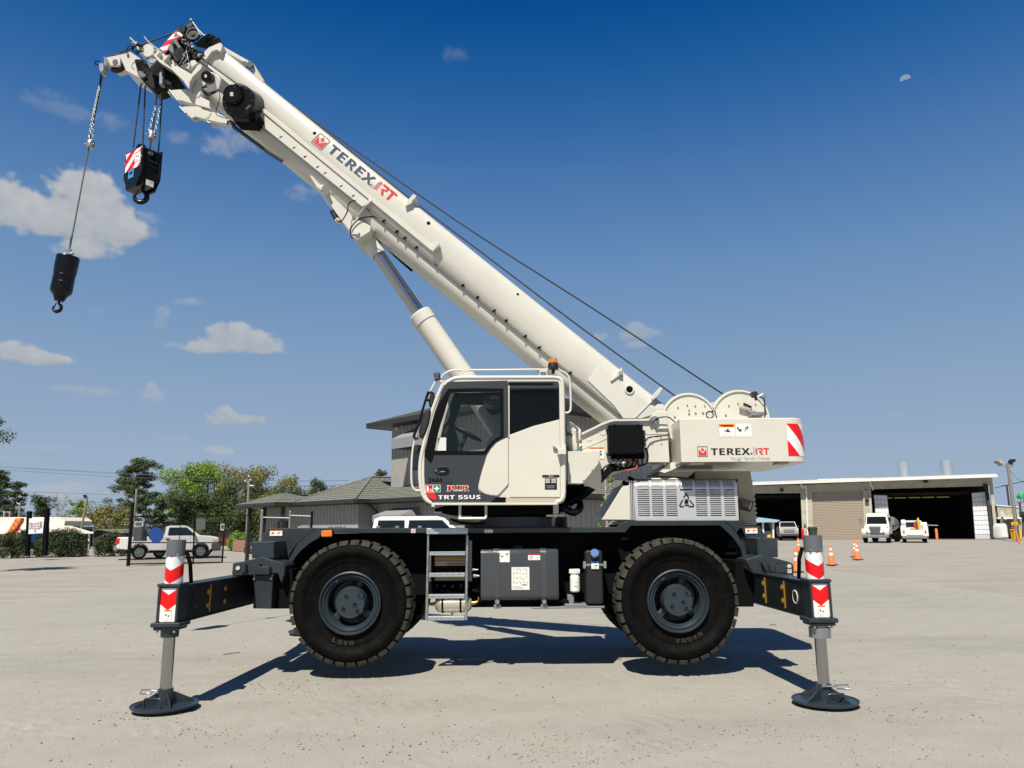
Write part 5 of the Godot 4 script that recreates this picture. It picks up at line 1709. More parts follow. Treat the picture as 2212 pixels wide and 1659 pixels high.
	for i in 4:
		var c := at(24, 530 + i * 14, 585 + i * 4, -1.0 + i * .02)
		var ring := []
		for k in 17:
			ring.append(c + Vector3(cos(TAU * k / 16) * (.062 + .006 * i), sin(TAU * k / 16) * (.055 + .006 * i), .03 * sin(k * 2.0)))
		tube(coil, ring, .0055)
	tube(coil, curve([at(24, 430, 540, -1.0), at(24, 370, 580, -1.0), at(24, 362, 640, -1.0), at(24, 400, 690, -1.0)]), .006)
	put("coiled_cable", coil, M.black, ax)
	var pin := S()
	tube(pin, [at(24, 420, 395, -1.05), at(24, 480, 450, -1.05), at(24, 600, 570, -1.05), at(24, 640, 640, -1.05)], .014)
	tube(pin, [at(24, 450, 490, -1.05), at(24, 560, 470, -1.05)], .01)
	tube(pin, [at(24, 520, 510, -1.05), at(24, 600, 640, -1.05)], .02)
	put("locking_pin", pin, M.tan_metal, ax)
	var wand := S()
	tube(wand, curve([at(24, 676, 372, -1.1), at(24, 740, 450, -1.1), at(24, 830, 530, -1.1), at(24, 900, 580, -1.1), at(24, 1000, 620, -1.1), at(24, 1035, 655, -1.1), at(24, 980, 665, -1.1), at(24, 920, 610, -1.1)], 4), .0095)
	put("guide_wand", wand, M.tan_metal, ax)
	sub("limit_switch", 2, -1.1, -.98, [200, 545, 240, 530, 262, 550, 262, 600, 245, 640, 215, 640, 203, 600], M.galv, ax, .012)
	sub("switch_arm", 2, -1.1, -1.04, [255, 465, 290, 490, 285, 560, 275, 630, 262, 640, 262, 500], M.galv, ax, .004)
	var loop := S()
	tube(loop, curve([at(2, 205, 560, -1.05), at(2, 172, 560, -1.05), at(2, 163, 540, -1.05), at(2, 180, 520, -1.05), at(2, 215, 525, -1.05)]), .008)
	put("switch_wire", loop, M.black, ax)
	sub("rope_switch", 2, -1.08, -.98, [862, 650, 880, 630, 892, 640, 895, 690, 905, 700, 895, 770, 862, 770], M.galv, ax, .008)
	# folded strut over the boom and the two jib mounts below
	var stt := grp("boom_strut")
	sub("strut_arm", 2, -1.7, -1.6, [1550, 360, 1570, 362, 1850, 520, 1890, 545, 1870, 580, 1830, 560, 1545, 405], M.boom_white, stt, .01)
	sub("strut_arm", 2, -1.7, -1.62, [1870, 560, 1895, 545, 1910, 570, 2015, 740, 1990, 752, 1900, 680], M.tan_metal, stt, .01)
	bolts("pivot_bolt", [at(2, 1862, 572, -1.6), at(2, 1800, 572, -1.62)], .06, .04, M.slate, stt)
	var jm := grp("jib_mount")
	sub("mount_arm", 2, -1.18, -1.1, [950, 860, 978, 838, 1150, 822, 1260, 880, 1420, 960, 1500, 1062, 1380, 1030, 1100, 950, 1085, 968, 1040, 935], M.boom_white, jm, .006)
	sub("mount_wedge", 2, -1.3, -1.17, [1000, 860, 1150, 840, 1300, 930, 1450, 1030, 1380, 1020, 1100, 945, 1060, 935], M.boom_white, jm)
	sub("mount_arm", 2, -1.08, -1.0, [1085, 1024, 1125, 1020, 1280, 1022, 1390, 1068, 1500, 1085, 1690, 1185, 1670, 1215, 1500, 1190, 1264, 1130, 1256, 1160, 1225, 1150, 1150, 1090], M.boom_white, jm, .006)
	sub("mount_web", 2, -1.3, -1.08, [1125, 1018, 1280, 1012, 1330, 1030, 1330, 1070, 1250, 1100, 1200, 1100], M.tan_metal, jm)
	sub("mount_web", 2, -1.3, -.99, [1385, 1062, 1430, 1080, 1400, 1140, 1372, 1130], M.boom_white, jm)
	var tip := S()
	tube(tip, [at(2, 975, 840, -1.1), at(2, 1010, 885, -1.1), at(2, 1075, 955, -1.1)], .02)
	tube(tip, [at(2, 1085, 1022, -1.0), at(2, 1160, 1095, -1.0)], .02)
	tube(tip, [at(2, 1235, 1155, -1.0), at(2, 1262, 1135, -1.0)], .025)
	tube(tip, curve([at(2, 1385, 1180, -1.0), at(2, 1410, 1198, -1.0), at(2, 1440, 1196, -1.0)]), .018)
	put("mount_pin", tip, M.galv_dark, jm)
	var ps := S()
	tube(ps, [at(2, 1660, 1190, -1.0), at(2, 1680, 1240, -1.02), at(2, 2060, 1520, -1.1), at(2, 2212, 1615, -1.15)], .028)
	tube(ps, curve([at(2, 1615, 1215, -1.0), at(2, 1612, 1190, -1.0), at(2, 1635, 1178, -1.0), at(2, 1665, 1195, -1.0)]), .014)
	put("stay_tube", ps, M.slate, jm)
	# cable reels
	var cr := grp("cable_reel")
	var face := Basis(Vector3.RIGHT, .32) * Basis(Vector3.UP, -.12)
	var c0 := at(2, 1730, 960, -.8)
	var rl := S()
	lathe(rl, Transform3D(face, c0), [[0, -.4], [.235, -.4], [.245, -.37], [.245, -.05], [.255, -.03], [.255, .0], [.23, .012], [0, .012]], 40)
	var rm := put("reel_drum", rl, M.black_gloss, cr)
	var rc := S()
	lathe(rc, Transform3D(face, c0 + face * Vector3(-.06, .08, 0)), [[.15, 0], [.155, .04], [.148, .055], [.14, .048], [.133, .06], [.116, .064], [.112, .08], [0, .08]], 36)
	put("reel_cap", rc, M.black_gloss, rm)
	for i in 14:
		var b := S()
		var a := TAU * i / 14
		ball(b, c0 + face * Vector3(cos(a) * .22, sin(a) * .22, .014), Vector3.ONE * .007, 6)
		put("rivet", b, M.galv, rm)
	panel("reel_label", cr, c0 + face * Vector3(-.06, .085, .083), .05, .055, face, M.label_white)
	sub("reel_catch", 2, -.82, -.72, [1800, 1040, 1850, 990, 1870, 1005, 1815, 1060], M.slate_dark, cr, .008)
	sub("reel_base", 2, -1.1, -.85, [1650, 1130, 1880, 1150, 1950, 1080, 1965, 1120, 1900, 1190, 1700, 1180], M.black, cr)
	var wr := grp("cable_reel")
	var c1 := at(2, 1425, 755, -.9)
	var pl := S()
	prism(pl, rounded(PackedVector2Array([Vector2(-.15, .0), Vector2(-.09, .14), Vector2(.05, .155), Vector2(.17, .04), Vector2(.13, -.1), Vector2(.03, -.17), Vector2(-.06, -.155)]), .06), -.05, 0, Transform3D(face, c1), .008)
	put("reel_plate", pl, M.white_plain, wr)
	var cp := S()
	lathe(cp, Transform3D(face, c1 + face * Vector3(-.01, .06, 0)), [[.085, 0], [.085, .1], [.078, .112], [0, .112]], 28)
	put("reel_cap", cp, M.black_gloss, wr)
	panel("reel_label", wr, c1 + face * Vector3(-.01, .065, .115), .036, .04, face, M.label_white)
	var lp := S()
	for i in 3:
		tube(lp, curve([c1 + face * Vector3(-.06, -.03 - i * .02, .01), c1 + face * Vector3(-.12, -.1, .05), c1 + face * Vector3(-.03, -.16 - i * .02, .04), c1 + face * Vector3(.13, -.12, .03)]), .006)
	tube(lp, curve([c1 + Vector3(.13, -.12, 0), c0 + Vector3(-.28, .05, .0), c0 + Vector3(-.32, -.2, .0), c0 + Vector3(-.14, -.28, 0)]), .006)
	put("reel_wire", lp, M.black, wr)
	# hoist ropes from the winches along the boom
	var rp := grp("hoist_rope")
	for q in [[[1583, 864], [1555, 847], [1300, 679], [1045, 516], [898, 416], [720, 290], [636, 231], [487, 125], [440, 88]], [[1476, 868], [1250, 704], [1036, 542], [883, 427], [760, 328], [631, 229], [450, 96]]]:
		var ln := []
		for p in q:
			ln.append(at(0, p[0], p[1], -1.4))
		var st := S()
		tube(st, curve(ln, 4), .0115, 6)
		put("winch_line", st, M.rope_dark, rp)
	var tl := S()
	for z in [-1.34, -1.4]:
		tube(tl, [at(24, 245, 650 + (z + 1.34) * 100, z), at(24, 620, 520, z), at(24, 1210, 305, z), at(24, 1500, 200, z)], .013)
	put("head_line", tl, M.rope_dark, rp)
	var thin := S()
	tube(thin, [on_world(2, 1310, 480, ZB + .012), on_world(2, 1760, 800, ZB + .012)], .006)
	tube(thin, [on_world(2, 1290, 520, ZB + .012), on_world(2, 1660, 800, ZB + .012)], .005)
	put("tension_wire", thin, M.black, rp)

func on_world(k: int, x: float, y: float, z: float) -> Vector3:
	return at(k, x, y, z)

func chain(parent: Node3D, a: Vector3, b: Vector3, slack: float) -> void:
	var n := int(a.distance_to(b) / .045)
	var st := S()
	for i in n:
		var t := (i + .5) / n
		var c := a.lerp(b, t) + Vector3(slack * sin(PI * t), 0, 0)
		var f := frame_of(b - a)
		if i % 2:
			f = f * Basis(Z, PI * .5)
		var ring := []
		for k in 7:
			ring.append(c + f * Vector3(cos(TAU * k / 6) * .013, 0, sin(TAU * k / 6) * .03))
		tube(st, ring, .0055, 4)
	put("chain", st, M.galv, parent)

func build_hooks() -> void:
	# the single-line headache ball at the far left
	var zc := -1.37
	var tip := at(2, 262, 640, zc)
	var base := at(25, 350, 290, zc)
	var hb := thing("headache_ball", at(25, 190, 1270, zc), "slim black overhaul weight with a small hook hanging on one rope at far left", "crane hook")
	var rope := S()
	tube(rope, [at(2, 268, 560, zc), base], .0105, 6)
	put("rope", rope, M.rope, hb)
	var axis := (at(25, 190, 1060, zc) - base).normalized()
	var up := frame_of(-axis)
	var lenb := (at(25, 220, 1060, zc) - base).length()
	var bd := S()
	var w := at(25, 345, 300, zc).distance_to(at(25, 520, 300, zc))
	lathe(bd, Transform3D(up, base), [[0, -lenb], [w * .42, -lenb], [w * .62, -lenb * .88], [w * .96, -lenb * .8], [w * .98, -lenb * .74], [w * .96, -lenb * .42], [w * 1.02, -lenb * .33], [w * 1.04, -lenb * .02], [w * 1.0, -.0], [0, 0.0]], 30)
	put("weight", bd, M.black_gloss, hb)
	for q in [[235, 573], [222, 697]]:
		var gl := S()
		var c := at(25, q[0], q[1], zc + w * 1.0)
		box(gl, c, Vector3(.05, .012, .02), Basis(Z, -.15), .004)
		put("grip_slot", gl, M.slate_light, hb)
	var fit := S()
	cyl(fit, base, base - axis * .12, .03, .03, 10)
	cyl(fit, base - axis * .05 - Vector3(.07, 0, 0), base - axis * .05 + Vector3(.07, 0, 0), .02, .02, 8)
	tube(fit, [base - axis * .05, base - axis * .28 + Vector3(-.015, 0, .02), base - axis * .36 + Vector3(-.0, 0, .02)], .012)
	put("rope_socket", fit, M.galv, hb)
	var hk := S()
	hook_shape(hk, base + axis * (lenb - .01), Basis(Z, -.02), .142)
	put("hook", hk, M.black_gloss, hb)
	var ct := at(2, 115, 1425, zc)
	var cl := S()
	lathe(cl, Transform3D(frame_of(tip - base), ct), [[0, -.07], [.056, -.07], [.064, -.06], [.064, .0], [.055, .045], [.035, .065], [0, .065]], 20)
	ball(cl, ct + Vector3(.066, -.02, .03), Vector3.ONE * .014, 6)
	ball(cl, ct + Vector3(-.066, -.02, .03), Vector3.ONE * .014, 6)
	put("chain_weight", cl, M.galv, hb)
	chain(hb, at(2, 215, 790, zc + .03), ct + Vector3(-.02, .06, .03), -.01)
	chain(hb, at(2, 205, 820, zc + .03), ct + Vector3(.04, .05, .03), -.03)
	var sw := S()
	tube(sw, [at(2, 228, 650, zc + .03), at(2, 213, 800, zc + .03)], .01)
	put("switch_cord", sw, M.black, hb)
	# the four-part hook block
	var zb := -1.35
	var blk := thing("hook_block", at(1, 890, 1340, zb), "big black hook block with red and white striped face hanging under the boom head", "crane hook")
	var c0 := at(1, 800, 955, zb)
	# the block is a box turned so that two faces show
	var turn := Basis(Vector3.UP, -.62)
	var mid := at(1, 918, 1080, zb)
	var xa := at(1, 800, 1040, zb + .1).x
	var xb := at(1, 918, 1040, zb + .25).x
	var xc := at(1, 1050, 1040, zb - .1).x
	var fw: float = (xb - xa) / cos(.62) * 1.15
	var sd: float = (xc - xb) / sin(.62) * 1.15
	var corner := Vector3(xb, 0, zb + .25)
	var ytop := at(1, 860, 945, zb + .2).y
	var ysh := at(1, 800, 1100, zb + .2).y
	var ylow := at(1, 860, 1185, zb + .2).y
	var o := Transform3D(turn, corner)
	# side view outline (seen along the block's x), extruded across its face
	var st := S()
	var t2 := Transform3D(Basis(-turn.z, Vector3.UP, -turn.x), corner)
	prism(st, PackedVector2Array([Vector2(0, ytop), Vector2(sd, ytop), Vector2(sd, ysh), Vector2(sd * .7, ylow + .03), Vector2(sd * .08, ylow + .03), Vector2(0, ylow + .06)]), .02, fw - .02, t2)
	put("block_core", st, M.black_gloss, blk)
	for e in 2:
		var pl := S()
		var t3 := Transform3D(turn, corner + turn.z * (.0 if e == 0 else -sd))
		prism(pl, PackedVector2Array([Vector2(-fw, ytop + .02), Vector2(0, ytop + .02), Vector2(0, ysh - .05), Vector2(-fw * .25, ylow), Vector2(-fw * .75, ylow), Vector2(-fw, ysh)]), 0, .035, t3, .006)
		put("side_plate", pl, M.black_gloss, blk)
	panel("warning_stripes", blk, corner + turn * Vector3(-fw * .5, (ytop + lerpf(ytop, ysh, .8)) * .5, .037), fw * .86, (ytop - ysh) * .78, turn, M.block_stripes)
	panel("warning_label", blk, corner + turn * Vector3(-fw * .24, lerpf(ytop, ysh, .36), .041), fw * .3, (ytop - ysh) * .4, turn, M.label_tall)
	panel("blue_label", blk, corner + turn * Vector3(-fw * .55, lerpf(ytop, ysh, .93), .037), fw * .3, fw * .3, turn, M.label_sky)
	for q in [[-.97, .05], [-.03, .05], [-.97, .42], [-.03, .42]]:
		var b := S()
		var p := corner + turn * Vector3(fw * q[0], lerpf(ytop, ysh, q[1]), .035)
		ball(b, p, Vector3.ONE * .018, 6)
		put("bolt", b, M.galv, blk)
	var eye := S()
	lathe(eye, Transform3D(turn, corner + turn * Vector3(-fw * .45, ytop + .03, -.03)), [[.09, -.02], [.09, .02], [.05, .02], [.05, -.02]], 18)
	put("lug", eye, M.black_gloss, blk)
	var tf := Transform3D(Basis(-turn.z, Vector3.UP, turn.x), corner + turn.x * .002)
	for q in [[.28, .12], [.37, .12], [.5, .16], [.62, .2]]:
		var hl := S()
		prism(hl, disc2(Vector2(sd * q[0], ytop - (ytop - ysh) * q[1] * 1.6), .03, 12), -.01, -.012 if q[0] > .4 else .0, tf)
		put("opening", hl, M.galv if q[0] < .4 else M.black, blk)
	var fr := S()
	tube(fr, [tf * Vector3(sd * .12, ytop - .03, .01), tf * Vector3(sd * .95, ytop - .03, .01)], .012)
	tube(fr, [tf * Vector3(sd * .15, ytop - .2, .004), tf * Vector3(sd * .75, ytop - .2, .004)], .007)
	put("edge_rod", fr, M.slate, blk)
	var pt := panel("plate_print", blk, tf * Vector3(sd * .4, lerpf(ysh, ylow, .75), .005), .12, .09, Basis(-turn.z, Vector3.UP, turn.x), M.label_mono)
	var hk2 := S()
	hook_shape(hk2, corner + turn * Vector3(-fw * .35, ylow + .05, -sd * .4), Basis(Vector3.UP, .2), .21)
	put("hook", hk2, M.black_gloss, blk)
	var four := S()
	for q in [[905, 505, 850, 940], [928, 540, 910, 930], [1010, 545, 957, 950], [1037, 575, 1010, 985]]:
		var p := at(1, q[0], q[1], zb - .05)
		var e := at(1, q[2], q[3], zb - .05)
		tube(four, [p, e], .0115, 6)
	put("rope", four, M.rope_dark, blk)
	var cw := S()
	var wc := at(2, 783, 1330, zb + .05)
	lathe(cw, Transform3D(Basis(Vector3.RIGHT, -PI * .5), wc), [[0, -.075], [.06, -.075], [.066, -.06], [.06, .01], [.05, .05], [.032, .07], [0, .07]], 20)
	ball(cw, wc + Vector3(.066, -.03, .03), Vector3.ONE * .014, 6)
	ball(cw, wc + Vector3(-.066, -.0, .03), Vector3.ONE * .014, 6)
	put("chain_weight", cw, M.galv, blk)
	chain(blk, at(2, 885, 780, zb + .08), wc + Vector3(-.03, .06, .03), 0.0)
	chain(blk, at(2, 890, 800, zb + .1), wc + Vector3(.06, .02, .04), .02)

# ---------------------------------------------------------------- the yard
func build_ground() -> void:
	# packed gravel near the crane with real ruts and lumps, inside a sheet that runs to the horizon
	var far_ := S()
	flat(far_)
	quad(far_, Vector3(-1500, -.03, 200), Vector3(1500, -.03, 200), Vector3(1500, -.03, -2500), Vector3(-1500, -.03, -2500), Vector3.UP)
	put("ground", far_, M.yard_far, self).set_meta("kind", "structure")
	var n1 := FastNoiseLite.new()
	n1.seed = 3
	n1.frequency = .35
	n1.fractal_octaves = 3
	var n2 := FastNoiseLite.new()
	n2.seed = 8
	n2.frequency = 3.2
	n2.fractal_octaves = 4
	var n3 := FastNoiseLite.new()
	n3.seed = 21
	n3.frequency = 1.1
	var x0 := -13.0
	var x1 := 13.0
	var z0 := -26.0
	var z1 := 8.5
	var step := .055
	var nx := int((x1 - x0) / step)
	var nz := 0
	var zs := PackedFloat32Array()
	var z := z1
	while z > z0:
		zs.append(z)
		z -= step * clampf((EYE.z - z) / 9.0, .7, 3.0)
	nz = zs.size()
	var tracks := [[-.2, 3.0, -.5, .05], [1.0, 2.9, -.46, .04], [-3.4, 1.0, -.15, .02], [3.4, 2.0, .3, -.03], [4.6, .4, .12, .01], [-3.6, 2.4, -.3, .03], [-4.5, -3.0, .1, .01], [6.0, -3.0, -.1, .01]]      # lug prints: a point, a heading and a bend
	var v := PackedVector3Array()
	var idx := PackedInt32Array()
	v.resize((nx + 1) * nz)
	var col := PackedColorArray()
	col.resize((nx + 1) * nz)
	for j in nz:
		var zz := zs[j]
		for i in nx + 1:
			var x := x0 + i * step
			var edge := minf(minf(x - x0, x1 - x), minf(z1 - zz, zz - z0))
			var f := clampf(edge / 3.0, 0.0, 1.0)
			var fine := n2.get_noise_2d(x, zz)
			var h := -.004 + n1.get_noise_2d(x, zz) * .009 + fine * .0008 + n3.get_noise_2d(x * .5, zz * .5) * .003
			var track := 0.0
			# old tyre tracks that sweep across the yard
			var t1 := absf(fposmod(x * .22 + zz * .95 + n1.get_noise_2d(x * .3, 40.0) * 1.4, 4.3) - 2.1)
			if t1 < .3:
				h -= .009 * (1.0 - t1 / .3) * (.6 + .6 * sin(x * 17.0)) * smoothstep(-.1, .4, n1.get_noise_2d(x * .5 + 9, zz * .5))
			for tk in tracks:
				var rel := Vector2(x - tk[0], zz - tk[1])
				var along: float = rel.x * cos(tk[2]) + rel.y * sin(tk[2])
				var across: float = absf(-rel.x * sin(tk[2]) + rel.y * cos(tk[2]) + along * along * tk[3])
				if across < .26:
					var worn_ := smoothstep(-.25, .35, n3.get_noise_2d(along * .5 + tk[0] * 9.0, across)) * smoothstep(.26, .2, across)
					track = maxf(track, worn_)
					h -= .008 * worn_ * smoothstep(-.2, .5, sin(along * TAU / .17 + across * 9.0))
			var clod := n2.get_noise_2d(x * 2.1 + 50.0, zz * 2.1)
			h += maxf(0.0, clod - .2) * .09 * smoothstep(.25, .6, n3.get_noise_2d(x * .35 + 31.0, zz * .35))
			v[j * (nx + 1) + i] = Vector3(x, lerpf(-.034, h, f), zz)
			var patch := n1.get_noise_2d(x * .25 + 70.0, zz * .7) * .16 + n3.get_noise_2d(x * .3, zz * .9 + 20.0) * .07
			patch -= track * .045
			if t1 < .34:
				patch -= .05 * (1.0 - t1 / .34)
			var q := 1.0 + patch * f
			col[j * (nx + 1) + i] = Color(q, q * (1.0 - patch * .05), q * (1.0 - patch * .12))
	for j in nz - 1:
		for i in nx:
			var a := j * (nx + 1) + i
			idx.append_array(PackedInt32Array([a, a + nx + 1, a + 1, a + 1, a + nx + 1, a + nx + 2]))
	var nrm := PackedVector3Array()
	nrm.resize(v.size())
	for j in nz:
		for i in nx + 1:
			var a := v[j * (nx + 1) + maxi(i - 1, 0)]
			var b := v[j * (nx + 1) + mini(i + 1, nx)]
			var c := v[maxi(j - 1, 0) * (nx + 1) + i]
			var d := v[mini(j + 1, nz - 1) * (nx + 1) + i]
			nrm[j * (nx + 1) + i] = (c - d).cross(b - a).normalized()
	var arr := []
	arr.resize(Mesh.ARRAY_MAX)
	arr[Mesh.ARRAY_VERTEX] = v
	arr[Mesh.ARRAY_NORMAL] = nrm
	arr[Mesh.ARRAY_COLOR] = col
	arr[Mesh.ARRAY_INDEX] = idx
	var mesh := ArrayMesh.new()
	mesh.add_surface_from_arrays(Mesh.PRIMITIVE_TRIANGLES, arr)
	mesh.surface_set_material(0, M.yard)
	var g := MeshInstance3D.new()
	g.mesh = mesh
	g.name = numbered("ground")
	add_child(g, true)
	g.set_meta("kind", "structure")
	# loose pebbles
	var pm := S()
	ball(pm, Vector3.ZERO, Vector3(1, .6, .8), 6)
	pm.generate_normals()
	var pmesh := pm.commit()
	pmesh.surface_set_material(0, M.pebble)
	var mm := MultiMesh.new()
	mm.transform_format = MultiMesh.TRANSFORM_3D
	mm.use_colors = true
	mm.mesh = pmesh
	var count := 10400
	var heaps := [Vector3(-.1, 0, 2.8), Vector3(.3, 0, 3.1), Vector3(.9, 0, 2.7), Vector3(2.3, 0, 2.5), Vector3(-1.5, 0, 2.7), Vector3(3.4, 0, 1.6), Vector3(-3.2, 0, 2.0), Vector3(-2.5, 0, .5)]
	mm.instance_count = count
	var r := RandomNumberGenerator.new()
	r.seed = 77
	for i in count:
		var zz := 7.5 - pow(r.randf(), 1.6) * 26.0
		var half := (EYE.z - zz) * .75 + 1.0
		var x := r.randf_range(-half, half)
		var s: float = .003 + pow(r.randf(), 6.0) * .013
		if i >= 9000:                  # crumbs of dried mud left by tyres
			var hp: Vector3 = heaps[i % heaps.size()]
			x = hp.x + r.randfn() * .55
			zz = hp.z + r.randfn() * .22 + (x - hp.x) * .35
			s = .003 + pow(r.randf(), 3.0) * .011
		mm.set_instance_transform(i, Transform3D(Basis(Vector3.UP, r.randf() * TAU).scaled(Vector3.ONE * s), Vector3(x, .002, zz)))
		var q := r.randf_range(.62, 1.0)
		mm.set_instance_color(i, Color(q, q * .97, q * .9))
	var mi := MultiMeshInstance3D.new()
	mi.multimesh = mm
	mi.name = "gravel"
	add_child(mi, true)
	tag(mi, "loose pebbles scattered over the packed gravel yard", "gravel", "", "stuff")
	for q in [[11, 770, 1088, 905, 1070, "thin dry twig lying on the gravel to the right of the left jack"], [15, 320, 792, 370, 793, "short dry twig on the gravel inside the rear outrigger's shadow"]]:
		var st := S()
		var a := level(q[0], q[1], q[2], .006)
		var b := level(q[0], q[3], q[4], .006)
		tube(st, curve([a, a.lerp(b, .35) + Vector3(0, .006, .03), a.lerp(b, .7) + Vector3(0, .002, -.02), b], 3), .006, 5)
		tag(put("twig", st, M.twig, self), q[5], "twig", "twigs on the gravel")

# ---------------------------------------------------------------- plants
func leaves(clumps: Array, per: int, size: float, seed_: int, tones: Array, squash := 1.0) -> ArrayMesh:   # leaf-sized faces spread through clumps [centre, radius]
	var r := RandomNumberGenerator.new()
	r.seed = seed_
	var v := PackedVector3Array()
	var n := PackedVector3Array()
	var c := PackedColorArray()
	for cl in clumps:
		var tone: Color = tones[r.randi() % tones.size()]
		var m: int = maxi(6, int(per * cl[1] * cl[1]))
		for i in m:
			var d := Vector3(r.randfn(), r.randfn(), r.randfn()).normalized()
			var p: Vector3 = cl[0] + d * Vector3(1, squash, 1) * cl[1] * pow(r.randf(), .45)
			var nn := (d + Vector3(r.randfn(), r.randfn() + .5, r.randfn()) * .7).normalized()
			var f := frame_of(nn)
			f = f * Basis(Z, r.randf() * TAU)
			var s := size * r.randf_range(.6, 1.4)
			var q := tone * r.randf_range(.65, 1.35)
			for e in [Vector3(-.5, -.3, 0), Vector3(0, .75, 0), Vector3(.5, -.3, 0)]:
				v.append(p + f * (e * s))
				n.append(nn)
				c.append(q)
	var arr := []
	arr.resize(Mesh.ARRAY_MAX)
	arr[Mesh.ARRAY_VERTEX] = v
	arr[Mesh.ARRAY_NORMAL] = n
	arr[Mesh.ARRAY_COLOR] = c
	var mesh := ArrayMesh.new()
	mesh.add_surface_from_arrays(Mesh.PRIMITIVE_TRIANGLES, arr)
	mesh.surface_set_material(0, M.leaf)
	return mesh

func foliage(parent: Node3D, mesh: ArrayMesh, n := "crown") -> void:
	var m := MeshInstance3D.new()
	m.mesh = mesh
	m.name = n
	parent.add_child(m, true)

const GREEN := [Color(.04, .07, .013), Color(.06, .1, .018), Color(.028, .048, .011)]
const FRESH := [Color(.15, .25, .025), Color(.19, .3, .03), Color(.12, .2, .022)]
const OLIVE := [Color(.17, .165, .035), Color(.2, .185, .045), Color(.13, .14, .03)]
const PINE := [Color(.04, .065, .018), Color(.055, .085, .022), Color(.032, .052, .016)]
const HEDGE := [Color(.028, .045, .009), Color(.045, .065, .012), Color(.016, .027, .007)]
const PALE := [Color(.2, .18, .1), Color(.16, .15, .08)]

# px, py: where the trunk meets the eye line at distance away; top and half width in picture pixels
func tree(kind: String, px: float, top: float, half: float, away: float, label: String, seed_: int, low := .15) -> void:
	var r := RandomNumberGenerator.new()
	r.seed = seed_
	var z := EYE.z - away
	var base := at(0, px, 1140, z)
	base.y = -.03
	var h: float = at(0, px, top, z).y
	var w := half * away / FOCAL
	var names := {"pine": "pine_tree", "broad": "broadleaf_tree", "scrub": "scrub_tree", "bare": "bare_tree", "young": "young_tree"}
	var t := thing(names[kind], base, label, "tree")
	var trunk := S()
	var clumps := []
	var lean := Vector3(r.randf_range(-.03, .03) * h, 0, 0)
	var line := [Vector3(0, -.1, 0), Vector3(0, h * .3, 0) + lean * .4, Vector3(0, h * .6, 0) + lean, Vector3(0, h * .93, 0) + lean * .6]
	for i in 3:
		var k: float = [1.0, .75, .45, .15][i]
		var k2: float = [1.0, .75, .45, .15][i + 1]
		cyl(trunk, line[i], line[i + 1], h * .022 * k, h * .022 * k2, 8)
	var limbs := {"pine": 34, "broad": 30, "scrub": 20, "bare": 16, "young": 14}
	for i in int(limbs[kind]):
		var f := lerpf(low, .97, (i + r.randf()) / limbs[kind])
		var a := r.randf() * TAU
		var start := Vector3(0, h * f * .92, 0) + lean * f
		var reach := w
		var rise := .3
		match kind:
			"pine":
				reach *= (1.15 - f * .85) * r.randf_range(.45, 1.1) * (1.0 if f > .5 else .95)
				rise = r.randf_range(.0, .35)
			"broad", "scrub":
				reach *= sqrt(maxf(.05, 1.0 - pow((f - .5) / .56, 2.0))) * r.randf_range(.55, 1.05)
				rise = r.randf_range(.1, .5)
			_:
				reach *= r.randf_range(.4, 1.0)
				rise = r.randf_range(.6, 1.4)
		var tip := start + Vector3(cos(a), 0, sin(a)) * reach + Vector3(0, reach * rise, 0)
		tip.y = minf(tip.y, h * .98)
		var mid := start.lerp(tip, .5) + Vector3(0, -reach * .06, 0)
		tube(trunk, [start, mid, tip], maxf(.02, h * .005 * (1.2 - f)), 5)
		match kind:
			"pine":
				for k in 4:
					var q := start.lerp(tip, r.randf_range(.45, 1.05))
					clumps.append([q + Vector3(r.randfn() * .12, r.randf_range(0, .12), r.randfn() * .12) * w, w * r.randf_range(.12, .24)])
			"broad":
				for k in 4:
					clumps.append([start.lerp(tip, r.randf_range(.35, 1.05)) + Vector3(r.randfn(), r.randfn(), r.randfn()) * w * .1, w * r.randf_range(.16, .32)])
			"scrub":
				for k in 4:
					clumps.append([start.lerp(tip, r.randf_range(.2, 1.05)) + Vector3(r.randfn(), r.randfn(), r.randfn()) * w * .12, w * r.randf_range(.2, .38)])
			"bare":
				for k in 6:
					var q := start.lerp(tip, r.randf_range(.3, 1.0))
					tube(trunk, [q, q + Vector3(r.randfn(), absf(r.randfn()) + .4, r.randfn()) * w * .22], .015 * away / 60.0, 4)
				clumps.append([tip, w * .16])
			"young":
				for k in 3:
					clumps.append([start.lerp(tip, r.randf_range(.6, 1.05)), w * r.randf_range(.1, .2)])
	put("trunk", trunk, M.bark_pale if kind in ["young", "bare"] else M.bark, t, false)
	var leaf := maxf(.07, away / FOCAL * 2.6)
	var tones: Array = {"pine": PINE, "broad": FRESH, "scrub": OLIVE, "bare": PALE, "young": FRESH}[kind]
	if kind == "broad" and seed_ % 2:
		tones = GREEN
	var dens: float = {"pine": 5.5, "broad": 4.4, "scrub": 3.6, "bare": .8, "young": 1.4}[kind]
	foliage(t, leaves(clumps, int(dens / (leaf * leaf)), leaf, seed_ + 100, tones, .6 if kind == "pine" else .9))

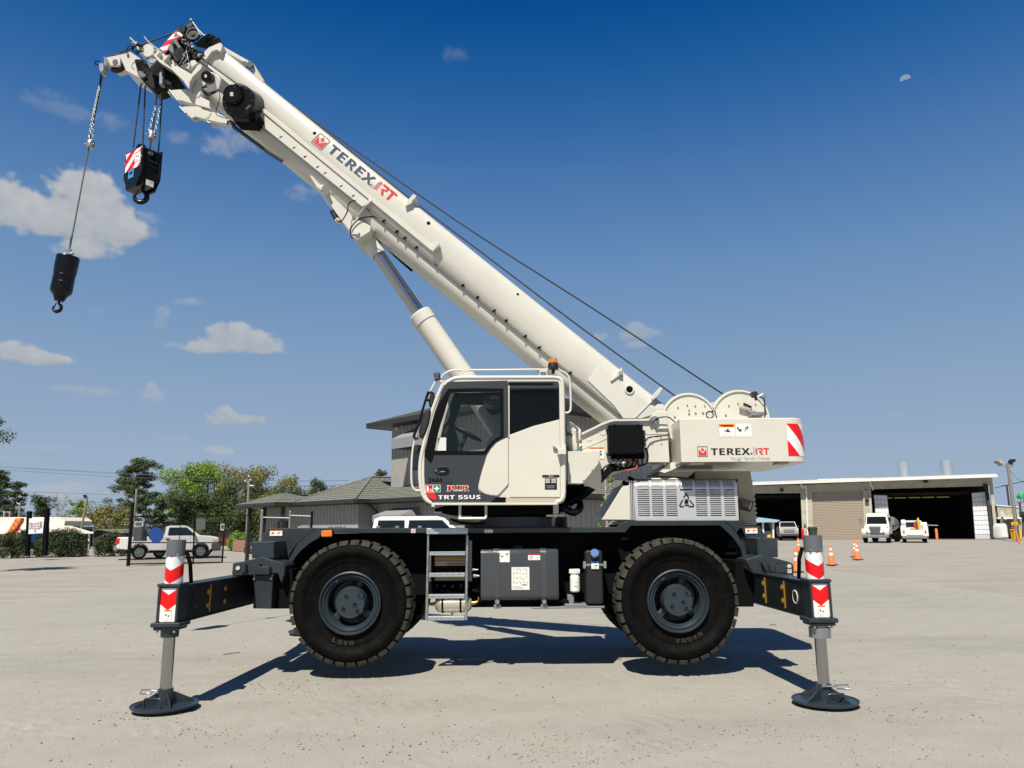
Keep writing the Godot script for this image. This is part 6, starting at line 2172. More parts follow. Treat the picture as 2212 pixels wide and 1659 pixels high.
func bush(px: float, py: float, top: float, half: float, label: String, seed_: int, tones: Array, depth := 1.0, n := "hedge_bush") -> void:
	var base := level(0, px, py, 0.0)
	var away := EYE.z - base.z
	var w := half * away / FOCAL
	base.z -= w * depth
	var h: float = at(0, px, top, base.z).y
	var t := thing(n, Vector3(base.x, -.03, base.z), label, "bush", "bushes in the yard")
	var r := RandomNumberGenerator.new()
	r.seed = seed_
	var clumps := []
	for i in 90:
		var a := r.randf() * TAU
		var e := r.randf_range(-.05, 1.0)
		var rad := pow(1.0 - pow(maxf(0.0, e - .35) / .65, 2.4), .5)
		clumps.append([Vector3(cos(a) * w * .84 * rad, h * (.08 + e * .8), sin(a) * w * depth * .84 * rad), minf(w, h) * r.randf_range(.16, .3)])
	for i in 12:
		clumps.append([Vector3(r.randf_range(-.5, .5) * w, r.randf_range(.2, .75) * h, r.randf_range(-.5, .5) * w * depth), minf(w, h) * .42])
	var stem := S()
	for i in 5:
		cyl(stem, Vector3(r.randf_range(-.2, .2) * w, -.05, r.randf_range(-.2, .2) * w), Vector3(r.randf_range(-.5, .5) * w, h * .6, r.randf_range(-.4, .4) * w), .05, .02, 6)
	put("stem", stem, M.bark, t, false)
	var leaf := maxf(.05, away / FOCAL * 2.2)
	foliage(t, leaves(clumps, int(5.0 / (leaf * leaf)), leaf, seed_ + 1, tones), "foliage")

func build_plants() -> void:
	tree("pine", 283, 980, 62, 118, "tall dark pine with open layered branches left of the bright green trees", 11, .38)
	tree("pine", -12, 1004, 46, 105, "dark pine cut by the left edge above the cream roofed building", 12, .3)
	tree("pine", 22, 1030, 36, 100, "dark full pine behind the crane company banner, close to the left edge", 14, .1)
	tree("broad", 78, 1062, 38, 96, "dark rounded evergreen between the left pine and the leaning utility pole", 13, .08)
	tree("pine", 345, 1068, 38, 86, "dark bushy pine low behind the cab of the white pickup", 17, .05)
	tree("broad", 392, 1002, 62, 110, "bright spring green tree right of the tall pine", 20, .1)
	tree("broad", 440, 990, 56, 120, "highest bright green crown in the middle of the treeline", 22, .1)
	tree("scrub", 500, 1000, 52, 112, "olive green tree behind the near utility pole", 23, .06)
	tree("scrub", 560, 1013, 60, 118, "yellowish budding tree above the left hip of the office roof", 24, .06)
	tree("scrub", 622, 1022, 46, 116, "olive budding tree at the right end of the treeline", 26, .06)
	tree("broad", 420, 1078, 70, 92, "dark green understorey tree behind the pickup's hood", 27, .02)
	tree("broad", 500, 1085, 70, 90, "dark green understorey tree below the budding trees", 29, .02)
	tree("scrub", 575, 1075, 60, 100, "dusky green thicket tree just above the office's left eave", 30, .02)
	tree("pine", 312, 1060, 36, 88, "dark full pine between the tall pine and the bright green tree", 40, .04)
	tree("broad", 465, 1052, 66, 96, "dark green tree filling the treeline behind the pickup's bonnet end", 41, .02)
	tree("broad", 610, 1062, 60, 104, "dark green tree low behind the office porch roof", 43, .02)
	tree("broad", 690, 1034, 44, 140, "rounded dark tree peeping over the office roof", 31, .1)
	tree("broad", 818, 1001, 18, 120, "small dark tree top touching the tower's left wall", 33, .7)
	tree("bare", 128, 1072, 22, 90, "leafless pale tree behind the cream roofed building", 33, .25)
	tree("broad", 165, 1078, 28, 98, "small green tree left of the leaning lamp pole", 34, .05)
	tree("scrub", 215, 1092, 44, 95, "low olive tree behind the grey shed roof", 36, .03)
	tree("scrub", 262, 1096, 40, 92, "low brownish tree under the tall pine", 37, .03)
	tree("broad", -98, 800, 74, 32, "leafy branch end of a tall tree poking in at the left edge", 39, .7)
	bush(10, 1206, 1138, 32, "dark hedge bush at the left edge of the yard", 50, HEDGE)
	bush(101, 1204, 1141, 52, "largest dark hedge bush under the banner's posts", 51, HEDGE)
	bush(221, 1202, 1147, 35, "rounded hedge bush left of the white pickup's tailgate", 52, HEDGE)
	bush(505, 1190, 1145, 24, "yellow green shrub in the brick planter right of the gate", 53, FRESH)
	bush(536, 1196, 1140, 14, "dark climbing shrub around the foot of the utility pole", 54, GREEN)
	tree("young", 1308, 985, 34, 24, "slender young tree with pale stems behind the engine hood", 61, .2)

# ---------------------------------------------------------------- vehicles
func wheel_at(parent: Node3D, c: Vector3, r: float, w: float, rim: Material, spokes := 6) -> void:
	var ty := S()
	lathe(ty, Transform3D(Basis(), c), [[r * .6, -w], [r * .9, -w], [r, -w * .9], [r, -w * .1], [r * .92, 0], [r * .66, 0], [r * .6, -w * .1]], 24)
	var t := put("wheel", ty, M.tyre, parent, false)
	var ri := S()
	lathe(ri, Transform3D(Basis(), c), [[r * .66, -.03], [r * .66, .0], [r * .6, .004], [r * .56, -.05], [0, -.07]], 24)
	for i in spokes:
		box(ri, c + Basis(Z, TAU * i / spokes) * Vector3(r * .34, 0, -.02), Vector3(r * .5, r * .16, .05), Basis(Z, TAU * i / spokes), .01)
	cyl(ri, c + Vector3(0, 0, -.05), c + Vector3(0, 0, .012), r * .15, r * .13, 12)
	put("rim", ri, rim, t)

# a pickup in its own axes: x to its front, z to its right side, the rear axle over x = 0
func pickup(label: String, group: String, paint: Material, pos: Vector3, turn: float, crew := false, tall := 1.0) -> Node3D:
	var o := thing("pickup_truck", pos, label, "pickup truck", group, turn)
	var k := tall
	var wb := 3.37 if not crew else 3.75
	var hw := .97
	var cab0 := wb - 2.1 - (.85 if crew else 0.0)
	var arch := func(cx: float) -> Array:
		var a := []
		for i in 9:
			var t := PI * (1.0 - i / 8.0)
			a.append(Vector2(cx + cos(t) * .49, .42 + sin(t) * .47))
		return a
	var low := [Vector2(-1.22, .62), Vector2(-.5, .55)]
	low += arch.call(0.0)
	low += [Vector2(.52, .5), Vector2(wb - .52, .48)]
	low += arch.call(wb)
	low += [Vector2(wb + .55, .5), Vector2(wb + .95, .55), Vector2(wb + 1.0, 1.0), Vector2(wb + .96, 1.22 * k), Vector2(wb + .6, 1.31 * k), Vector2(wb - .1, 1.36 * k), Vector2(cab0, 1.36 * k), Vector2(cab0 - .04, 1.31 * k), Vector2(-1.22, 1.29 * k)]
	var b := S()
	prism(b, PackedVector2Array(low), -hw + .05, hw, Transform3D(), .05)
	prism(b, PackedVector2Array(low), hw - .05, -hw, Transform3D(), .05)
	var body := put("body", b, paint, o, false)
	# greenhouse, narrower towards the roof
	var gh := [Vector2(cab0 + .0, 1.3 * k), Vector2(cab0 + .1, 1.88 * k), Vector2(cab0 + .3, 1.95 * k), Vector2(wb - 1.0, 1.95 * k), Vector2(wb - .8, 1.9 * k), Vector2(wb - .08, 1.34 * k)]
	var g := S()
	flat(g)
	for i in gh.size():
		var j := (i + 1) % gh.size()
		var wi: float = hw - (.17 if gh[i].y > 1.5 else .03)
		var wj: float = hw - (.17 if gh[j].y > 1.5 else .03)
		var nn := Vector3(-(gh[j] - gh[i]).y, (gh[j] - gh[i]).x, 0)
		quad(g, Vector3(gh[i].x, gh[i].y, wi), Vector3(gh[j].x, gh[j].y, wj), Vector3(gh[j].x, gh[j].y, -wj), Vector3(gh[i].x, gh[i].y, -wi), nn)
	for s in [-1.0, 1.0]:
		for i in range(1, gh.size() - 1):
			var p := [gh[0], gh[i], gh[i + 1]]
			var q := []
			for e in p:
				q.append(Vector3(e.x, e.y, s * (hw - (.17 if e.y > 1.5 else .03))))
			tri(g, q[0], q[1], q[2], Vector3(0, 0, s))
	put("cab", g, paint, o, false)
	var slant := atan2(.14, .58 * k)
	for s in [-1.0, 1.0]:
		var wins := [[cab0 + .2, wb - .35]] if not crew else [[cab0 + .16, cab0 + .98], [cab0 + 1.06, wb - .35]]
		for wn in wins:
			var x0: float = wn[0]
			var x1: float = wn[1]
			var out := [Vector3(x0, 1.37 * k, .958), Vector3(x1, 1.37 * k, .958), Vector3(minf(x1, wb - .86), 1.84 * k, .842), Vector3(x0 + .06, 1.84 * k, .842)]
			var st := S()
			flat(st)
			var m := []
			for e in out:
				m.append(Vector3(e.x, e.y, e.z * s))
			quad(st, m[0], m[1], m[2], m[3], Vector3(0, .2, s))
			put("window", st, M.car_glass, o, false)
		var mir := S()
		box(mir, Vector3(wb - .45, 1.42 * k, s * 1.1), Vector3(.14, .2, .22), Basis(), .03)
		put("door_mirror", mir, M.plastic_black, o, false)
		for x in [cab0 + .22] if not crew else [cab0 + .2, cab0 + 1.2]:
			var hdl := S()
			box(hdl, Vector3(x, 1.15 * k, s * (hw + .012)), Vector3(.2, .1, .03), Basis(), .008)
			put("door_handle", hdl, M.plastic_black, o, false)
		for x in [cab0 + .02, wb - .62] if not crew else [cab0 + .02, cab0 + 1.0, wb - .62]:
			var gap := S()
			box(gap, Vector3(x, .95, s * (hw + .0005)), Vector3(.012, .78, .004))
			put("door_gap", gap, M.slate_dark, o, false)
		var hl := S()
		box(hl, Vector3(wb + .84, 1.08 * k, s * (hw - .16)), Vector3(.28, .22, .36), Basis(Vector3.UP, s * .25), .04)
		put("headlight", hl, M.lamp_glass, o, false)
		var am := S()
		box(am, Vector3(wb + .72, 1.06 * k, s * (hw - .012)), Vector3(.1, .16, .05), Basis(), .01)
		put("indicator", am, M.amber, o, false)
		var tl := S()
		box(tl, Vector3(-1.17, 1.08 * k, s * (hw - .06)), Vector3(.2, .34, .14), Basis(), .02)
		put("tail_light", tl, M.red, o, false)
	var ws := S()
	flat(ws)
	var a0 := Vector3(wb - .13, 1.41 * k, .86)
	var a1 := Vector3(wb - .76, 1.88 * k, .74)
	quad(ws, a0 + Vector3(.014, .014, 0), a1 + Vector3(.014, .014, 0), Vector3(a1.x, a1.y, -a1.z) + Vector3(.014, .014, 0), Vector3(a0.x, a0.y, -a0.z) + Vector3(.014, .014, 0), Vector3(1, 1, 0))
	put("windscreen", ws, M.car_glass, o, false)
	var rw := S()
	flat(rw)
	quad(rw, Vector3(cab0 + .0, 1.42 * k, .7), Vector3(cab0 + .08, 1.82 * k, .64), Vector3(cab0 + .08, 1.82 * k, -.64), Vector3(cab0 + .0, 1.42 * k, -.7), Vector3(-1, .1, 0))
	put("rear_window", rw, M.car_glass, o, false)
	var gr := S()
	box(gr, Vector3(wb + .98, 1.0 * k, 0), Vector3(.08, .34, 1.15), Basis(), .03)
	put("grille", gr, M.galv_dark, o, false)
	for i in 3:
		var sl := S()
		box(sl, Vector3(wb + 1.03, (.9 + i * .11) * k, 0), Vector3(.03, .05, 1.1), Basis(), .01)
		put("grille_bar", sl, M.galv, o, false)
	for e in [[wb + 1.0, .62], [-1.27, .66]]:
		var bp := S()
		box(bp, Vector3(e[0], e[1], 0), Vector3(.22, .26, hw * 2 - .02), Basis(), .05)
		put("bumper", bp, M.bumper if e[0] > 0 else M.galv, o, false)
	var un := S()
	box(un, Vector3(wb * .5, .5, 0), Vector3(wb + 1.4, .3, 1.5))
	put("chassis", un, M.black, o, false)
	for x in [0.0, wb]:
		wheel_at(o, Vector3(x, .4, hw), .4, .26, M.galv_dark)
		var f := Node3D.new()
		f.rotation.y = PI
		f.name = "axle_end"
		o.add_child(f, true)
		f.position = Vector3(x, .4, -hw)
		var ty := S()
		lathe(ty, Transform3D(), [[0, -.26], [.36, -.26], [.4, -.23], [.4, -.03], [.36, 0], [.27, 0], [.25, -.05], [0, -.07]], 20)
		put("wheel", ty, M.tyre, f, false)
	return o

func car(label: String, paint: Material, pos: Vector3, turn: float) -> void:
	var o := thing("parked_car", pos, label, "car", "", turn)
	var wb := 2.7
	var b := S()
	var low := PackedVector2Array([Vector2(-.9, .35), Vector2(wb + .8, .35), Vector2(wb + .9, .6), Vector2(wb + .75, .82), Vector2(wb - .1, .98), Vector2(.0, 1.02), Vector2(-.85, 1.0), Vector2(-.98, .7)])
	prism(b, rounded(low, .12), -.85, .9, Transform3D(), .06)
	prism(b, rounded(low, .12), .85, -.9, Transform3D(), .06)
	put("body", b, paint, o, false)
	var c := S()
	var up := rounded(PackedVector2Array([Vector2(-.5, .95), Vector2(.1, 1.42), Vector2(1.5, 1.46), Vector2(wb - .1, .95)]), .1)
	prism(c, up, -.7, .7, Transform3D(), .04)
	put("cabin", c, M.car_glass, o, false)
	var rf := S()
	prism(rf, rounded(PackedVector2Array([Vector2(.1, 1.43), Vector2(.3, 1.47), Vector2(1.4, 1.485), Vector2(1.6, 1.44)]), .03), -.68, .68)
	put("roof", rf, paint, o, false)
	for x in [0.0, wb]:
		wheel_at(o, Vector3(x, .33, .91), .33, .2, M.alu_plate, 5)
	for s in [-1.0, 1.0]:
		var hl := S()
		box(hl, Vector3(wb + .72, .68, s * .66), Vector3(.2, .14, .36), Basis(Vector3.UP, s * .3), .03)
		put("headlight", hl, M.lamp_glass, o, false)
		var tl := S()
		box(tl, Vector3(-.92, .78, s * .68), Vector3(.12, .18, .34), Basis(), .03)
		put("tail_light", tl, M.red, o, false)

func build_vehicles() -> void:
	var p0 := level(0, 299.5, 1208.5, 0)
	var p1 := level(0, 430, 1205.5, 0)
	var fw := Vector3(p1.x - p0.x, 0, p1.z - p0.z).normalized()
	var side := Vector3.UP.cross(fw) * -1.0       # towards the photographer
	var near_truck := pickup("white pickup with a single cab parked side-on behind the black chain-link gate", "pickup trucks", M.car_white, p0 - side * .97, atan2(-fw.z, fw.x))
	var nose := S()
	box(nose, Vector3(4.3, 1.0, 0), Vector3(.26, .5, 1.7), Basis(), .05)
	box(nose, Vector3(4.22, .68, 0), Vector3(.58, .44, 2.0), Basis(), .06)
	put("front_guard", nose, M.bumper, near_truck, false)
	car("white car hidden behind the white pickup at the gate, only its wheels in view", M.car_white, p0 + Vector3(-.3, 0, -3.0), atan2(-fw.z, fw.x) + .1)
	var q := level(0, 1150, 1160, 0)
	var w := at(0, 738, 1141, -13.5)
	pickup("white crew cab pickup by the office, only its roof and windows above the crane deck", "pickup trucks", M.car_white, Vector3(w.x + .05, -.03, -13.8), .12, true, 1.09)
	var s0 := level(0, 1690, 1167.5, 0)
	pickup("silver white pickup facing out beside the dark left bay of the workshop", "pickup trucks", M.car_white, s0 + Vector3(2.0, 0, -4.3), -PI * .5 - .27, true, 1.05)
	car("dark red car with its nose showing beyond the gate", M.car_red, level(0, 478, 1190, 0) + Vector3(-1.6, 0, -2.5), .1)
	car("dark blue car half hidden between two hedge bushes", M.car_blue, level(0, 72, 1192, 0), PI * .35)
	build_tank_truck()
	build_service_truck()

func build_tank_truck() -> void:
	var g := level(0, 1893, 1172.5, 0)
	var s := (EYE.z - g.z) / FOCAL                 # metres per picture pixel there
	var o := thing("tank_truck", g, "cream white conventional tanker truck facing the yard in front of the big bay", "truck", "", -.6)
	var hw := 1.12
	var hood := S()
	prism(hood, PackedVector2Array([Vector2(-hw * .92, .85), Vector2(hw * .92, .85), Vector2(hw * .85, 1.5), Vector2(hw * .62, 1.68), Vector2(-hw * .62, 1.68), Vector2(-hw * .85, 1.5)]), -1.3, 0.0, Transform3D(), .08)
	put("hood", hood, M.truck_cream, o, false)
	var cb := S()
	prism(cb, PackedVector2Array([Vector2(-hw * .93, .8), Vector2(hw * .93, .8), Vector2(hw * .93, 1.75), Vector2(hw * .8, 2.65), Vector2(hw * .6, 2.75), Vector2(-hw * .6, 2.75), Vector2(-hw * .8, 2.65), Vector2(-hw * .93, 1.75)]), -2.9, -1.25, Transform3D(), .06)
	put("cab", cb, M.truck_cream, o, false)
	var ws := S()
	prism(ws, PackedVector2Array([Vector2(-hw * .8, 1.74), Vector2(hw * .8, 1.74), Vector2(hw * .72, 2.42), Vector2(-hw * .72, 2.42)]), -1.26, -1.235)
	put("windscreen", ws, M.car_glass, o, false)
	for i in 2:
		var sd := S()
		box(sd, Vector3((i * 2 - 1) * hw * .93, 2.05, -1.95), Vector3(.06, .6, .8), Basis(Z, (i * 2 - 1) * .12))
		put("window", sd, M.car_glass, o, false)
		var mi := S()
		box(mi, Vector3((i * 2 - 1) * 1.42, 2.0, -1.3), Vector3(.2, .55, .12), Basis(), .03)
		tube(mi, [Vector3((i * 2 - 1) * 1.0, 2.3, -1.35), Vector3((i * 2 - 1) * 1.42, 2.3, -1.3), Vector3((i * 2 - 1) * 1.0, 1.8, -1.35)], .025)
		put("door_mirror", mi, M.galv, o, false)
		var hl := S()
		box(hl, Vector3((i * 2 - 1) * .84, 1.08, .02), Vector3(.34, .2, .08), Basis(Vector3.UP, (i * 2 - 1) * .2), .03)
		put("headlight", hl, M.lamp_glass, o, false)
		var fd := S()
		prism(fd, rounded(PackedVector2Array([Vector2(-.1, .7), Vector2(.75, .6), Vector2(.75, .95), Vector2(.5, 1.3), Vector2(.05, 1.3), Vector2(-.2, 1.1)]), .15), -.18, .18, Transform3D(Basis(Vector3(0, 0, -1), Vector3.UP, Vector3(1, 0, 0)), Vector3((i * 2 - 1) * .98, 0, -.05)), .03)
		put("fender", fd, M.truck_cream, o, false)
		for z in [-.55, -5.2, -6.4]:
			var ty := S()
			lathe(ty, Transform3D(Basis(Vector3.UP, PI * .5), Vector3((i * 2 - 1) * 1.0, .5, z)), [[0, -.16], [.44, -.16], [.5, -.12], [.5, .12], [.44, .16], [0, .16]], 20)
			put("wheel", ty, M.tyre, o, false)
	var gr := S()
	prism(gr, rounded(PackedVector2Array([Vector2(-.52, 1.52), Vector2(.52, 1.52), Vector2(.38, .85), Vector2(-.38, .85)]), .06), 0, .05)
	put("grille", gr, M.galv, o, false)
	for i in 5:
		var b := S()
		box(b, Vector3(0, .93 + i * .11, .055), Vector3(.72 + i * .05, .05, .02))
		put("grille_bar", b, M.steel_dark, o, false)
	var bu := S()
	box(bu, Vector3(0, .6, .12), Vector3(2.3, .3, .16), Basis(), .05)
	put("bumper", bu, M.galv_dark, o, false)
	var tk := S()
	lathe(tk, Transform3D(Basis.from_scale(Vector3(1.12, .8, 1)), Vector3(0, 1.75, -7.6)), [[0, 0], [.9, .1], [1, .3], [1, 4.2], [.9, 4.4], [0, 4.5]], 24)
	put("tank", tk, M.galv, o, false)
	var ch := S()
	box(ch, Vector3(0, .7, -3.8), Vector3(1.0, .3, 7.4))
	put("chassis", ch, M.black, o, false)

func build_service_truck() -> void:
	var g := level(0, 1978, 1172, 0)
	var o := thing("service_truck", g, "white service truck seen from behind with gas bottles on its open bed", "truck", "", -.45)
	var b := S()
	for s in [-1.0, 1.0]:
		box(b, Vector3(s * .92, 1.05, -1.5), Vector3(.46, .95, 3.0), Basis(), .03)
	box(b, Vector3(0, .8, -1.5), Vector3(1.5, .25, 3.0), Basis(), .02)
	box(b, Vector3(0, .98, -.05), Vector3(1.4, .36, .08), Basis(), .02)
	put("service_body", b, M.car_white, o, false)
	var cb := S()
	prism(cb, rounded(PackedVector2Array([Vector2(-.95, .7), Vector2(.95, .7), Vector2(.92, 1.4), Vector2(.75, 2.05), Vector2(-.75, 2.05), Vector2(-.92, 1.4)]), .1), -5.2, -3.2)
	put("cab", cb, M.car_white, o, false)
	var rw := S()
	box(rw, Vector3(0, 1.65, -3.18), Vector3(1.3, .45, .04))
	put("rear_window", rw, M.car_glass, o, false)
	var bm := S()
	box(bm, Vector3(0, .5, .1), Vector3(2.2, .28, .4), Basis(), .04)
	put("bumper", bm, M.galv_dark, o, false)
	for s in [-1.0, 1.0]:
		var tl := S()
		box(tl, Vector3(s * .9, .98, .01), Vector3(.12, .26, .06), Basis(), .01)
		put("tail_light", tl, M.red, o, false)
		for z in [-1.0, -4.6]:
			var ty := S()
			lathe(ty, Transform3D(Basis(Vector3.UP, PI * .5), Vector3(s * .86, .4, z)), [[0, -.14], [.36, -.14], [.4, -.1], [.4, .1], [.36, .14], [0, .14]], 18)
			put("wheel", ty, M.tyre, o, false)
	var reel := S()
	cyl(reel, Vector3(-1.0, 1.85, -.4), Vector3(-.7, 1.85, -.4), .28, .28, 18)
	box(reel, Vector3(-.86, 1.75, -.5), Vector3(.4, .6, .5), Basis(), .03)
	put("tool_box", reel, M.car_white, o, false)
	for q in [[.3, M.green_bottle, 2.15], [.42, M.yellow_bright, 2.3], [.1, M.red, 1.95]]:
		var gb := S()
		lathe(gb, Transform3D(Basis(Vector3.RIGHT, -PI * .5), Vector3(q[0], .95, -.7)), [[0, 0], [.12, 0], [.12, q[2] - 1.25], [.06, q[2] - 1.05], [.06, q[2] - .95], [0, q[2] - .95]], 14)
		put("gas_bottle", gb, q[1], o, false)
	var ct := S()
	box(ct, Vector3(-.1, 1.2, -.5), Vector3(.5, .24, .4), Basis(), .02)
	put("carton", ct, M.cardboard, o, false)
	var cmp := S()
	cyl(cmp, Vector3(.7, 1.65, -.6), Vector3(1.1, 1.65, -.6), .22, .22, 16)
	put("compressor", cmp, M.car_white, o, false)
	var bar := S()
	tube(bar, [Vector3(.8, 1.6, -2.4), Vector3(2.1, 1.55, -2.2)], .05)
	put("side_pipe", bar, M.galv_dark, o, false)

# ---------------------------------------------------------------- buildings
func roof_face(st: SurfaceTool, a: Vector3, b: Vector3, c: Vector3, d: Vector3, courses: int) -> void:   # eave a-b, top d-c, in lapped courses
	var n := (b - a).cross(d - a).normalized()
	if n.y < 0.0:
		n = -n
	flat(st)
	for i in courses:
		var f0 := float(i) / courses
		var f1 := float(i + 1) / courses
		var p0 := a.lerp(d, f0) + n * .022
		var p1 := b.lerp(c, f0) + n * .022
		var q0 := a.lerp(d, f1)
		var q1 := b.lerp(c, f1)
		quad(st, p0, p1, q1, q0, n)
		quad(st, p0 - n * .03, p1 - n * .03, p1, p0, (a - d))

var oc := Vector3()
var ul := Vector3()
var ur := Vector3()
func off(a: float, f: float, y: float) -> Vector3:       # office axes: a along its left front, f out of that front
	return oc + ul * a - ur * f + Vector3(0, y, 0)

func siding(parent: Node3D, a: Vector3, b: Vector3, y0: float, y1: float, out: Vector3, gap: float) -> void:
	var st := S()
	flat(st)
	var o := out * -.12
	var p := [Vector3(a.x, y0, a.z), Vector3(b.x, y0, b.z), Vector3(b.x, y1, b.z), Vector3(a.x, y1, a.z)]
	quad(st, p[0], p[1], p[2], p[3], out)
	quad(st, p[0] + o, p[1] + o, p[2] + o, p[3] + o, -out)
	quad(st, p[3], p[2], p[2] + o, p[3] + o, Vector3.UP)
	var w := put("wall", st, M.siding, parent)
	var n := int(a.distance_to(b) / gap)
	var f := Basis((b - a).normalized(), Vector3.UP, (b - a).normalized().cross(Vector3.UP))
	for i in n + 1:
		var bt2 := S()
		var c := a.lerp(b, (i + .02) / n)
		box(bt2, Vector3(c.x, (y0 + y1) * .5, c.z) + out * .008, Vector3(.035, y1 - y0 - .01, .02), f)
		put("batten", bt2, M.siding_dark, w)

func build_office() -> void:
	oc = Vector3(.1, 0, -18.78)
	ul = Vector3(-.69, 0, -.724).normalized()
	ur = Vector3(-ul.z, 0, ul.x)
	if ur.x < 0.0:
		ur = -ur
	var o := thing("office_building", off(8, -3, 0), "grey board-sided office with a two storey tower and low hipped shingle roofs behind the crane", "building")
	var L := 10.2
	var R := 9.0
	# tower
	siding(o, off(.9, -.9, 0), off(L - .9, -.9, 0), 2.9, 6.45, -ur, .3)
	siding(o, off(.9, -.9, 0), off(.9, -R + .9, 0), .0, 6.45, -ul, .3)
	siding(o, off(L - .9, -.9, 0), off(L - .9, -R + .9, 0), .0, 6.45, ul, .3)
	siding(o, off(.9, -R + .9, 0), off(L - .9, -R + .9, 0), .0, 6.45, ur, .6)
	var tr := S()
	var e := [off(0, 0, 6.6), off(L, 0, 6.6), off(L, -R, 6.6), off(0, -R, 6.6)]
	var rg := [off(R * .5, -R * .5, 8.1), off(L - R * .5, -R * .5, 8.1)]
	roof_face(tr, e[0], e[1], rg[1], rg[0], 26)
	roof_face(tr, e[1], e[2], rg[1], rg[1], 26)
	roof_face(tr, e[2], e[3], rg[0], rg[1], 10)
	roof_face(tr, e[3], e[0], rg[0], rg[0], 26)
	put("roof", tr, M.shingle, o)
	var so := S()
	flat(so)
	quad(so, e[0] - Vector3(0, .2, 0), e[1] - Vector3(0, .2, 0), e[2] - Vector3(0, .2, 0), e[3] - Vector3(0, .2, 0), Vector3.DOWN)
	for i in 4:
		var p: Vector3 = e[i]
		var q: Vector3 = e[(i + 1) % 4]
		quad(so, p, q, q - Vector3(0, .22, 0), p - Vector3(0, .22, 0), (p + q) * .5 - off(L * .5, -R * .5, 6.6))
	put("fascia", so, M.trim_dark, o)
	# tower window under an awning
	var wf := S()
	var f := Basis(-ul, Vector3.UP, -ur)
	box(wf, off(7.0, -.89, 5.05), Vector3(1.3, 1.5, .1), f, .02)
	var win := put("window", wf, M.trim_dark, o)
	var pn := S()
	box(pn, off(7.0, -.85, 5.05), Vector3(1.1, 1.3, .06), f)
	put("pane", pn, M.car_glass, win)
	awning(o, 6.55, -.88, 6.2, 2.4, 1.1, 1.0)
	var sc := S()
	box(sc, off(8.3, -.5, 6.25), Vector3(.1, .1, .35), f * Basis(Vector3.UP, .5) * Basis(Vector3.RIGHT, .3), .02)
	cyl(sc, off(8.3, -.7, 6.42), off(8.3, -.55, 6.25), .025, .025, 6)
	put("security_camera", sc, M.white_plain, o)
	# low front below the tower
	siding(o, off(-.05, .1, 0), off(9.2, .1, 0), 0.0, 2.85, -ur, .3)
	var lr := S()
	roof_face(lr, off(-1.5, .62, 3.0), off(9.2, .62, 3.0), off(9.2, -.95, 3.62), off(-1.5, -.95, 3.62), 9)
	put("roof", lr, M.shingle, o)
	eave(o, off(-1.5, .62, 3.0), off(9.2, .62, 3.0), -ur)
	awning(o, 6.7, .12, 2.6, 2.1, 1.0, .6)
	var wl := S()
	box(wl, off(6.7, .11, 1.4), Vector3(1.3, 1.2, .08), f, .02)
	put("window", wl, M.car_glass, o)
	# right wing behind: roof seen under the crane's counterweight
	siding(o, off(.9, -R + .9, 0), off(.9, -R - 4.5, 0), 2.9, 5.2, -ul, .4)
	siding(o, off(.88, -R + .9, 0), off(.88, -R + .3, 0), 0, 2.9, -ul, .3)
	var rr2 := S()
	roof_face(rr2, off(-.9, .62, 3.0), off(-.9, -R - 4.5, 3.0), off(.88, -R - 4.5, 3.75), off(.88, -.9, 3.75), 9)
	put("roof", rr2, M.shingle, o)
	eave(o, off(-.9, .62, 3.0), off(-.9, -R - 4.5, 3.0), -ul)
	siding(o, off(-.05, .1, 0), off(-.05, -R - 4.4, 0), 0, 2.85, -ul, .3)
	# left wing with its ridge running back
	siding(o, off(9.2, .92, 0), off(14.3, .92, 0), 0, 2.85, -ur, .3)
	siding(o, off(9.2, .92, 0), off(9.2, -1.5, 0), 0, 2.85, -ul, .3)
	var lw := S()
	var c0 := off(8.7, 1.4, 3.0)
	var c1 := off(14.5, 1.4, 3.0)
	var pk := off(11.6, -1.3, 4.2)
	var pb := off(11.6, -9.0, 4.2)
	roof_face(lw, c0, c1, pk, pk, 13)
	roof_face(lw, c0, off(8.7, -9, 3.0), pb, pk, 13)
	roof_face(lw, c1, off(14.5, -9, 3.0), pb, pk, 13)
	put("roof", lw, M.shingle, o)
	var cap := S()
	for q in [[c0, pk], [c1, pk], [pk, pb]]:
		tube(cap, [q[0] + Vector3(0, .03, 0), q[1] + Vector3(0, .03, 0)], .05, 5)
	put("ridge_cap", cap, M.shingle, o)
	eave(o, c0, c1, -ur)
	eave(o, c0, off(8.7, -.2, 3.0), -ul)
	# porch at the far left end
	var d0 := off(14.4, 2.3, 3.0)
	var d1 := off(19.6, 2.0, 3.0)
	var dp := off(16.6, .6, 3.55)
	var pr := S()
	roof_face(pr, d0, d1, off(17.6, .6, 3.55), dp, 7)
	roof_face(pr, d0, off(14.4, -1, 3.0), dp, dp, 7)
	roof_face(pr, d1, off(19.6, -3, 3.0), off(17.6, -3, 3.55), off(17.6, .6, 3.55), 7)
	put("roof", pr, M.shingle, o)
	eave(o, d0, d1, -ur)
	siding(o, off(14.4, .9, 0), off(18.2, .9, 0), 0, 2.85, -ur, .3)
	siding(o, off(18.2, .9, 0), off(18.2, -5, 0), 0, 2.85, ul, .3)
	for a in [14.6, 16.6, 18.3]:
		var ps := S()
		box(ps, off(a, 1.8, 1.4), Vector3(.16, 2.8, .16), f, .01)
		put("porch_post", ps, M.trim_dark, o)
	var dr := S()
	box(dr, off(16.2, .95, 1.05), Vector3(1.0, 2.1, .08), f, .01)
	put("door", dr, M.trim_dark, o)
	var dn := S()
	tube(dn, [off(8.75, .75, 2.8), off(8.85, .2, 2.5), off(8.9, .1, .3)], .05, 6)
	put("downpipe", dn, M.trim_dark, o)

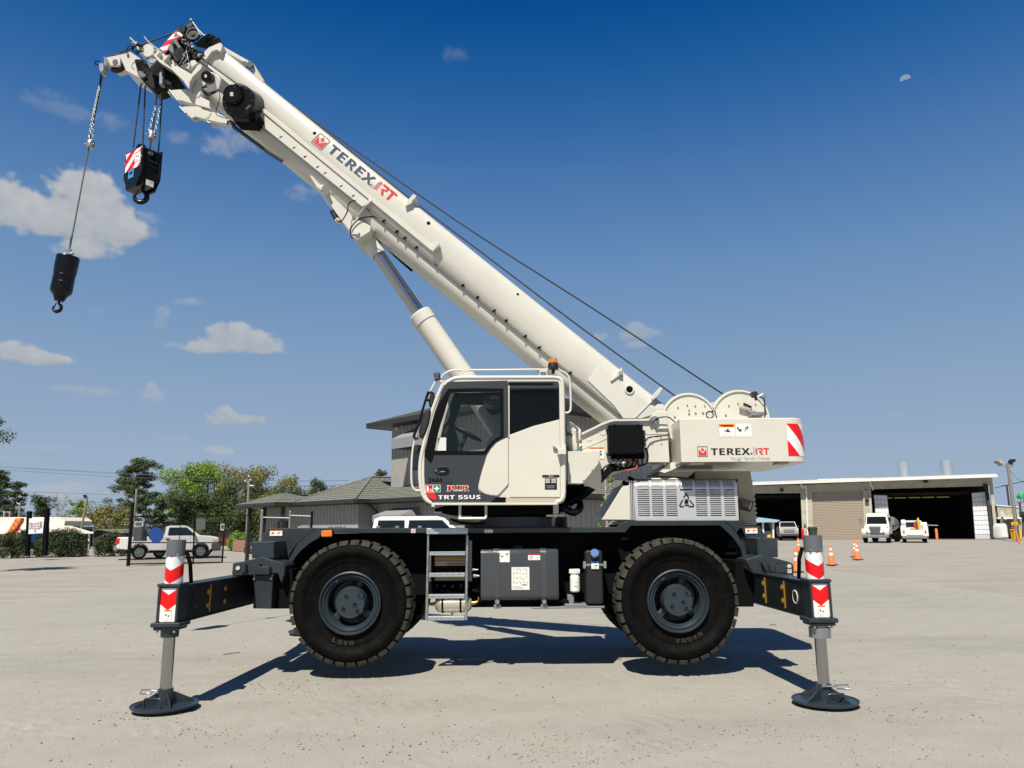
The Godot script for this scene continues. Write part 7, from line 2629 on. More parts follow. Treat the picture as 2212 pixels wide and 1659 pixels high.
func eave(o: Node3D, a: Vector3, b: Vector3, out: Vector3) -> void:
	var st := S()
	var d := (b - a).normalized()
	var f := Basis(d, Vector3.UP, d.cross(Vector3.UP))
	box(st, (a + b) * .5 + Vector3(0, -.09, 0) + out * .03, Vector3(a.distance_to(b), .16, .12), f, .01)
	box(st, (a + b) * .5 + Vector3(0, -.19, 0) - out * .5, Vector3(a.distance_to(b), .03, 1.1), f)
	put("gutter", st, M.trim_dark, o)

func awning(o: Node3D, a: float, f0: float, y: float, w: float, deep: float, drop: float) -> void:
	var st := S()
	flat(st)
	var tl := off(a - w * .5 + .15, f0, y)
	var tr := off(a + w * .5 - .15, f0, y)
	var bl := off(a - w * .5, f0 + deep, y - drop * .55)
	var br := off(a + w * .5, f0 + deep, y - drop * .55)
	var vl := bl - Vector3(0, drop * .45, 0)
	var vr := br - Vector3(0, drop * .45, 0)
	quad(st, tl, tr, br, bl, -ur + Vector3.UP)
	quad(st, bl, br, vr, vl, -ur)
	tri(st, tl, bl, off(a - w * .5, f0, y - drop * .55), -ul)
	quad(st, bl, vl, off(a - w * .5, f0, y - drop), off(a - w * .5, f0, y - drop * .55), -ul)
	tri(st, tr, br, off(a + w * .5, f0, y - drop * .55), ul)
	quad(st, br, vr, off(a + w * .5, f0, y - drop), off(a + w * .5, f0, y - drop * .55), ul)
	put("awning", st, M.awning, o)

var gp := Vector3()
var gn := Vector3()
var gt := Transform3D()
func fac(x: float, y: float) -> Vector2:        # a point of crop 7 on the workshop's front, in the front's own axes
	var p := gt.affine_inverse() * onplane(7, x, y, gp, gn)
	return Vector2(p.x, p.y)

func facs(xy: Array) -> PackedVector2Array:
	var r := PackedVector2Array()
	for i in xy.size() / 2:
		r.append(fac(xy[i * 2], xy[i * 2 + 1]))
	return r

func wall_piece(n: String, parent: Node3D, xy: Array, z0: float, z1: float, m: Material) -> MeshInstance3D:
	var st := S()
	prism(st, facs(xy), z0, z1, gt)
	return put(n, st, m, parent)

func ribs(parent: Node3D, x0: float, x1: float, ytop0: float, ytop1: float, ybot0: float, ybot1: float, n: int) -> void:   # the upright ribs of the sheet cladding
	for i in n + 1:
		var f := float(i) / n
		var x := lerpf(x0, x1, f)
		var st := S()
		prism(st, facs([x - 1.2, lerpf(ytop0, ytop1, f), x + 1.2, lerpf(ytop0, ytop1, f), x + 1.2, lerpf(ybot0, ybot1, f), x - 1.2, lerpf(ybot0, ybot1, f)]), .0, .05, gt)
		put("cladding_rib", st, M.sheet_cream, parent)

func build_workshop() -> void:
	gp = level(7, 2010, 762, 0.0)
	gp.y = 0.0
	var lp := at(7, -200, 760, -86.0)
	lp.y = 0.0
	var d := (gp - lp).normalized()
	gn = Vector3(-d.z, 0, d.x)
	if gn.z < 0.0:
		gn = -gn
	gt = Transform3D(Basis(d, Vector3.UP, gn), gp)
	var o := thing("workshop_building", gp + d * -14, "long cream metal workshop with open bays and a brown roller door, far right", "building")
	var base := 775.0
	wall_piece("upper_wall", o, [-260, 362, 500, 345, 500, 408, -260, 415], -.25, 0, M.sheet_cream)
	wall_piece("upper_wall", o, [500, 345, 985, 325, 985, 390, 500, 402], -.25, 0, M.sheet_cream)
	wall_piece("upper_wall", o, [985, 325, 1965, 290, 1965, 352, 985, 380], -.25, 0, M.sheet_cream)
	wall_piece("pier", o, [496, 402, 582, 398, 598, base, 512, base], -.25, 0, M.sheet_cream)
	wall_piece("pier", o, [972, 388, 1036, 380, 1060, base, 990, base], -.25, 0, M.sheet_cream)
	wall_piece("pier", o, [1945, 300, 1968, 292, 2012, base - 8, 1990, base - 8], -.25, .02, M.sheet_cream)
	ribs(o, -100, 495, 355, 347, 412, 406, 30)
	ribs(o, 505, 980, 345, 327, 400, 391, 26)
	ribs(o, 990, 1955, 326, 292, 378, 354, 52)
	for q in [[508, 525], [530, 546], [560, 578]]:
		var st := S()
		prism(st, facs([q[0], 405, q[0] + 2.5, 405, q[0] + 18, base, q[0] + 15, base]), .0, .05, gt)
		put("cladding_rib", st, M.sheet_cream, o)
	for x in [992, 1006, 1020]:
		var st := S()
		prism(st, facs([x, 390, x + 2.5, 390, x + 22, base, x + 19, base]), .0, .05, gt)
		put("cladding_rib", st, M.sheet_cream, o)
	# roof with its fascia and gutter, side and back walls, dark inside
	var c0 := fac(-260, 350)
	var c1 := fac(1985, 276)
	var w1 := c1.x
	var rf := S()
	var t2 := gt
	prism(rf, facs([-260, 352, 1990, 275, 1990, 290, -260, 362]), -.3, 1.3, gt)
	put("gutter", rf, M.white_plain, o)
	var slab := S()
	prism(slab, PackedVector2Array([Vector2(c0.x, c0.y), Vector2(c1.x, c1.y), Vector2(c1.x, c1.y + .18), Vector2(c0.x, c0.y + .18)]), -26, 1.2, gt)
	put("roof", slab, M.roof_metal, o)
	var bw := S()
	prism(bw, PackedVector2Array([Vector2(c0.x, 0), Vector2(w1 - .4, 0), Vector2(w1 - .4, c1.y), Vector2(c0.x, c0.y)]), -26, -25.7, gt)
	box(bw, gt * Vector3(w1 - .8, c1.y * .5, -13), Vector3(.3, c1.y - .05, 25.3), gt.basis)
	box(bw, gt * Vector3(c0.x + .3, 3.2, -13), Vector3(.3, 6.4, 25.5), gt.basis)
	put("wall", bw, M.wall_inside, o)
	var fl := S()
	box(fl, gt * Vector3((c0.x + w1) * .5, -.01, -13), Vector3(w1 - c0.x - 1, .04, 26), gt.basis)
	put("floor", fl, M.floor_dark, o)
	# roller door
	var rd := wall_piece("roller_door", o, [578, 392, 975, 382, 992, base, 596, base], -.24, -.2, M.roller)
	for i in 30:
		var f := i / 30.0
		var st := S()
		prism(st, facs([580 + f * 18, 403 + f * 366, 972 + f * 18, 391 + f * 378, 972 + f * 18, 396 + f * 378, 580 + f * 18, 409 + f * 366]), -.2, -.16, gt)
		put("slat", st, M.roller, rd)
	# folding white doors of the big bay with square panes
	for q in [[1062, 420, 1165, 424, 1200, base, 1096, base], [1822, 405, 1926, 396, 1976, 766, 1850, 764]]:
		var lf := wall_piece("folding_door", o, q, -.9, -.8, M.door_frame)
		for r in 9:
			for c in 4:
				var cell := []
				for e in [[c + .1, r + .12], [c + .9, r + .12], [c + .9, r + .88], [c + .1, r + .88]]:
					var u: float = e[0] / 4.0
					var v: float = e[1] / 10.0
					cell.append(lerpf(lerpf(q[0], q[2], u), lerpf(q[6], q[4], u), v))
					cell.append(lerpf(lerpf(q[1], q[3], u), lerpf(q[7], q[5], u), v))
				var st := S()
				prism(st, facs(cell), -.8, -.76, gt, .015)
				put("pane", st, M.door_panel, lf)
	# inside: rail beams and a few strip lamps deep in the hall
	var be := S()
	for z in [-4.0, -10.0, -16.0]:
		box(be, gt * Vector3((c0.x + w1) * .5, 5.2, z), Vector3(w1 - c0.x - 1, .3, .25), gt.basis)
	put("roof_beam", be, M.floor_dark, o)
	for x in [1235, 1355, 1480, 1600, 1728]:
		var p := fac(x, 430)
		var st := S()
		box(st, gt * Vector3(p.x, 5.0, -12), Vector3(1.3, .1, .5), gt.basis)
		put("ceiling_lamp", st, M.hall_lamp, o)
	# downpipes, vents, lamps
	for q in [[500, 340, 538, 380, 552, 760], [1025, 322, 1050, 360, 1052, 385]]:
		var st := S()
		var a := gt * Vector3(fac(q[0], q[1]).x, fac(q[0], q[1]).y, .9)
		var b := gt * Vector3(fac(q[2], q[3]).x, fac(q[2], q[3]).y, .12)
		var c := gt * Vector3(fac(q[4], q[5]).x, fac(q[4], q[5]).y, .12)
		tube(st, curve([a, a.lerp(b, .3) + Vector3(0, -.3, 0), b, c]), .09, 8)
		put("downpipe", st, M.white_plain, o)
	for q in [[1283, 172, 298], [1612, 160, 288]]:
		var v := S()
		var p := gt * Vector3(fac(q[0], q[2]).x, 0, -6)
		var y0 := at(7, q[0], q[2], p.z).y - .6
		var y1 := at(7, q[0], q[1], p.z).y
		var rr: float = 40.0 * .28125 * (EYE.z - p.z) / FOCAL
		p.x = at(7, q[0], q[1], p.z).x
		lathe(v, Transform3D(Basis(Vector3.RIGHT, -PI * .5), Vector3(p.x, y0, p.z)), [[0, 0], [rr * 1.02, 0], [rr, .1], [rr, (y1 - y0) * .24], [rr * 1.06, (y1 - y0) * .25], [rr * 1.06, (y1 - y0) * .28], [rr, (y1 - y0) * .29], [rr, (y1 - y0) * .72], [rr * 1.04, (y1 - y0) * .73], [rr * 1.06, y1 - y0], [rr * .95, y1 - y0], [rr * .95, y1 - y0 - .5], [0, y1 - y0 - .5]], 28)
		put("roof_vent", v, M.galv_bright, o)
	for q in [[335, 330, 90], [810, 305, 90]]:
		var sk := S()
		var p := gt * Vector3(fac(q[0], q[1]).x, fac(q[0], q[1]).y + .1, -3)
		box(sk, p, Vector3(5.2, .3, 2.0), gt.basis, .05)
		put("roof_light", sk, M.roof_metal, o)
	for q in [[352, 384], [1005, 463], [1455, 315], [1912, 350]]:
		var lb := S()
		var p := gt * Vector3(fac(q[0], q[1]).x, fac(q[0], q[1]).y, .2)
		box(lb, p, Vector3(.4, .4, .35), gt.basis, .05)
		put("wall_lamp", lb, M.plastic_black, o)
	wall_piece("meter_box", o, [518, 642, 540, 642, 541, 662, 519, 662], 0, .15, M.galv)

func simple_post(n: String, label: String, group: String, g: Vector3, h: float, r: float, m: Material, cat := "bollard") -> void:
	var o := thing(n, g, label, cat, group)
	var st := S()
	lathe(st, Transform3D(Basis(Vector3.RIGHT, -PI * .5), Vector3.ZERO), [[0, 0], [r, 0], [r, h - r * .5], [r * .7, h - r * .12], [0, h]], 14)
	put("post", st, m, o, false)

func build_yard_things() -> void:
	# traffic cones: one built, then copied
	var spots := [[0, 1722, 1236, 0.0, "nearest orange traffic cone, just right of the crane's rear end plate"], [0, 1797, 1221, .8, "orange traffic cone standing right behind the striped rear jack sleeve"], [0, 1853, 1209, 2.0, "orange traffic cone in front of the tanker truck, the nearer of an overlapping pair"],
		[0, 1725.6, 1192.5, 1.3, "far faded traffic cone directly behind the nearest cone"], [0, 1848, 1203.5, .4, "traffic cone mostly hidden behind another in front of the tanker truck"]]
	var first: Node3D
	for q in spots:
		var g := level(q[0], q[1], q[2], 0)
		if first == null:
			first = thing("traffic_cone", g, q[4], "traffic cone", "orange cones standing in the yard")
			var b := S()
			box(b, Vector3(0, .02, 0), Vector3(.4, .04, .4), Basis(), .012)
			put("base", b, M.rubber_dark, first, false)
			var up := Basis(Vector3.RIGHT, -PI * .5)
			var c := S()
			lathe(c, Transform3D(up, Vector3.ZERO), [[.155, .04], [.15, .06], [.034, .89], [.026, .9], [0, .9]], 24)
			put("cone", c, M.cone_orange, first, false)
			for band in [[.42, .54], [.64, .74]]:
				var s := S()
				var r0: float = lerpf(.15, .034, (band[0] - .06) / .83) + .003
				var r1: float = lerpf(.15, .034, (band[1] - .06) / .83) + .003
				lathe(s, Transform3D(up, Vector3.ZERO), [[r0 - .003, band[0]], [r0, band[0]], [r1, band[1]], [r1 - .003, band[1]]], 24)
				put("reflective_band", s, M.cone_band, first, false)
		else:
			copy(first, g, q[4], q[3])
	# bollards and posts by the workshop
	var sc := func(g: Vector3) -> float: return (EYE.z - g.z) / FOCAL
	for q in [[7, 516, 768, 24.0, M.red, "red bollard beside the silver pickup at the workshop's first pier"], [7, 589, 767, 23.0, M.red, "red bollard partly behind the green trash can"], [7, 1545, 762, 22.0, M.cone_orange, "orange post standing alone in the big open bay"], [22, 965, 1360, 24.5, M.red, "red bollard right of the white tank under the lean-to"]]:
		var g := level(q[0], q[1], q[2], 0)
		simple_post("bollard", q[5], "painted bollards by the workshop", g, q[3] * sc.call(g), .14, q[4])
	var can := level(7, 594, 768, 0)
	var tc := thing("trash_can", can, "dark green trash can showing above the rear jack's sleeve", "trash can")
	var ts := S()
	lathe(ts, Transform3D(Basis(Vector3.RIGHT, -PI * .5), Vector3.ZERO), [[0, 0], [.4, 0], [.5, 1.2], [.54, 1.2], [.54, 1.36], [.4, 1.46], [0, 1.48]], 16)
	put("bin", ts, M.bin_green, tc, false)
	# lean-to at the right end with a tank and clutter
	var lz := -76.0
	var lt := thing("lean_to_shed", at(22, 900, 1370, lz) * Vector3(1, 0, 1), "low cream open-fronted shed joined to the right end of the workshop", "shed")
	var sh := S()
	prism(sh, poly(22, lz, [735, 905, 1028, 930, 1048, 1078, 758, 1072]), lz - 3, lz)
	put("upper_wall", sh, M.sheet_cream, lt)
	for i in 9:
		var f := i / 9.0
		sub2(lt, "cladding_rib", 22, lz, lz + .06, [735 + f * 292, 915 + f * 20, 739 + f * 292, 915 + f * 20, 758 + f * 288, 1066, 754 + f * 288, 1066], M.sheet_cream)
	sub2(lt, "gutter", 22, lz, lz + .3, [745, 1070, 1075, 1072, 1075, 1090, 745, 1092], M.white_plain)
	sub2(lt, "roof_edge", 22, lz - 3.2, lz + .1, [722, 897, 1032, 922, 1034, 934, 722, 909], M.white_plain)
	for q in [[1035, 1090, 1055, 1250], [1060, 1090, 1068, 1380]]:
		sub2(lt, "post", 22, lz - .3, lz - .1, [q[0], q[1], q[0] + 14, q[1], q[2] + 14, 1385, q[2], 1385], M.sheet_cream)
	sub2(lt, "back_wall", 22, lz - 3.2, lz - 3.0, [762, 1080, 1080, 1080, 1090, 1360, 760, 1360], M.floor_dark)
	for x in [795, 955]:
		sub2(lt, "brace", 22, lz + .07, lz + .12, [x, 975, x + 8, 975, x + 34, 1065, x + 24, 1065, x + 4, 995, x, 1065, x - 8, 1065], M.white_plain)
	var tz := -74.0
	var wt := thing("water_tank", at(22, 845, 1365, tz) * Vector3(1, 0, 1), "upright white plastic tank with a green cap at the workshop's right corner", "tank")
	var tk := S()
	prism(tk, rounded(poly(22, tz, [780, 1165, 860, 1150, 890, 1180, 915, 1345, 905, 1368, 800, 1368, 790, 1340]), .35), tz - 1.3, tz, Transform3D(), .2, true)
	put("tank", tk, M.car_white, wt)
	sub2(wt, "cap", 22, tz - .6, tz - .2, [838, 1092, 872, 1092, 874, 1108, 840, 1108], M.green_bright)
	sub2(wt, "neck", 22, tz - .6, tz - .3, [800, 1130, 815, 1060, 822, 1060, 826, 1150, 870, 1150, 870, 1110, 842, 1110, 842, 1150, 806, 1150], M.galv)
	var yb := level(22, 1042, 1383, 0)
	var bn := thing("yellow_bin", yb, "yellow bin standing by the wooden light pole at the right edge", "bin")
	var yy := S()
	box(yy, Vector3(0, .5, -.4), Vector3(.75, .95, .7), Basis(), .05)
	put("bin_body", yy, M.yellow_bright, bn, false)
	var yl := S()
	box(yl, Vector3(0, 1.02, -.4), Vector3(.82, .12, .78), Basis(), .04)
	put("lid", yl, M.yellow_bright, bn, false)
	var op := level(22, 1052, 1442, 0)
	var st := thing("sign_post", op, "orange stake with a small yellow sign near the right edge", "sign")
	var s := (EYE.z - op.z) / FOCAL * .15623
	var sk := S()
	cyl(sk, Vector3.ZERO, Vector3(-35 * s, 170 * s, 0), .08, .07, 10)
	put("stake", sk, M.cone_orange, st, false)
	var pl := S()
	cyl(pl, Vector3(-35 * s, 165 * s, -.02), Vector3(-42 * s, 290 * s, -.02), .04, .04, 8)
	put("pole", pl, M.galv, st, false)
	var sn := S()
	box(sn, Vector3(-42 * s, 274 * s, .05), Vector3(92 * s, 42 * s, .03), Basis(), .006)
	var sm := put("sign_plate", sn, M.yellow_bright, st, false)
	for i in 2:
		var ln := S()
		box(ln, Vector3(-42 * s, (280 - i * 14) * s, .068), Vector3((66 - i * 14) * s, 5 * s, .004))
		put("sign_line", ln, M.ink, sm)
	# orange and white hose coil at the workshop corner
	var rg := thing("red_hose_reel", level(22, 748, 1368, 0), "red hose bundle dropped at the workshop's right corner", "hose")
	var rs := S()
	for i in 3:
		lathe(rs, Transform3D(Basis(Vector3.RIGHT, -1.2 + i * .2), Vector3(.1 * i, .35, 0)), [[.3, -.06], [.42, -.06], [.42, .06], [.3, .06]], 14)
	put("hose_loop", rs, M.red, rg, false)
	# small hut with a blue roof left of the workshop
	var bz := -60.0
	var hut := thing("small_hut", at(7, 230, 770, bz) * Vector3(1, 0, 1), "small open hut with a pale blue metal roof behind the crane's rear end", "shed")
	var br := S()
	prism(br, poly(7, bz, [60, 596, 160, 594, 328, 616, 300, 632, 60, 634]), bz - 3, bz + .4)
	put("roof", br, M.blue_roof, hut)
	for x in [205, 282]:
		sub2(hut, "post", 7, bz - .2, bz, [x, 632, x + 10, 632, x + 12, 770, x + 2, 770], M.white_plain)
	sub2(hut, "back_wall", 7, bz - 3, bz - 2.9, [60, 630, 300, 630, 300, 770, 60, 770], M.floor_dark)
	sub2(hut, "counter", 7, bz - 2, bz - 1, [215, 700, 285, 700, 287, 770, 217, 770], M.galv_dark)
	sub2(hut, "striped_barrier", 7, bz - .5, bz - .3, [242, 728, 268, 728, 268, 748, 242, 748], M.yellow_bright)
	# light pole at the right, its cable, and smaller poles
	var pb := level(22, 1030, 1400, 0)
	var pz := pb.z
	var lpole := thing("light_pole", pb, "leaning wooden pole with two floodlights at the right edge", "light pole", "poles around the yard")
	var ps := S()
	cyl(ps, pb, at(22, 880, 325, pz), .2, .14, 10)
	put("pole", ps, M.wood_grey, lpole)
	var am := S()
	tube(am, curve([at(22, 825, 350, pz), at(22, 845, 368, pz), at(22, 885, 372, pz), at(22, 935, 368, pz), at(22, 948, 345, pz), at(22, 945, 320, pz)]), .04)
	put("lamp_arm", am, M.galv_dark, lpole)
	sub2(lpole, "floodlight", 22, pz - .5, pz + .3, [750, 285, 800, 272, 832, 310, 826, 352, 815, 352, 812, 326, 780, 322], M.lamp_body)
	sub2(lpole, "floodlight", 22, pz - .4, pz + .2, [938, 290, 960, 262, 998, 268, 985, 305, 955, 315, 948, 340, 940, 338], M.plastic_black)
	var wr := S()
	tube(wr, curve([at(22, 700, 665, pz - 5), at(22, 830, 635, pz - 5), at(22, 960, 605, pz), at(22, 1120, 568, pz + 4)]), .03, 5)
	tube(wr, curve([at(22, 905, 400, pz), at(22, 930, 440, pz), at(22, 990, 520, pz + 1), at(22, 1110, 590, pz + 4)]), .015, 5)
	put("cable", wr, M.black, lpole)
	var zz := -110.0
	var fp := thing("utility_pole", at(22, 905, 900, zz) * Vector3(1, 0, 1), "dark thin pole rising behind the lean-to shed", "utility pole", "poles around the yard")
	var f2 := S()
	var top := at(22, 868, 625, zz)
	cyl(f2, Vector3(top.x, 0, zz), top, .16, .14, 8)
	cyl(f2, at(22, 800, 632, zz), at(22, 935, 622, zz), .07, .07, 6)
	put("pole", f2, M.steel_dark, fp)
	var fq := thing("utility_pole", at(22, 1050, 900, zz) * Vector3(1, 0, 1), "short dark pole beside the hanging orange hook at the right edge", "utility pole", "poles around the yard")
	var f3 := S()
	top = at(22, 1045, 862, zz)
	cyl(f3, Vector3(top.x, 0, zz), top, .16, .14, 8)
	cyl(f3, at(22, 1010, 864, zz), at(22, 1080, 860, zz), .06, .06, 6)
	put("pole", f3, M.steel_dark, fq)
	# green crane tip and orange hook entering at the right edge
	var hz := -70.0
	var gc := thing("crane_hook", at(22, 1090, 940, hz), "green sheave block with an orange hook hanging at the right edge above a parked machine", "crane hook")
	var gs := S()
	prism(gs, rounded(poly(22, hz, [1052, 770, 1075, 735, 1110, 725, 1150, 740, 1150, 800, 1085, 815, 1055, 800]), .2), hz - .6, hz, Transform3D(), .05)
	put("sheave_block", gs, M.green_bright, gc)
	var gr := S()
	for x in [1062, 1098]:
		tube(gr, [at(22, x, 800, hz - .3), at(22, x + 4, 870, hz - .3)], .025, 5)
	tube(gr, [at(22, 1130, 740, hz - .3), at(22, 1180, 300, hz - .3)], .06, 6)
	put("rope", gr, M.rope_dark, gc)
	var gh := S()
	hook_shape(gh, at(22, 1088, 865, hz - .3), Basis(), .3)
	put("hook", gh, M.cone_orange, gc)
	var mk := thing("parked_machine", at(22, 1130, 1380, hz - 20) * Vector3(1, 0, 1), "brown sided machine shed cut by the right edge behind the lean-to", "shed")
	sub2(mk, "wall", 22, hz - 26, hz - 20, [1040, 1040, 1250, 1030, 1260, 1390, 1050, 1390], M.brown_wall)
	sub2(mk, "roof", 22, hz - 26.4, hz - 19.4, [1030, 1000, 1255, 985, 1258, 1040, 1035, 1045], M.slate)

func sub2(parent: Node3D, n: String, k: int, z0: float, z1: float, xy: Array, m: Material) -> MeshInstance3D:
	var st := S()
	prism(st, poly(k, z1, xy), z0, z1)
	return put(n, st, m, parent)

func pole_with(n: String, label: String, k: int, x0: float, y0: float, x1: float, y1: float, away: float, r: float, m: Material) -> Node3D:
	var z := EYE.z - away
	var top := at(k, x0, y0, z)
	var low := at(k, x1, y1, z)
	var d := (low - top)
	var foot := top + d * (top.y / maxf(.1, top.y - low.y))
	var o := thing(n, Vector3(foot.x, 0, z), label, "utility pole", "poles around the yard")
	var st := S()
	cyl(st, foot, top, r, r * .8, 10)
	put("pole", st, m, o)
	return o

func build_left_side() -> void:
	# cream roofed building behind the hedges
	var z := -62.0
	var b := thing("low_building", at(8, 250, 900, z) * Vector3(1, 0, 1), "low building with a wide cream metal roof and open front behind the hedges", "building")
	sub2(b, "upper_roof", 8, z - 9, z - 4, [-60, 640, 492, 640, 538, 672, 530, 712, -60, 712], M.sheet_roof)
	sub2(b, "upper_fascia", 8, z - 4, z - 3.9, [-60, 690, 534, 692, 528, 712, -60, 712], M.white_plain)
	var rf := S()
	flat(rf)
	var e := [at(8, -80, 768, z), at(8, 772, 766, z), at(8, 592, 713, z - 4), at(8, -80, 712, z - 4)]
	quad(rf, e[0], e[1], e[2], e[3], Vector3(0, 1, .5))
	quad(rf, e[0] - Vector3(0, .15, 0), e[1] - Vector3(0, .15, 0), e[2] - Vector3(0, .15, 0), e[3] - Vector3(0, .15, 0), Vector3(0, -1, 0))
	put("lower_roof", rf, M.sheet_roof, b)
	for i in 22:
		var f := i / 22.0
		var st := S()
		tube(st, [e[0].lerp(e[1], f) + Vector3(0, .03, 0), e[3].lerp(e[2], f) + Vector3(0, .03, 0)], .035, 4)
		put("roof_seam", st, M.sheet_roof, b)
	sub2(b, "fascia", 8, z, z + .12, [-80, 764, 775, 762, 772, 776, -80, 780], M.white_plain)
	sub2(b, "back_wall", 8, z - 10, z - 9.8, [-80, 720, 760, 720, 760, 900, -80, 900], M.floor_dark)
	for x in [20, 140, 575, 730]:
		sub2(b, "post", 8, z - .4, z - .2, [x, 775, x + 8, 775, x + 8, 905, x, 905], M.white_plain)
	for q in [[580, 860, 630, 900], [660, 880, 705, 905], [600, 842, 640, 860]]:
		sub2(b, "stored_goods", 8, z - 2, z - 1, [q[0], q[1], q[2], q[1], q[2], q[3], q[0], q[3]], M.galv)
	sub2(b, "red_can", 8, z - 1.5, z - 1.2, [582, 790, 596, 788, 600, 835, 584, 838], M.red)
	var g := thing("grey_shed", at(8, 900, 800, z - 6) * Vector3(1, 0, 1), "grey gabled shed roof between the cream roofed building and the pickup", "shed")
	var gs := S()
	prism(gs, poly(8, z - 6, [752, 762, 805, 740, 1010, 745, 1030, 770, 1010, 775, 800, 745, 765, 765]), z - 12, z - 6)
	put("roof", gs, M.shingle, g)
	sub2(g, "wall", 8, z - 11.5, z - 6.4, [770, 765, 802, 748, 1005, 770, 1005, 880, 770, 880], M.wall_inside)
	var fr := thing("water_tower_frame", at(8, 55, 640, -80) * Vector3(1, 0, 1), "small pale timber frame on the cream building's roof line at far left", "frame")
	sub2(fr, "frame", 8, -80.2, -80, [24, 594, 88, 594, 86, 600, 80, 600, 80, 760, 74, 760, 74, 600, 36, 600, 36, 760, 28, 760, 28, 600, 22, 600], M.sheet_cream)
	# orange crane boom behind the hedge
	var cz := -52.0
	var oc2 := thing("orange_crane", at(8, 90, 860, cz) * Vector3(1, 0, 1), "orange telescopic crane boom tip poking up behind the left hedge", "crane")
	var ob := S()
	prism(ob, poly(8, cz, [40, 780, 70, 742, 118, 662, 128, 648, 168, 648, 170, 664, 160, 690, 105, 765, 80, 800]), cz - .5, cz, Transform3D(), .04)
	put("boom", ob, M.cone_orange, oc2)
	for q in [[118, 662, 150, 695], [98, 696, 135, 728], [80, 726, 112, 758]]:
		sub2(oc2, "boom_rib", 8, cz, cz + .05, [q[0], q[1], q[0] + 8, q[1] - 4, q[2] + 6, q[3] - 4, q[2], q[3]], M.orange_dark)
	sub2(oc2, "chassis", 8, cz - 2, cz - .1, [-40, 830, 90, 830, 90, 890, -40, 890], M.black)
	var hk := S()
	hook_shape(hk, at(8, 152, 700, cz - .2), Basis(), .4)
	tube(hk, [at(8, 155, 664, cz - .2), at(8, 152, 702, cz - .2)], .03)
	put("hook", hk, M.red, oc2)
	# banner between two dark posts
	var bz := -36.5
	var bn := thing("company_banner", at(8, 300, 900, bz) * Vector3(1, 0, 1), "white company banner with purple red lettering hung between two black posts", "banner")
	for q in [[235, 590, 215, 960, 26], [380, 570, 362, 960, 30]]:
		sub2(bn, "post", 8, bz - .3, bz - .05, [q[0] - q[4] * .5, q[1], q[0] + q[4] * .5, q[1], q[2] + q[4] * .5, q[3], q[2] - q[4] * .5, q[3]], M.black)
	sub2(bn, "cloth", 8, bz - .03, bz, [242, 652, 366, 642, 354, 768, 236, 780], M.banner_white)
	var c0 := at(8, 240, 715, bz + .004)
	var c1 := at(8, 360, 705, bz + .004)
	var tb := Basis(Z, atan2(c1.y - c0.y, c1.x - c0.x))
	var wid := c0.distance_to(c1)
	lettering(bn, "D", c0 + tb * Vector3(wid * .12, 0, 0), wid * .2, wid * .44, tb, M.letter_purple, "Droid Serif", 700, .006)
	lettering(bn, "OZIE", c0 + tb * Vector3(wid * .47, wid * .04, 0), wid * .54, wid * .3, tb, M.letter_purple, "Droid Serif", 700, .006)
	lettering(bn, "R", c0 + tb * Vector3(wid * .84, 0, 0), wid * .22, wid * .44, tb, M.letter_purple, "Droid Serif", 700, .006)
	lettering(bn, "CRANE", c0 + tb * Vector3(wid * .5, -wid * .22, 0), wid * .55, wid * .13, tb, M.letter_purple, "Droid Sans", 700, .005)
	sub2(bn, "printed_square", 8, bz, bz + .004, [285, 752, 298, 751, 298, 764, 285, 765], M.ink)
	# gate of black chain-link
	var p0 := level(8, 1062, 1046, 0)
	var p1 := level(8, 1842, 1016, 0)
	p0.y = 0
	p1.y = 0
	var d := (p1 - p0).normalized()
	var n := Vector3(-d.z, 0, d.x)
	if n.z < 0:
		n = -n
	var gt2 := Transform3D(Basis(d, Vector3.UP, n), p0)
	var gate := thing("chain_link_gate", p0, "black chain-link sliding gate with signs in front of the white pickup", "gate")
	var gpt := func(x: float, y: float) -> Vector3: return onplane(8, x, y, p0, n)
	var po := S()
	cyl(po, p0, gpt.call(1102, 520), .085, .085, 12)
	cyl(po, gpt.call(1102, 522), gpt.call(1102, 514), .1, .07, 12)
	put("gate_post", po, M.black_paint, gate)
	for q in [[1098, 636, 2120, 628, .03], [1094, 686, 1862, 690, .028], [1076, 852, 1852, 852, .028], [1066, 1030, 1844, 1014, .03]]:
		var st := S()
		cyl(st, gpt.call(q[0], q[1]), gpt.call(q[2], q[3]), q[4], q[4], 8)
		put("rail", st, M.black_paint, gate)
	for q in [[1495, 688, 1488, 852, .022], [1612, 640, 1602, 1026, .04], [1868, 640, 1842, 1016, .045]]:
		var st := S()
		cyl(st, gpt.call(q[0], q[1]), gpt.call(q[2], q[3]), q[4], q[4], 8)
		put("upright", st, M.black_paint, gate)
	var wid2 := p0.distance_to(p1)
	var ytop: float = (gpt.call(1480, 688) as Vector3).y
	var ch := S()
	var sp := .11
	soft(ch)
	var k := -ytop
	while k < wid2:
		for s in [1.0, -1.0]:
			var xa := k
			var xb := k + ytop - .06
			var ya := .06
			var yb := ytop
			if s < 0:
				ya = ytop
				yb = .06
			var ta := clampf((0.0 - xa) / (xb - xa), 0, 1)
			var tb2 := clampf((wid2 - xa) / (xb - xa), 0, 1)
			if tb2 - ta > .01:
				var a := gt2 * Vector3(lerpf(xa, xb, ta), lerpf(ya, yb, ta), .01 * s)
				var c := gt2 * Vector3(lerpf(xa, xb, tb2), lerpf(ya, yb, tb2), .01 * s)
				cyl(ch, a, c, .0065, .0065, 3, false)
		k += sp
	put("chain_link", ch, M.black_paint, gate)
	sub_on(gate, "blue_octagon", [1268, 728, 1318, 728, 1353, 762, 1353, 815, 1318, 851, 1268, 851, 1233, 815, 1233, 762], p0, n, gt2, M.sign_blue)
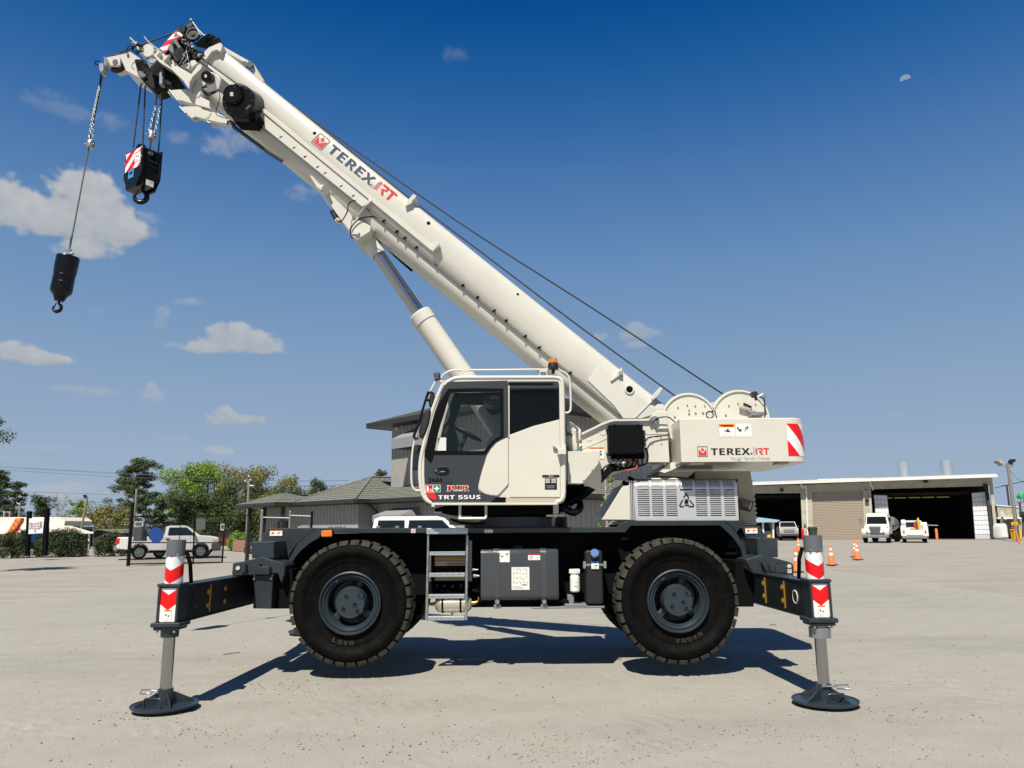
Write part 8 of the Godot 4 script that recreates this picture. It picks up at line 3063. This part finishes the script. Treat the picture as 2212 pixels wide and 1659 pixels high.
	sub_on(gate, "white_sign", [1115, 675, 1185, 676, 1184, 720, 1113, 720], p0, n, gt2, M.sign_white)
	sub_on(gate, "white_sign", [1828, 695, 1862, 695, 1858, 750, 1828, 750], p0, n, gt2, M.sign_white)
	sub_on(gate, "grey_sign", [1628, 652, 1702, 655, 1700, 745, 1626, 742], p0, n, gt2, M.galv_dark)
	sub_on(gate, "meter_cabinet", [1108, 724, 1220, 722, 1216, 838, 1104, 840], p0, n, gt2.translated_local(Vector3(0, 0, -.5)), M.galv_dark)
	for q in [[1120, 684, 1178, 688], [1120, 694, 1172, 697], [1120, 703, 1176, 706], [1832, 705, 1855, 709], [1832, 716, 1852, 720], [1832, 727, 1856, 730]]:
		sub_on(gate, "sign_line", [q[0], q[1], q[2], q[1], q[2], q[3], q[0], q[3]], p0, n, gt2.translated_local(Vector3(0, 0, .022)), M.ink)
	# galvanised fence further right, by the porch
	var fz := -21.5
	var fe := thing("chain_link_fence", at(16, 600, 1330, fz) * Vector3(1, 0, 1), "short chain-link fence with pale posts in front of the office porch", "fence")
	for q in [[340, 1158, .05, 1], [630, 1166, .04, 1], [856, 1172, .05, 0]]:
		var st := S()
		var t := at(16, q[0], q[1], fz)
		cyl(st, Vector3(t.x, 0, fz), t, q[2], q[2], 10)
		ball(st, t + Vector3(0, .03, 0), Vector3.ONE * q[2] * 1.2, 8)
		put("post", st, M.galv if q[3] else M.black_paint, fe)
	var ra := at(16, 340, 1218, fz)
	var rb := at(16, 635, 1224, fz)
	var rc := at(16, 856, 1206, fz)
	var rl := S()
	cyl(rl, ra, rb, .025, .025, 8)
	cyl(rl, rb + Vector3(0, .1, 0), rc, .025, .025, 8)
	tube(rl, [rc, at(16, 822, 1322, fz)], .015)
	put("rail", rl, M.galv_dark, fe)
	var fm := S()
	soft(fm)
	var xx := ra.x - 1.6
	while xx < rc.x:
		for s in [0, 1]:
			var a := Vector3(xx, .05, fz)
			var c := Vector3(xx + 1.55, 1.6, fz)
			if s:
				a.y = 1.6
				c.y = .05
			var ta := clampf((ra.x - a.x) / 1.55, 0, 1)
			var tb3 := clampf((rc.x - a.x) / 1.55, 0, 1)
			if tb3 - ta > .02:
				cyl(fm, a.lerp(c, ta), a.lerp(c, tb3), .003, .003, 3, false)
		xx += .08
	put("chain_link", fm, M.galv, fe)
	# planter
	var pz2 := level(8, 1980, 925, 0)
	var pt := thing("brick_planter", pz2, "low brick planter beside the yellow green shrub", "planter")
	var ps2 := S()
	box(ps2, Vector3(0, .42, -.4), Vector3(1.0, .85, .8), Basis(), .02)
	put("planter_wall", ps2, M.brick, pt, false)
	var soil := S()
	box(soil, Vector3(0, .86, -.4), Vector3(.85, .04, .66))
	put("soil", soil, M.floor_dark, pt, false)
	# utility poles and wires
	var u1 := pole_with("utility_pole", "wooden utility pole with cross arm between the treeline and the office roof", 8, 2066, 300, 2050, 700, 62, .11, M.wood_grey)
	var uz := EYE.z - 62.0
	var xa2 := S()
	tube(xa2, [at(8, 2036, 345, uz), at(8, 2062, 352, uz), at(8, 2080, 335, uz)], .06)
	tube(xa2, [at(8, 2066, 375, uz), at(8, 2100, 385, uz)], .05)
	for q in [[2066, 304], [2038, 343], [2080, 334], [2100, 383]]:
		ball(xa2, at(8, q[0], q[1], uz + .1), Vector3.ONE * .14, 6)
	put("insulator_arm", xa2, M.galv, u1)
	var u2 := pole_with("light_pole", "leaning wooden pole with a dark lamp behind the cream roofed building", 8, 722, 480, 676, 735, 75, .12, M.wood_grey)
	var l2 := EYE.z - 75.0
	sub2(u2, "lamp", 8, l2 - .3, l2 + .1, [686, 455, 700, 455, 704, 470, 716, 482, 706, 486, 694, 478], M.plastic_black)
	pole_with("utility_pole", "pale pole leaning against the tall pine above the gate post", 8, 1135, 405, 1112, 640, 66, .11, M.wood_grey)
	var u4 := pole_with("light_pole", "short pale lamp pole in front of the dark evergreen at far left", 8, 168, 515, 156, 640, 80, .12, M.wood_grey)
	var l4 := EYE.z - 80.0
	var am := S()
	tube(am, [at(8, 136, 515, l4), at(8, 150, 530, l4), at(8, 166, 535, l4)], .05)
	put("lamp_arm", am, M.galv, u4)
	var wires := [[[0, 222], [860, 268], [1380, 292], [2066, 332]], [[0, 246], [860, 300], [1240, 316], [2070, 352]], [[-20, 425], [400, 436], [820, 450], [1180, 460]]]
	var labels := ["topmost power line crossing the sky from the left edge", "lower twin power line just under the topmost one", "faint power line running into the tall pine"]
	for i in 3:
		var ln := []
		for q in wires[i]:
			ln.append(at(8, q[0], q[1], uz - 4))
		var st := S()
		tube(st, curve(ln, 5), .014, 4)
		if i == 1:
			for j in ln.size():
				ln[j] += Vector3(0, .25, .1)
			tube(st, curve(ln, 5), .012, 4)
		tag(put("power_line", st, M.wire_grey, self), labels[i], "power line", "power lines on the left")
	var far := S()
	for y in [0.0, 70.0, 140.0]:
		tube(far, curve([at(16, 210, 832 + y, uz), at(16, 700, 840 + y * .8, uz - 12), at(16, 1240, 836 + y * .6, uz - 24)]), .02, 4)
	tag(put("power_line", far, M.wire_grey, self), "bundle of power lines running right from the near utility pole over the office roof", "power line", "power lines on the left")
	# half moon, high on the right
	var mc := ray(0, 1956, 172).normalized()
	var mo := S()
	var md := 900.0
	lathe(mo, Transform3D(frame_of(((Vector3.UP - mc * mc.y).normalized() + Vector3(-.12, 0, 0)).normalized()), EYE + mc * md), [[0, 0], [4.9, 0], [4.8, 1.2], [4.2, 2.7], [2.9, 4.0], [0, 4.9]], 32, true)
	tag(put("moon", mo, M.moon, self), "pale half moon high in the blue sky on the right", "moon")

func sub_on(parent: Node3D, n: String, xy: Array, p: Vector3, nn: Vector3, t: Transform3D, m: Material) -> void:
	var pts := PackedVector2Array()
	for i in xy.size() / 2:
		var q := t.affine_inverse() * onplane(8, xy[i * 2], xy[i * 2 + 1], t.origin, nn)
		pts.append(Vector2(q.x, q.y))
	var st := S()
	prism(st, pts, .02, .035, t)
	put(n, st, m, parent)

# ---------------------------------------------------------------- sky
func sky_at(el: float) -> Color:
	var stops := [[0.0, 166, 184, 205], [5.0, 157, 178, 203], [10.6, 139, 166, 198], [18.6, 109, 147, 191], [25.0, 80, 124, 179], [31.0, 44, 101, 165], [37.5, 8, 78, 147], [55.0, 5, 66, 134], [90.0, 4, 58, 124]]
	for i in stops.size() - 1:
		if el <= stops[i + 1][0]:
			var f: float = clampf((el - stops[i][0]) / (stops[i + 1][0] - stops[i][0]), 0, 1)
			return Color(lerpf(stops[i][1], stops[i + 1][1], f) / 255.0, lerpf(stops[i][2], stops[i + 1][2], f) / 255.0, lerpf(stops[i][3], stops[i + 1][3], f) / 255.0).srgb_to_linear()
	return Color8(4, 58, 124).srgb_to_linear()

func build_sky() -> PanoramaSkyMaterial:
	var w := 4096
	var h := 2048
	var im := Image.create_empty(w, h, false, Image.FORMAT_RGBF)
	for y in h:
		var el := 90.0 - (y + .5) / h * 180.0
		im.fill_rect(Rect2i(0, y, w, 1), sky_at(el) if el > 0 else Color(.28, .26, .23))
	var n := FastNoiseLite.new()
	n.seed = 4
	n.frequency = .16
	n.fractal_octaves = 6
	n.fractal_gain = .58
	# every cloud: strength, softness, lobes of [azimuth, elevation, half width, half height] in degrees
	var clouds := []
	var seen := [[1.0, .42, [[185, 440, 96, 74], [215, 490, 92, 76], [120, 475, 96, 52], [190, 400, 60, 44], [20, 430, 70, 58], [70, 480, 90, 44], [180, 540, 70, 30], [270, 500, 50, 44]]], [.34, .9, [[318, 472, 46, 16], [300, 500, 60, 20]]],
		[.42, 1.0, [[516, 300, 66, 42], [470, 322, 50, 26]]], [.3, 1.0, [[650, 418, 44, 24]]], [.18, 1.2, [[120, 225, 90, 34], [160, 250, 70, 24]]], [.24, 1.2, [[235, 265, 56, 24], [385, 300, 40, 20]]],
		[.85, .4, [[515, 748, 106, 26], [505, 722, 66, 32], [560, 738, 60, 26], [430, 752, 60, 16]]], [.4, .9, [[385, 748, 40, 14]]], [.9, .4, [[62, 772, 86, 24], [35, 756, 52, 24], [105, 776, 50, 16]]],
		[.36, .9, [[350, 692, 20, 40], [415, 655, 40, 14]]], [.34, .8, [[188, 846, 90, 15], [150, 842, 46, 12]]], [.42, .8, [[326, 856, 36, 22], [328, 838, 16, 18]]], [.72, .45, [[492, 906, 58, 20], [484, 890, 26, 16], [548, 906, 30, 12]]],
		[.58, .6, [[472, 976, 38, 13], [462, 968, 20, 9]]], [.3, 1.0, [[378, 946, 50, 8]]], [.5, .6, [[1382, 722, 58, 20], [1372, 706, 30, 14], [1300, 730, 26, 14], [1375, 745, 30, 12]]], [.22, 1.0, [[1930, 900, 30, 12]]],
		[.16, 1.3, [[984, 122, 34, 26]]], [.5, .8, [[110, 1066, 150, 26], [170, 1050, 60, 20], [40, 1070, 100, 20]]], [.28, 1.0, [[70, 968, 90, 9], [30, 990, 70, 8], [140, 964, 40, 7]]], [.14, 1.2, [[210, 672, 30, 12]]]]
	for c in seen:
		var lobes := []
		for l in c[2]:
			var d := ray(0, l[0], l[1]).normalized()
			var k := 57.3 / FOCAL / (1.0 + pow((l[0] - 1106.0) / FOCAL, 2.0) * .6)
			lobes.append([rad_to_deg(atan2(d.x, -d.z)), rad_to_deg(asin(d.y)), l[2] * k / cos(asin(d.y)), l[3] * k])
		clouds.append([c[0], c[1], lobes])
	var r := RandomNumberGenerator.new()
	r.seed = 12
	for i in 46:                    # the same fair-weather clouds go on round the rest of the sky
		var az := r.randf_range(48.0, 312.0)
		var el := r.randf_range(3.0, 26.0)
		var s := r.randf_range(1.2, 4.0)
		var lobes := []
		for k in r.randi_range(2, 5):
			lobes.append([az + r.randf_range(-1, 1) * s, el + r.randf_range(-.1, .35) * s, s * r.randf_range(.5, 1.1), s * r.randf_range(.25, .5)])
		clouds.append([r.randf_range(.3, .95), r.randf_range(.4, .9), lobes])
	for c in clouds:
		var a0 := 1e9
		var a1 := -1e9
		var e0 := 1e9
		var e1 := -1e9
		for l in c[2]:
			a0 = minf(a0, l[0] - l[2] * 1.5)
			a1 = maxf(a1, l[0] + l[2] * 1.5)
			e0 = minf(e0, l[1] - l[3] * 1.5)
			e1 = maxf(e1, l[1] + l[3] * 1.5)
		e0 = maxf(e0, .1)
		for y in range(int((90.0 - e1) / 180.0 * h), int((90.0 - e0) / 180.0 * h) + 1):
			var el := 90.0 - (y + .5) / h * 180.0
			for x in range(int(floor(a0 / 360.0 * w)), int(a1 / 360.0 * w) + 1):
				var az := (x + .5) / w * 360.0
				var den := 0.0
				var near := -9.0
				var wy := 0.0
				for l in c[2]:
					var u: float = (az - l[0]) / l[2]
					var v: float = (el - l[1]) / (l[3] if el > l[1] else l[3] * .75)
					var q := 1.0 - u * u - v * v
					near = maxf(near, q)
					if q > 0.0:
						den += q
						wy += q * v
				var no := n.get_noise_2d(az * 4.0, el * 5.0)
				var soft_: float = c[1]
				var alpha: float = smoothstep(.0, soft_ * 1.1 + .2, (den if den > 0.0 else near) + no * (.5 + soft_ * .5) - .06) * c[0]
				if alpha > .004:
					var lit := clampf(.55 + (wy / maxf(den, .2)) * .35 + no * .35, 0.0, 1.0)
					var col := Color(.34, .385, .45).lerp(Color(.56, .58, .6), lit)
					if el < 6.0:
						col = col.lerp(Color(.5, .55, .62), .5)
					var px := posmod(x, w)
					im.set_pixel(px, y, im.get_pixel(px, y).lerp(col, alpha))
	var m := PanoramaSkyMaterial.new()
	m.panorama = ImageTexture.create_from_image(im)
	return m

# ---------------------------------------------------------------- materials
func glass(r: float, g: float, b: float, a: float, rough := .02) -> StandardMaterial3D:
	var m := StandardMaterial3D.new()
	m.albedo_color = Color(Color(r, g, b).linear_to_srgb(), a)
	m.transparency = BaseMaterial3D.TRANSPARENCY_ALPHA
	m.roughness = rough
	return m

func build_materials() -> void:
	M.cream = worn(mat(.595, .578, .512, .42, 0, .35), 31, .035, .3)
	M.boom_white = worn(mat(.58, .57, .52, .34, 0, .5), 41, .04, .3)
	M.white_plain = mat(.72, .72, .7, .45)
	M.slate = worn(mat(.023, .034, .045, .45, 0, .15), 51, .2)
	M.slate_gloss = mat(.017, .028, .038, .4, 0, .12)
	M.slate_dark = mat(.022, .027, .034, .45)
	M.slate_deep = worn(mat(.014, .017, .022, .45, 0, .1), 55, .3)
	M.slate_light = mat(.1, .11, .125, .5)
	M.slate_tank = mat(.046, .052, .06, .34, 0, .3)
	M.slate_door = mat(.025, .03, .038, .42, 0, .15)
	M.black = mat(.004, .004, .005, .75)
	M.black.metallic_specular = .2
	M.black_paint = mat(.004, .004, .005, .5)
	M.black_paint.metallic_specular = .3
	M.black_gloss = mat(.004, .0045, .005, .3, 0, .1)
	M.black_gloss.metallic_specular = .35
	M.plastic_black = mat(.012, .012, .013, .5)
	M.rubber_dark = mat(.01, .01, .011, .6)
	M.fabric_black = mat(.018, .018, .02, .95)
	M.tyre = worn(mat(.006, .006, .0063, .8), 61, .5, 1.6)
	M.tyre.metallic_specular = .2
	M.tyre_letters = mat(.026, .025, .024, .5)
	M.tread = worn(mat(.075, .073, .066, .9), 63, .45, 2.2)
	M.tread.metallic_specular = .2
	M.galv = worn(mat(.5, .53, .56, .38, .75), 65, .25, 2.5)
	M.galv_dark = mat(.26, .28, .29, .45, .6)
	M.galv_bright = mat(.52, .58, .64, .35, .7)
	M.alu_plate = mat(.62, .63, .64, .4, .55)
	M.alu_warm = mat(.62, .57, .48, .35, .6)
	M.tread_plate = tread_plate()
	M.chrome = mat(.4, .4, .41, .22, 1.0)
	M.steel_dark = mat(.08, .085, .09, .45, .6)
	M.steel_blue = mat(.12, .2, .34, .35, .8)
	M.steel_burnt = mat(.3, .25, .19, .4, .8)
	M.brass = mat(.5, .3, .07, .35, .85)
	M.rope = mat(.13, .12, .11, .55, .4)
	M.rope_dark = mat(.035, .033, .032, .6, .3)
	M.cable_grey = mat(.2, .2, .19, .6)
	M.rust = mat(.2, .06, .03, .8)
	M.tan_metal = mat(.4, .37, .28, .5)
	M.dust = mat(.5, .48, .42, .9)
	M.ink = mat(.008, .008, .01, .45)
	M.letter_steel = mat(.13, .155, .19, .18, .45, .6)
	M.text_grey = mat(.3, .3, .3, .5)
	M.red = mat(.62, .012, .016, .4, 0, .2)
	M.logo_red = mat(.6, .03, .035, .35, 0, .3)
	M.dozier_red = mat(.55, .09, .06, .4)
	M.red_cable = mat(.5, .05, .04, .5)
	M.yellow = mat(.42, .24, .02, .5)
	M.yellow_bright = mat(.7, .42, .01, .5)
	M.teal = mat(.03, .22, .26, .4)
	M.cap_blue = mat(.13, .22, .5, .4)
	M.amber = mat(.75, .2, .01, .25, 0, .5)
	M.amber_clear = mat(.7, .16, .01, .15, 0, .6)
	M.paper = mat(.75, .8, .78, .8)
	M.cab_inside = mat(.02, .03, .026, .7)
	M.glass = glass(.01, .03, .025, .12)
	M.glass.metallic_specular = .35
	M.glass_green = glass(.01, .09, .06, .3)
	M.glass_green.metallic_specular = .3
	M.glass_dark = glass(.003, .004, .004, .85)
	M.glass_dark.metallic_specular = .35
	M.car_glass = mat(.008, .012, .014, .06, 0, .5)
	M.lamp_glass = mat(.7, .72, .74, .12, .2, .6)
	M.car_white = mat(.66, .66, .655, .3, 0, .5)
	M.truck_cream = mat(.72, .73, .68, .4)
	M.car_red = mat(.12, .008, .012, .25, 0, .7)
	M.car_blue = mat(.02, .05, .1, .25, 0, .7)
	M.bumper = mat(.06, .06, .065, .45)
	M.cardboard = mat(.42, .28, .16, .9)
	M.green_bottle = mat(.04, .09, .04, .5)
	M.green_bright = mat(.02, .35, .1, .5)
	M.bin_green = mat(.03, .045, .03, .6)
	M.cone_orange = mat(.8, .2, .06, .6)
	M.cone_band = mat(.62, .62, .6, .5)
	M.orange_dark = mat(.5, .14, .02, .6)
	M.twig = mat(.12, .09, .06, .9)
	M.bark = mat(.07, .055, .042, .95)
	M.bark_pale = mat(.34, .31, .26, .9)
	M.wood_grey = mat(.2, .19, .165, .9)
	M.wire_grey = mat(.1, .1, .11, .7)
	M.sheet_cream = worn(mat(.5, .485, .4, .55), 71, .16, .4)
	M.sheet_roof = mat(.68, .62, .52, .55)
	M.roof_metal = mat(.55, .54, .5, .5)
	M.roller = mat(.36, .3, .24, .6)
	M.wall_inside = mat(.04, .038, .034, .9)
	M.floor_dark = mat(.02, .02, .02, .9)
	M.door_frame = mat(.5, .53, .56, .5)
	M.door_panel = mat(.72, .73, .76, .6)
	M.brown_wall = mat(.08, .05, .04, .8)
	M.siding = worn(mat(.34, .325, .31, .7), 75, .12, .5)
	M.siding_dark = mat(.31, .3, .285, .75)
	M.trim_dark = mat(.022, .021, .021, .5)
	M.awning = mat(.2, .215, .235, .85)
	M.shingle = worn(mat(.22, .235, .21, .95), 77, .35, 1.3)
	M.blue_roof = mat(.3, .45, .56, .5)
	M.lamp_body = mat(.35, .34, .3, .5)
	M.sign_blue = mat(.02, .09, .36, .5)
	M.sign_white = mat(.75, .75, .73, .5)
	M.banner_white = mat(.75, .75, .78, .6)
	M.letter_purple = mat(.12, .01, .035, .5)
	M.brick = mat(.25, .14, .1, .9)
	M.pebble = mat(.33, .32, .29, .9)
	M.pebble.vertex_color_use_as_albedo = true
	M.leaf = mat(1, 1, 1, .65)
	M.leaf.vertex_color_use_as_albedo = true
	M.leaf.backlight_enabled = true
	M.leaf.backlight = Color(.35, .35, .35)
	var hl := mat(.5, .45, .2, .5)
	hl.emission_enabled = true
	hl.emission = Color(.9, .8, .4)
	hl.emission_energy_multiplier = .12
	M.hall_lamp = hl
	var mo := mat(0, 0, 0, 1)
	mo.emission_enabled = true
	mo.emission = Color8(150, 178, 208)
	mo.emission_energy_multiplier = .5
	M.moon = mo
	# ground
	var y := mat(1, 1, 1, .95)
	y.albedo_texture = noise_tex(.13, 5, Color(.54, .532, .503), Color(.63, .622, .592), 512, 5, Color(.585, .577, .547))
	y.uv1_triplanar = true
	y.uv1_world_triplanar = true
	y.uv1_scale = Vector3.ONE * .55
	y.detail_enabled = true
	y.detail_blend_mode = BaseMaterial3D.BLEND_MODE_MUL
	y.detail_albedo = noise_tex(.008, 9, Color(.955, .95, .94), Color(1, 1, 1), 512, 5)
	y.detail_uv_layer = BaseMaterial3D.DETAIL_UV_1
	y.normal_enabled = true
	var nn := noise_tex(.2, 15, Color.BLACK, Color.WHITE, 512, 5)
	nn.as_normal_map = true
	nn.bump_strength = 4.0
	y.normal_texture = nn
	y.normal_scale = .3
	y.vertex_color_use_as_albedo = true
	M.yard = y
	var yf: StandardMaterial3D = y.duplicate()
	yf.albedo_texture = noise_tex(.012, 6, Color(.52, .504, .468), Color(.595, .579, .543), 512, 6)
	yf.uv1_scale = Vector3(.03, .1, .12)
	yf.detail_enabled = false
	yf.normal_enabled = false
	yf.vertex_color_use_as_albedo = false
	M.yard_far = yf
	# printed labels
	var orange := Color(.93, .5, .1)
	M.label_wide = sticker(96, 44, orange, .16, 1)
	M.label_pair = sticker(72, 32, orange, .22, 2)
	M.label_tall = sticker(48, 84, orange, .14, 3, 1)
	M.label_tall_pair = sticker(96, 76, orange, .16, 4)
	M.label_warning = sticker(80, 64, orange, .28, 5, 1)
	M.label_person = sticker(80, 64, Color(.9, .9, .88), .05, 6, 2)
	M.label_fuel = sticker(64, 66, Color(.9, .9, .88), .04, 7, 2, Color(.1, .35, .2))
	M.label_danger = sticker(84, 40, Color(.8, .08, .1), .2, 8)
	M.label_blue = sticker(48, 48, Color(.12, .36, .62), .3, 9, 1)
	M.label_sky = sticker(40, 40, Color(.25, .55, .8), .98, 10, 1)
	M.label_chart = chart_plate()
	M.label_mono = sticker(40, 56, Color(.9, .9, .88), .05, 12, 1)
	M.label_white = sticker(40, 40, Color(.9, .9, .88), .05, 13, 1, Color(.7, .4, .35))
	M.label_round = round_label()
	M.label_strip = plate_label(96, 14, 3)
	M.label_plate = plate_label(88, 80, 7)
	M.fire_sign = fire_sign()
	M.aid_sign = aid_sign()
	M.block_stripes = stripes(96, 88, 1.0, 68, 40)
	M.head_stripes = stripes(48, 130, .62, 60, 14)
	M.weight_stripes = stripes(192, 164, -.92, 150, 0)
	M.chevron = chevrons(64, 128, false)
	M.sleeve_wrap = chevrons(320, 160, true)

func chevrons(w: int, h: int, wrapped: bool) -> StandardMaterial3D:     # red arrowheads that point down
	var im := Image.create_empty(w, h, false, Image.FORMAT_RGB8)
	for y in h:
		for x in w:
			var v := (y + .5) / h
			var du := absf((x + .5) / w - .5)
			var red := false
			if wrapped:
				red = v > .52 - 1.1 * du and v < 1.0 - 1.1 * du or v < .05 - du * 1.2
			else:
				red = v > .2 - .34 * du and v < .66 - .38 * du or v > 1.0 + (.42 - du) * .5
			im.set_pixel(x, y, Color(.82, .03, .05) if red else Color(.84, .85, .86))
	return printed(im, .3)

func tread_plate() -> StandardMaterial3D:
	var im := Image.create_empty(128, 128, false, Image.FORMAT_RGB8)
	im.fill(Color(.35, .35, .35))
	for gy in 8:
		for gx in 8:
			for k in 9:
				var d := 1.0 if (gx + gy) % 2 else -1.0
				var x := gx * 16 + 4 + k
				var y := gy * 16 + 8 + int(d * (k - 4) * .8)
				im.fill_rect(Rect2i(x, y - 1, 2, 3), Color.WHITE)
	var m := mat(.5, .53, .56, .36, .75)
	m.heightmap_enabled = true
	m.heightmap_texture = ImageTexture.create_from_image(im)
	m.heightmap_scale = .6
	m.uv1_triplanar = true
	m.uv1_scale = Vector3.ONE * 3.2
	return m

func chart_plate() -> StandardMaterial3D:
	var im := Image.create_empty(104, 132, false, Image.FORMAT_RGB8)
	im.fill(Color(.85, .85, .83))
	var r := RandomNumberGenerator.new()
	r.seed = 44
	for gy in 4:
		for gx in 5:
			for k in 6:
				im.fill_rect(Rect2i(6 + gx * 19 + r.randi_range(0, 10), 5 + gy * 25 + r.randi_range(0, 14), r.randi_range(1, 6), r.randi_range(1, 6)), Color(.55, .55, .55))
	for k in 3:
		im.fill_rect(Rect2i(6, 112 + k * 6, 50 + k * 8, 2), Color(.5, .5, .5))
	return printed(im)

func round_label() -> StandardMaterial3D:
	var im := Image.create_empty(48, 48, false, Image.FORMAT_RGB8)
	im.fill(Color(.88, .82, .83))
	for y in 48:
		for x in 48:
			var d := Vector2(x - 24, y - 24).length()
			if d < 18 and d > 15:
				im.set_pixel(x, y, Color(.5, .12, .14))
			if d < 8 + 4 * sin(x * .4):
				im.set_pixel(x, y, Color(.15, .15, .15))
	return printed(im)

func plate_label(w: int, h: int, rows: int) -> StandardMaterial3D:
	var im := Image.create_empty(w, h, false, Image.FORMAT_RGB8)
	im.fill(Color(.07, .07, .08))
	if rows > 4:
		for gy in 3:
			for gx in 2:
				im.fill_rect(Rect2i(4 + gx * w / 2, 6 + gy * 10, w / 2 - 10, 6), Color(.8, .8, .8))
		for k in 4:
			im.fill_rect(Rect2i(10 + k * 2, h * 5 / 8 + k * 6, w - 24 - k * 4, 2), Color(.6, .6, .6))
	else:
		im.fill_rect(Rect2i(w / 3, 3, w / 3, 2), Color(.7, .7, .7))
		im.fill_rect(Rect2i(w / 3 + 4, 8, w / 3 - 8, 2), Color(.7, .7, .7))
	return printed(im)

func fire_sign() -> StandardMaterial3D:
	var im := Image.create_empty(64, 68, false, Image.FORMAT_RGB8)
	im.fill(Color(.9, .9, .9))
	im.fill_rect(Rect2i(3, 3, 58, 62), Color(.75, .05, .08))
	im.fill_rect(Rect2i(12, 24, 16, 36), Color(.92, .92, .92))
	im.fill_rect(Rect2i(15, 14, 10, 10), Color(.92, .92, .92))
	im.fill_rect(Rect2i(8, 12, 10, 4), Color(.92, .92, .92))
	for k in 3:
		for t in 26:
			var x := 38 + k * 7 + int(3 * sin(t * .5 + k))
			im.fill_rect(Rect2i(x, 58 - t, 4 - t / 9, 1), Color(.92, .92, .92))
	return printed(im)

func aid_sign() -> StandardMaterial3D:
	var im := Image.create_empty(64, 68, false, Image.FORMAT_RGB8)
	im.fill(Color(.9, .9, .9))
	im.fill_rect(Rect2i(3, 3, 58, 62), Color(.0, .45, .25))
	im.fill_rect(Rect2i(26, 14, 12, 40), Color(.95, .95, .95))
	im.fill_rect(Rect2i(12, 28, 40, 12), Color(.95, .95, .95))
	return printed(im)

# ---------------------------------------------------------------- all of it
func _ready() -> void:
	view = Basis(Vector3.RIGHT, deg_to_rad(10.62)) * Basis(Vector3.BACK, deg_to_rad(-.4))
	var cam := Camera3D.new()
	cam.name = "camera"
	cam.transform = Transform3D(view, EYE)
	cam.fov = rad_to_deg(2.0 * atan(829.5 / FOCAL))
	cam.near = .05
	cam.far = 4000.0
	cam.current = true
	add_child(cam)
	var env := Environment.new()
	env.background_mode = Environment.BG_SKY
	env.sky = Sky.new()
	env.sky.sky_material = build_sky()
	env.background_energy_multiplier = .665
	env.tonemap_mode = Environment.TONE_MAPPER_LINEAR
	env.tonemap_exposure = 1.42
	env.sdfgi_enabled = true
	env.ssao_enabled = true
	env.ssil_enabled = true
	var we := WorldEnvironment.new()
	we.name = "surroundings"
	we.environment = env
	add_child(we)
	var sun := DirectionalLight3D.new()
	sun.name = "sun"
	sun.light_color = Color(1.0, .965, .9)
	sun.light_energy = 1.6
	sun.light_angular_distance = .5
	sun.shadow_enabled = true
	add_child(sun)
	sun.look_at_from_position(Vector3.ZERO, Vector3(.21, -1.0, -.65), Vector3.UP)
	build_materials()
	build_ground()
	build_workshop()
	build_office()
	build_left_side()
	build_plants()
	build_vehicles()
	build_yard_things()
	build_crane()
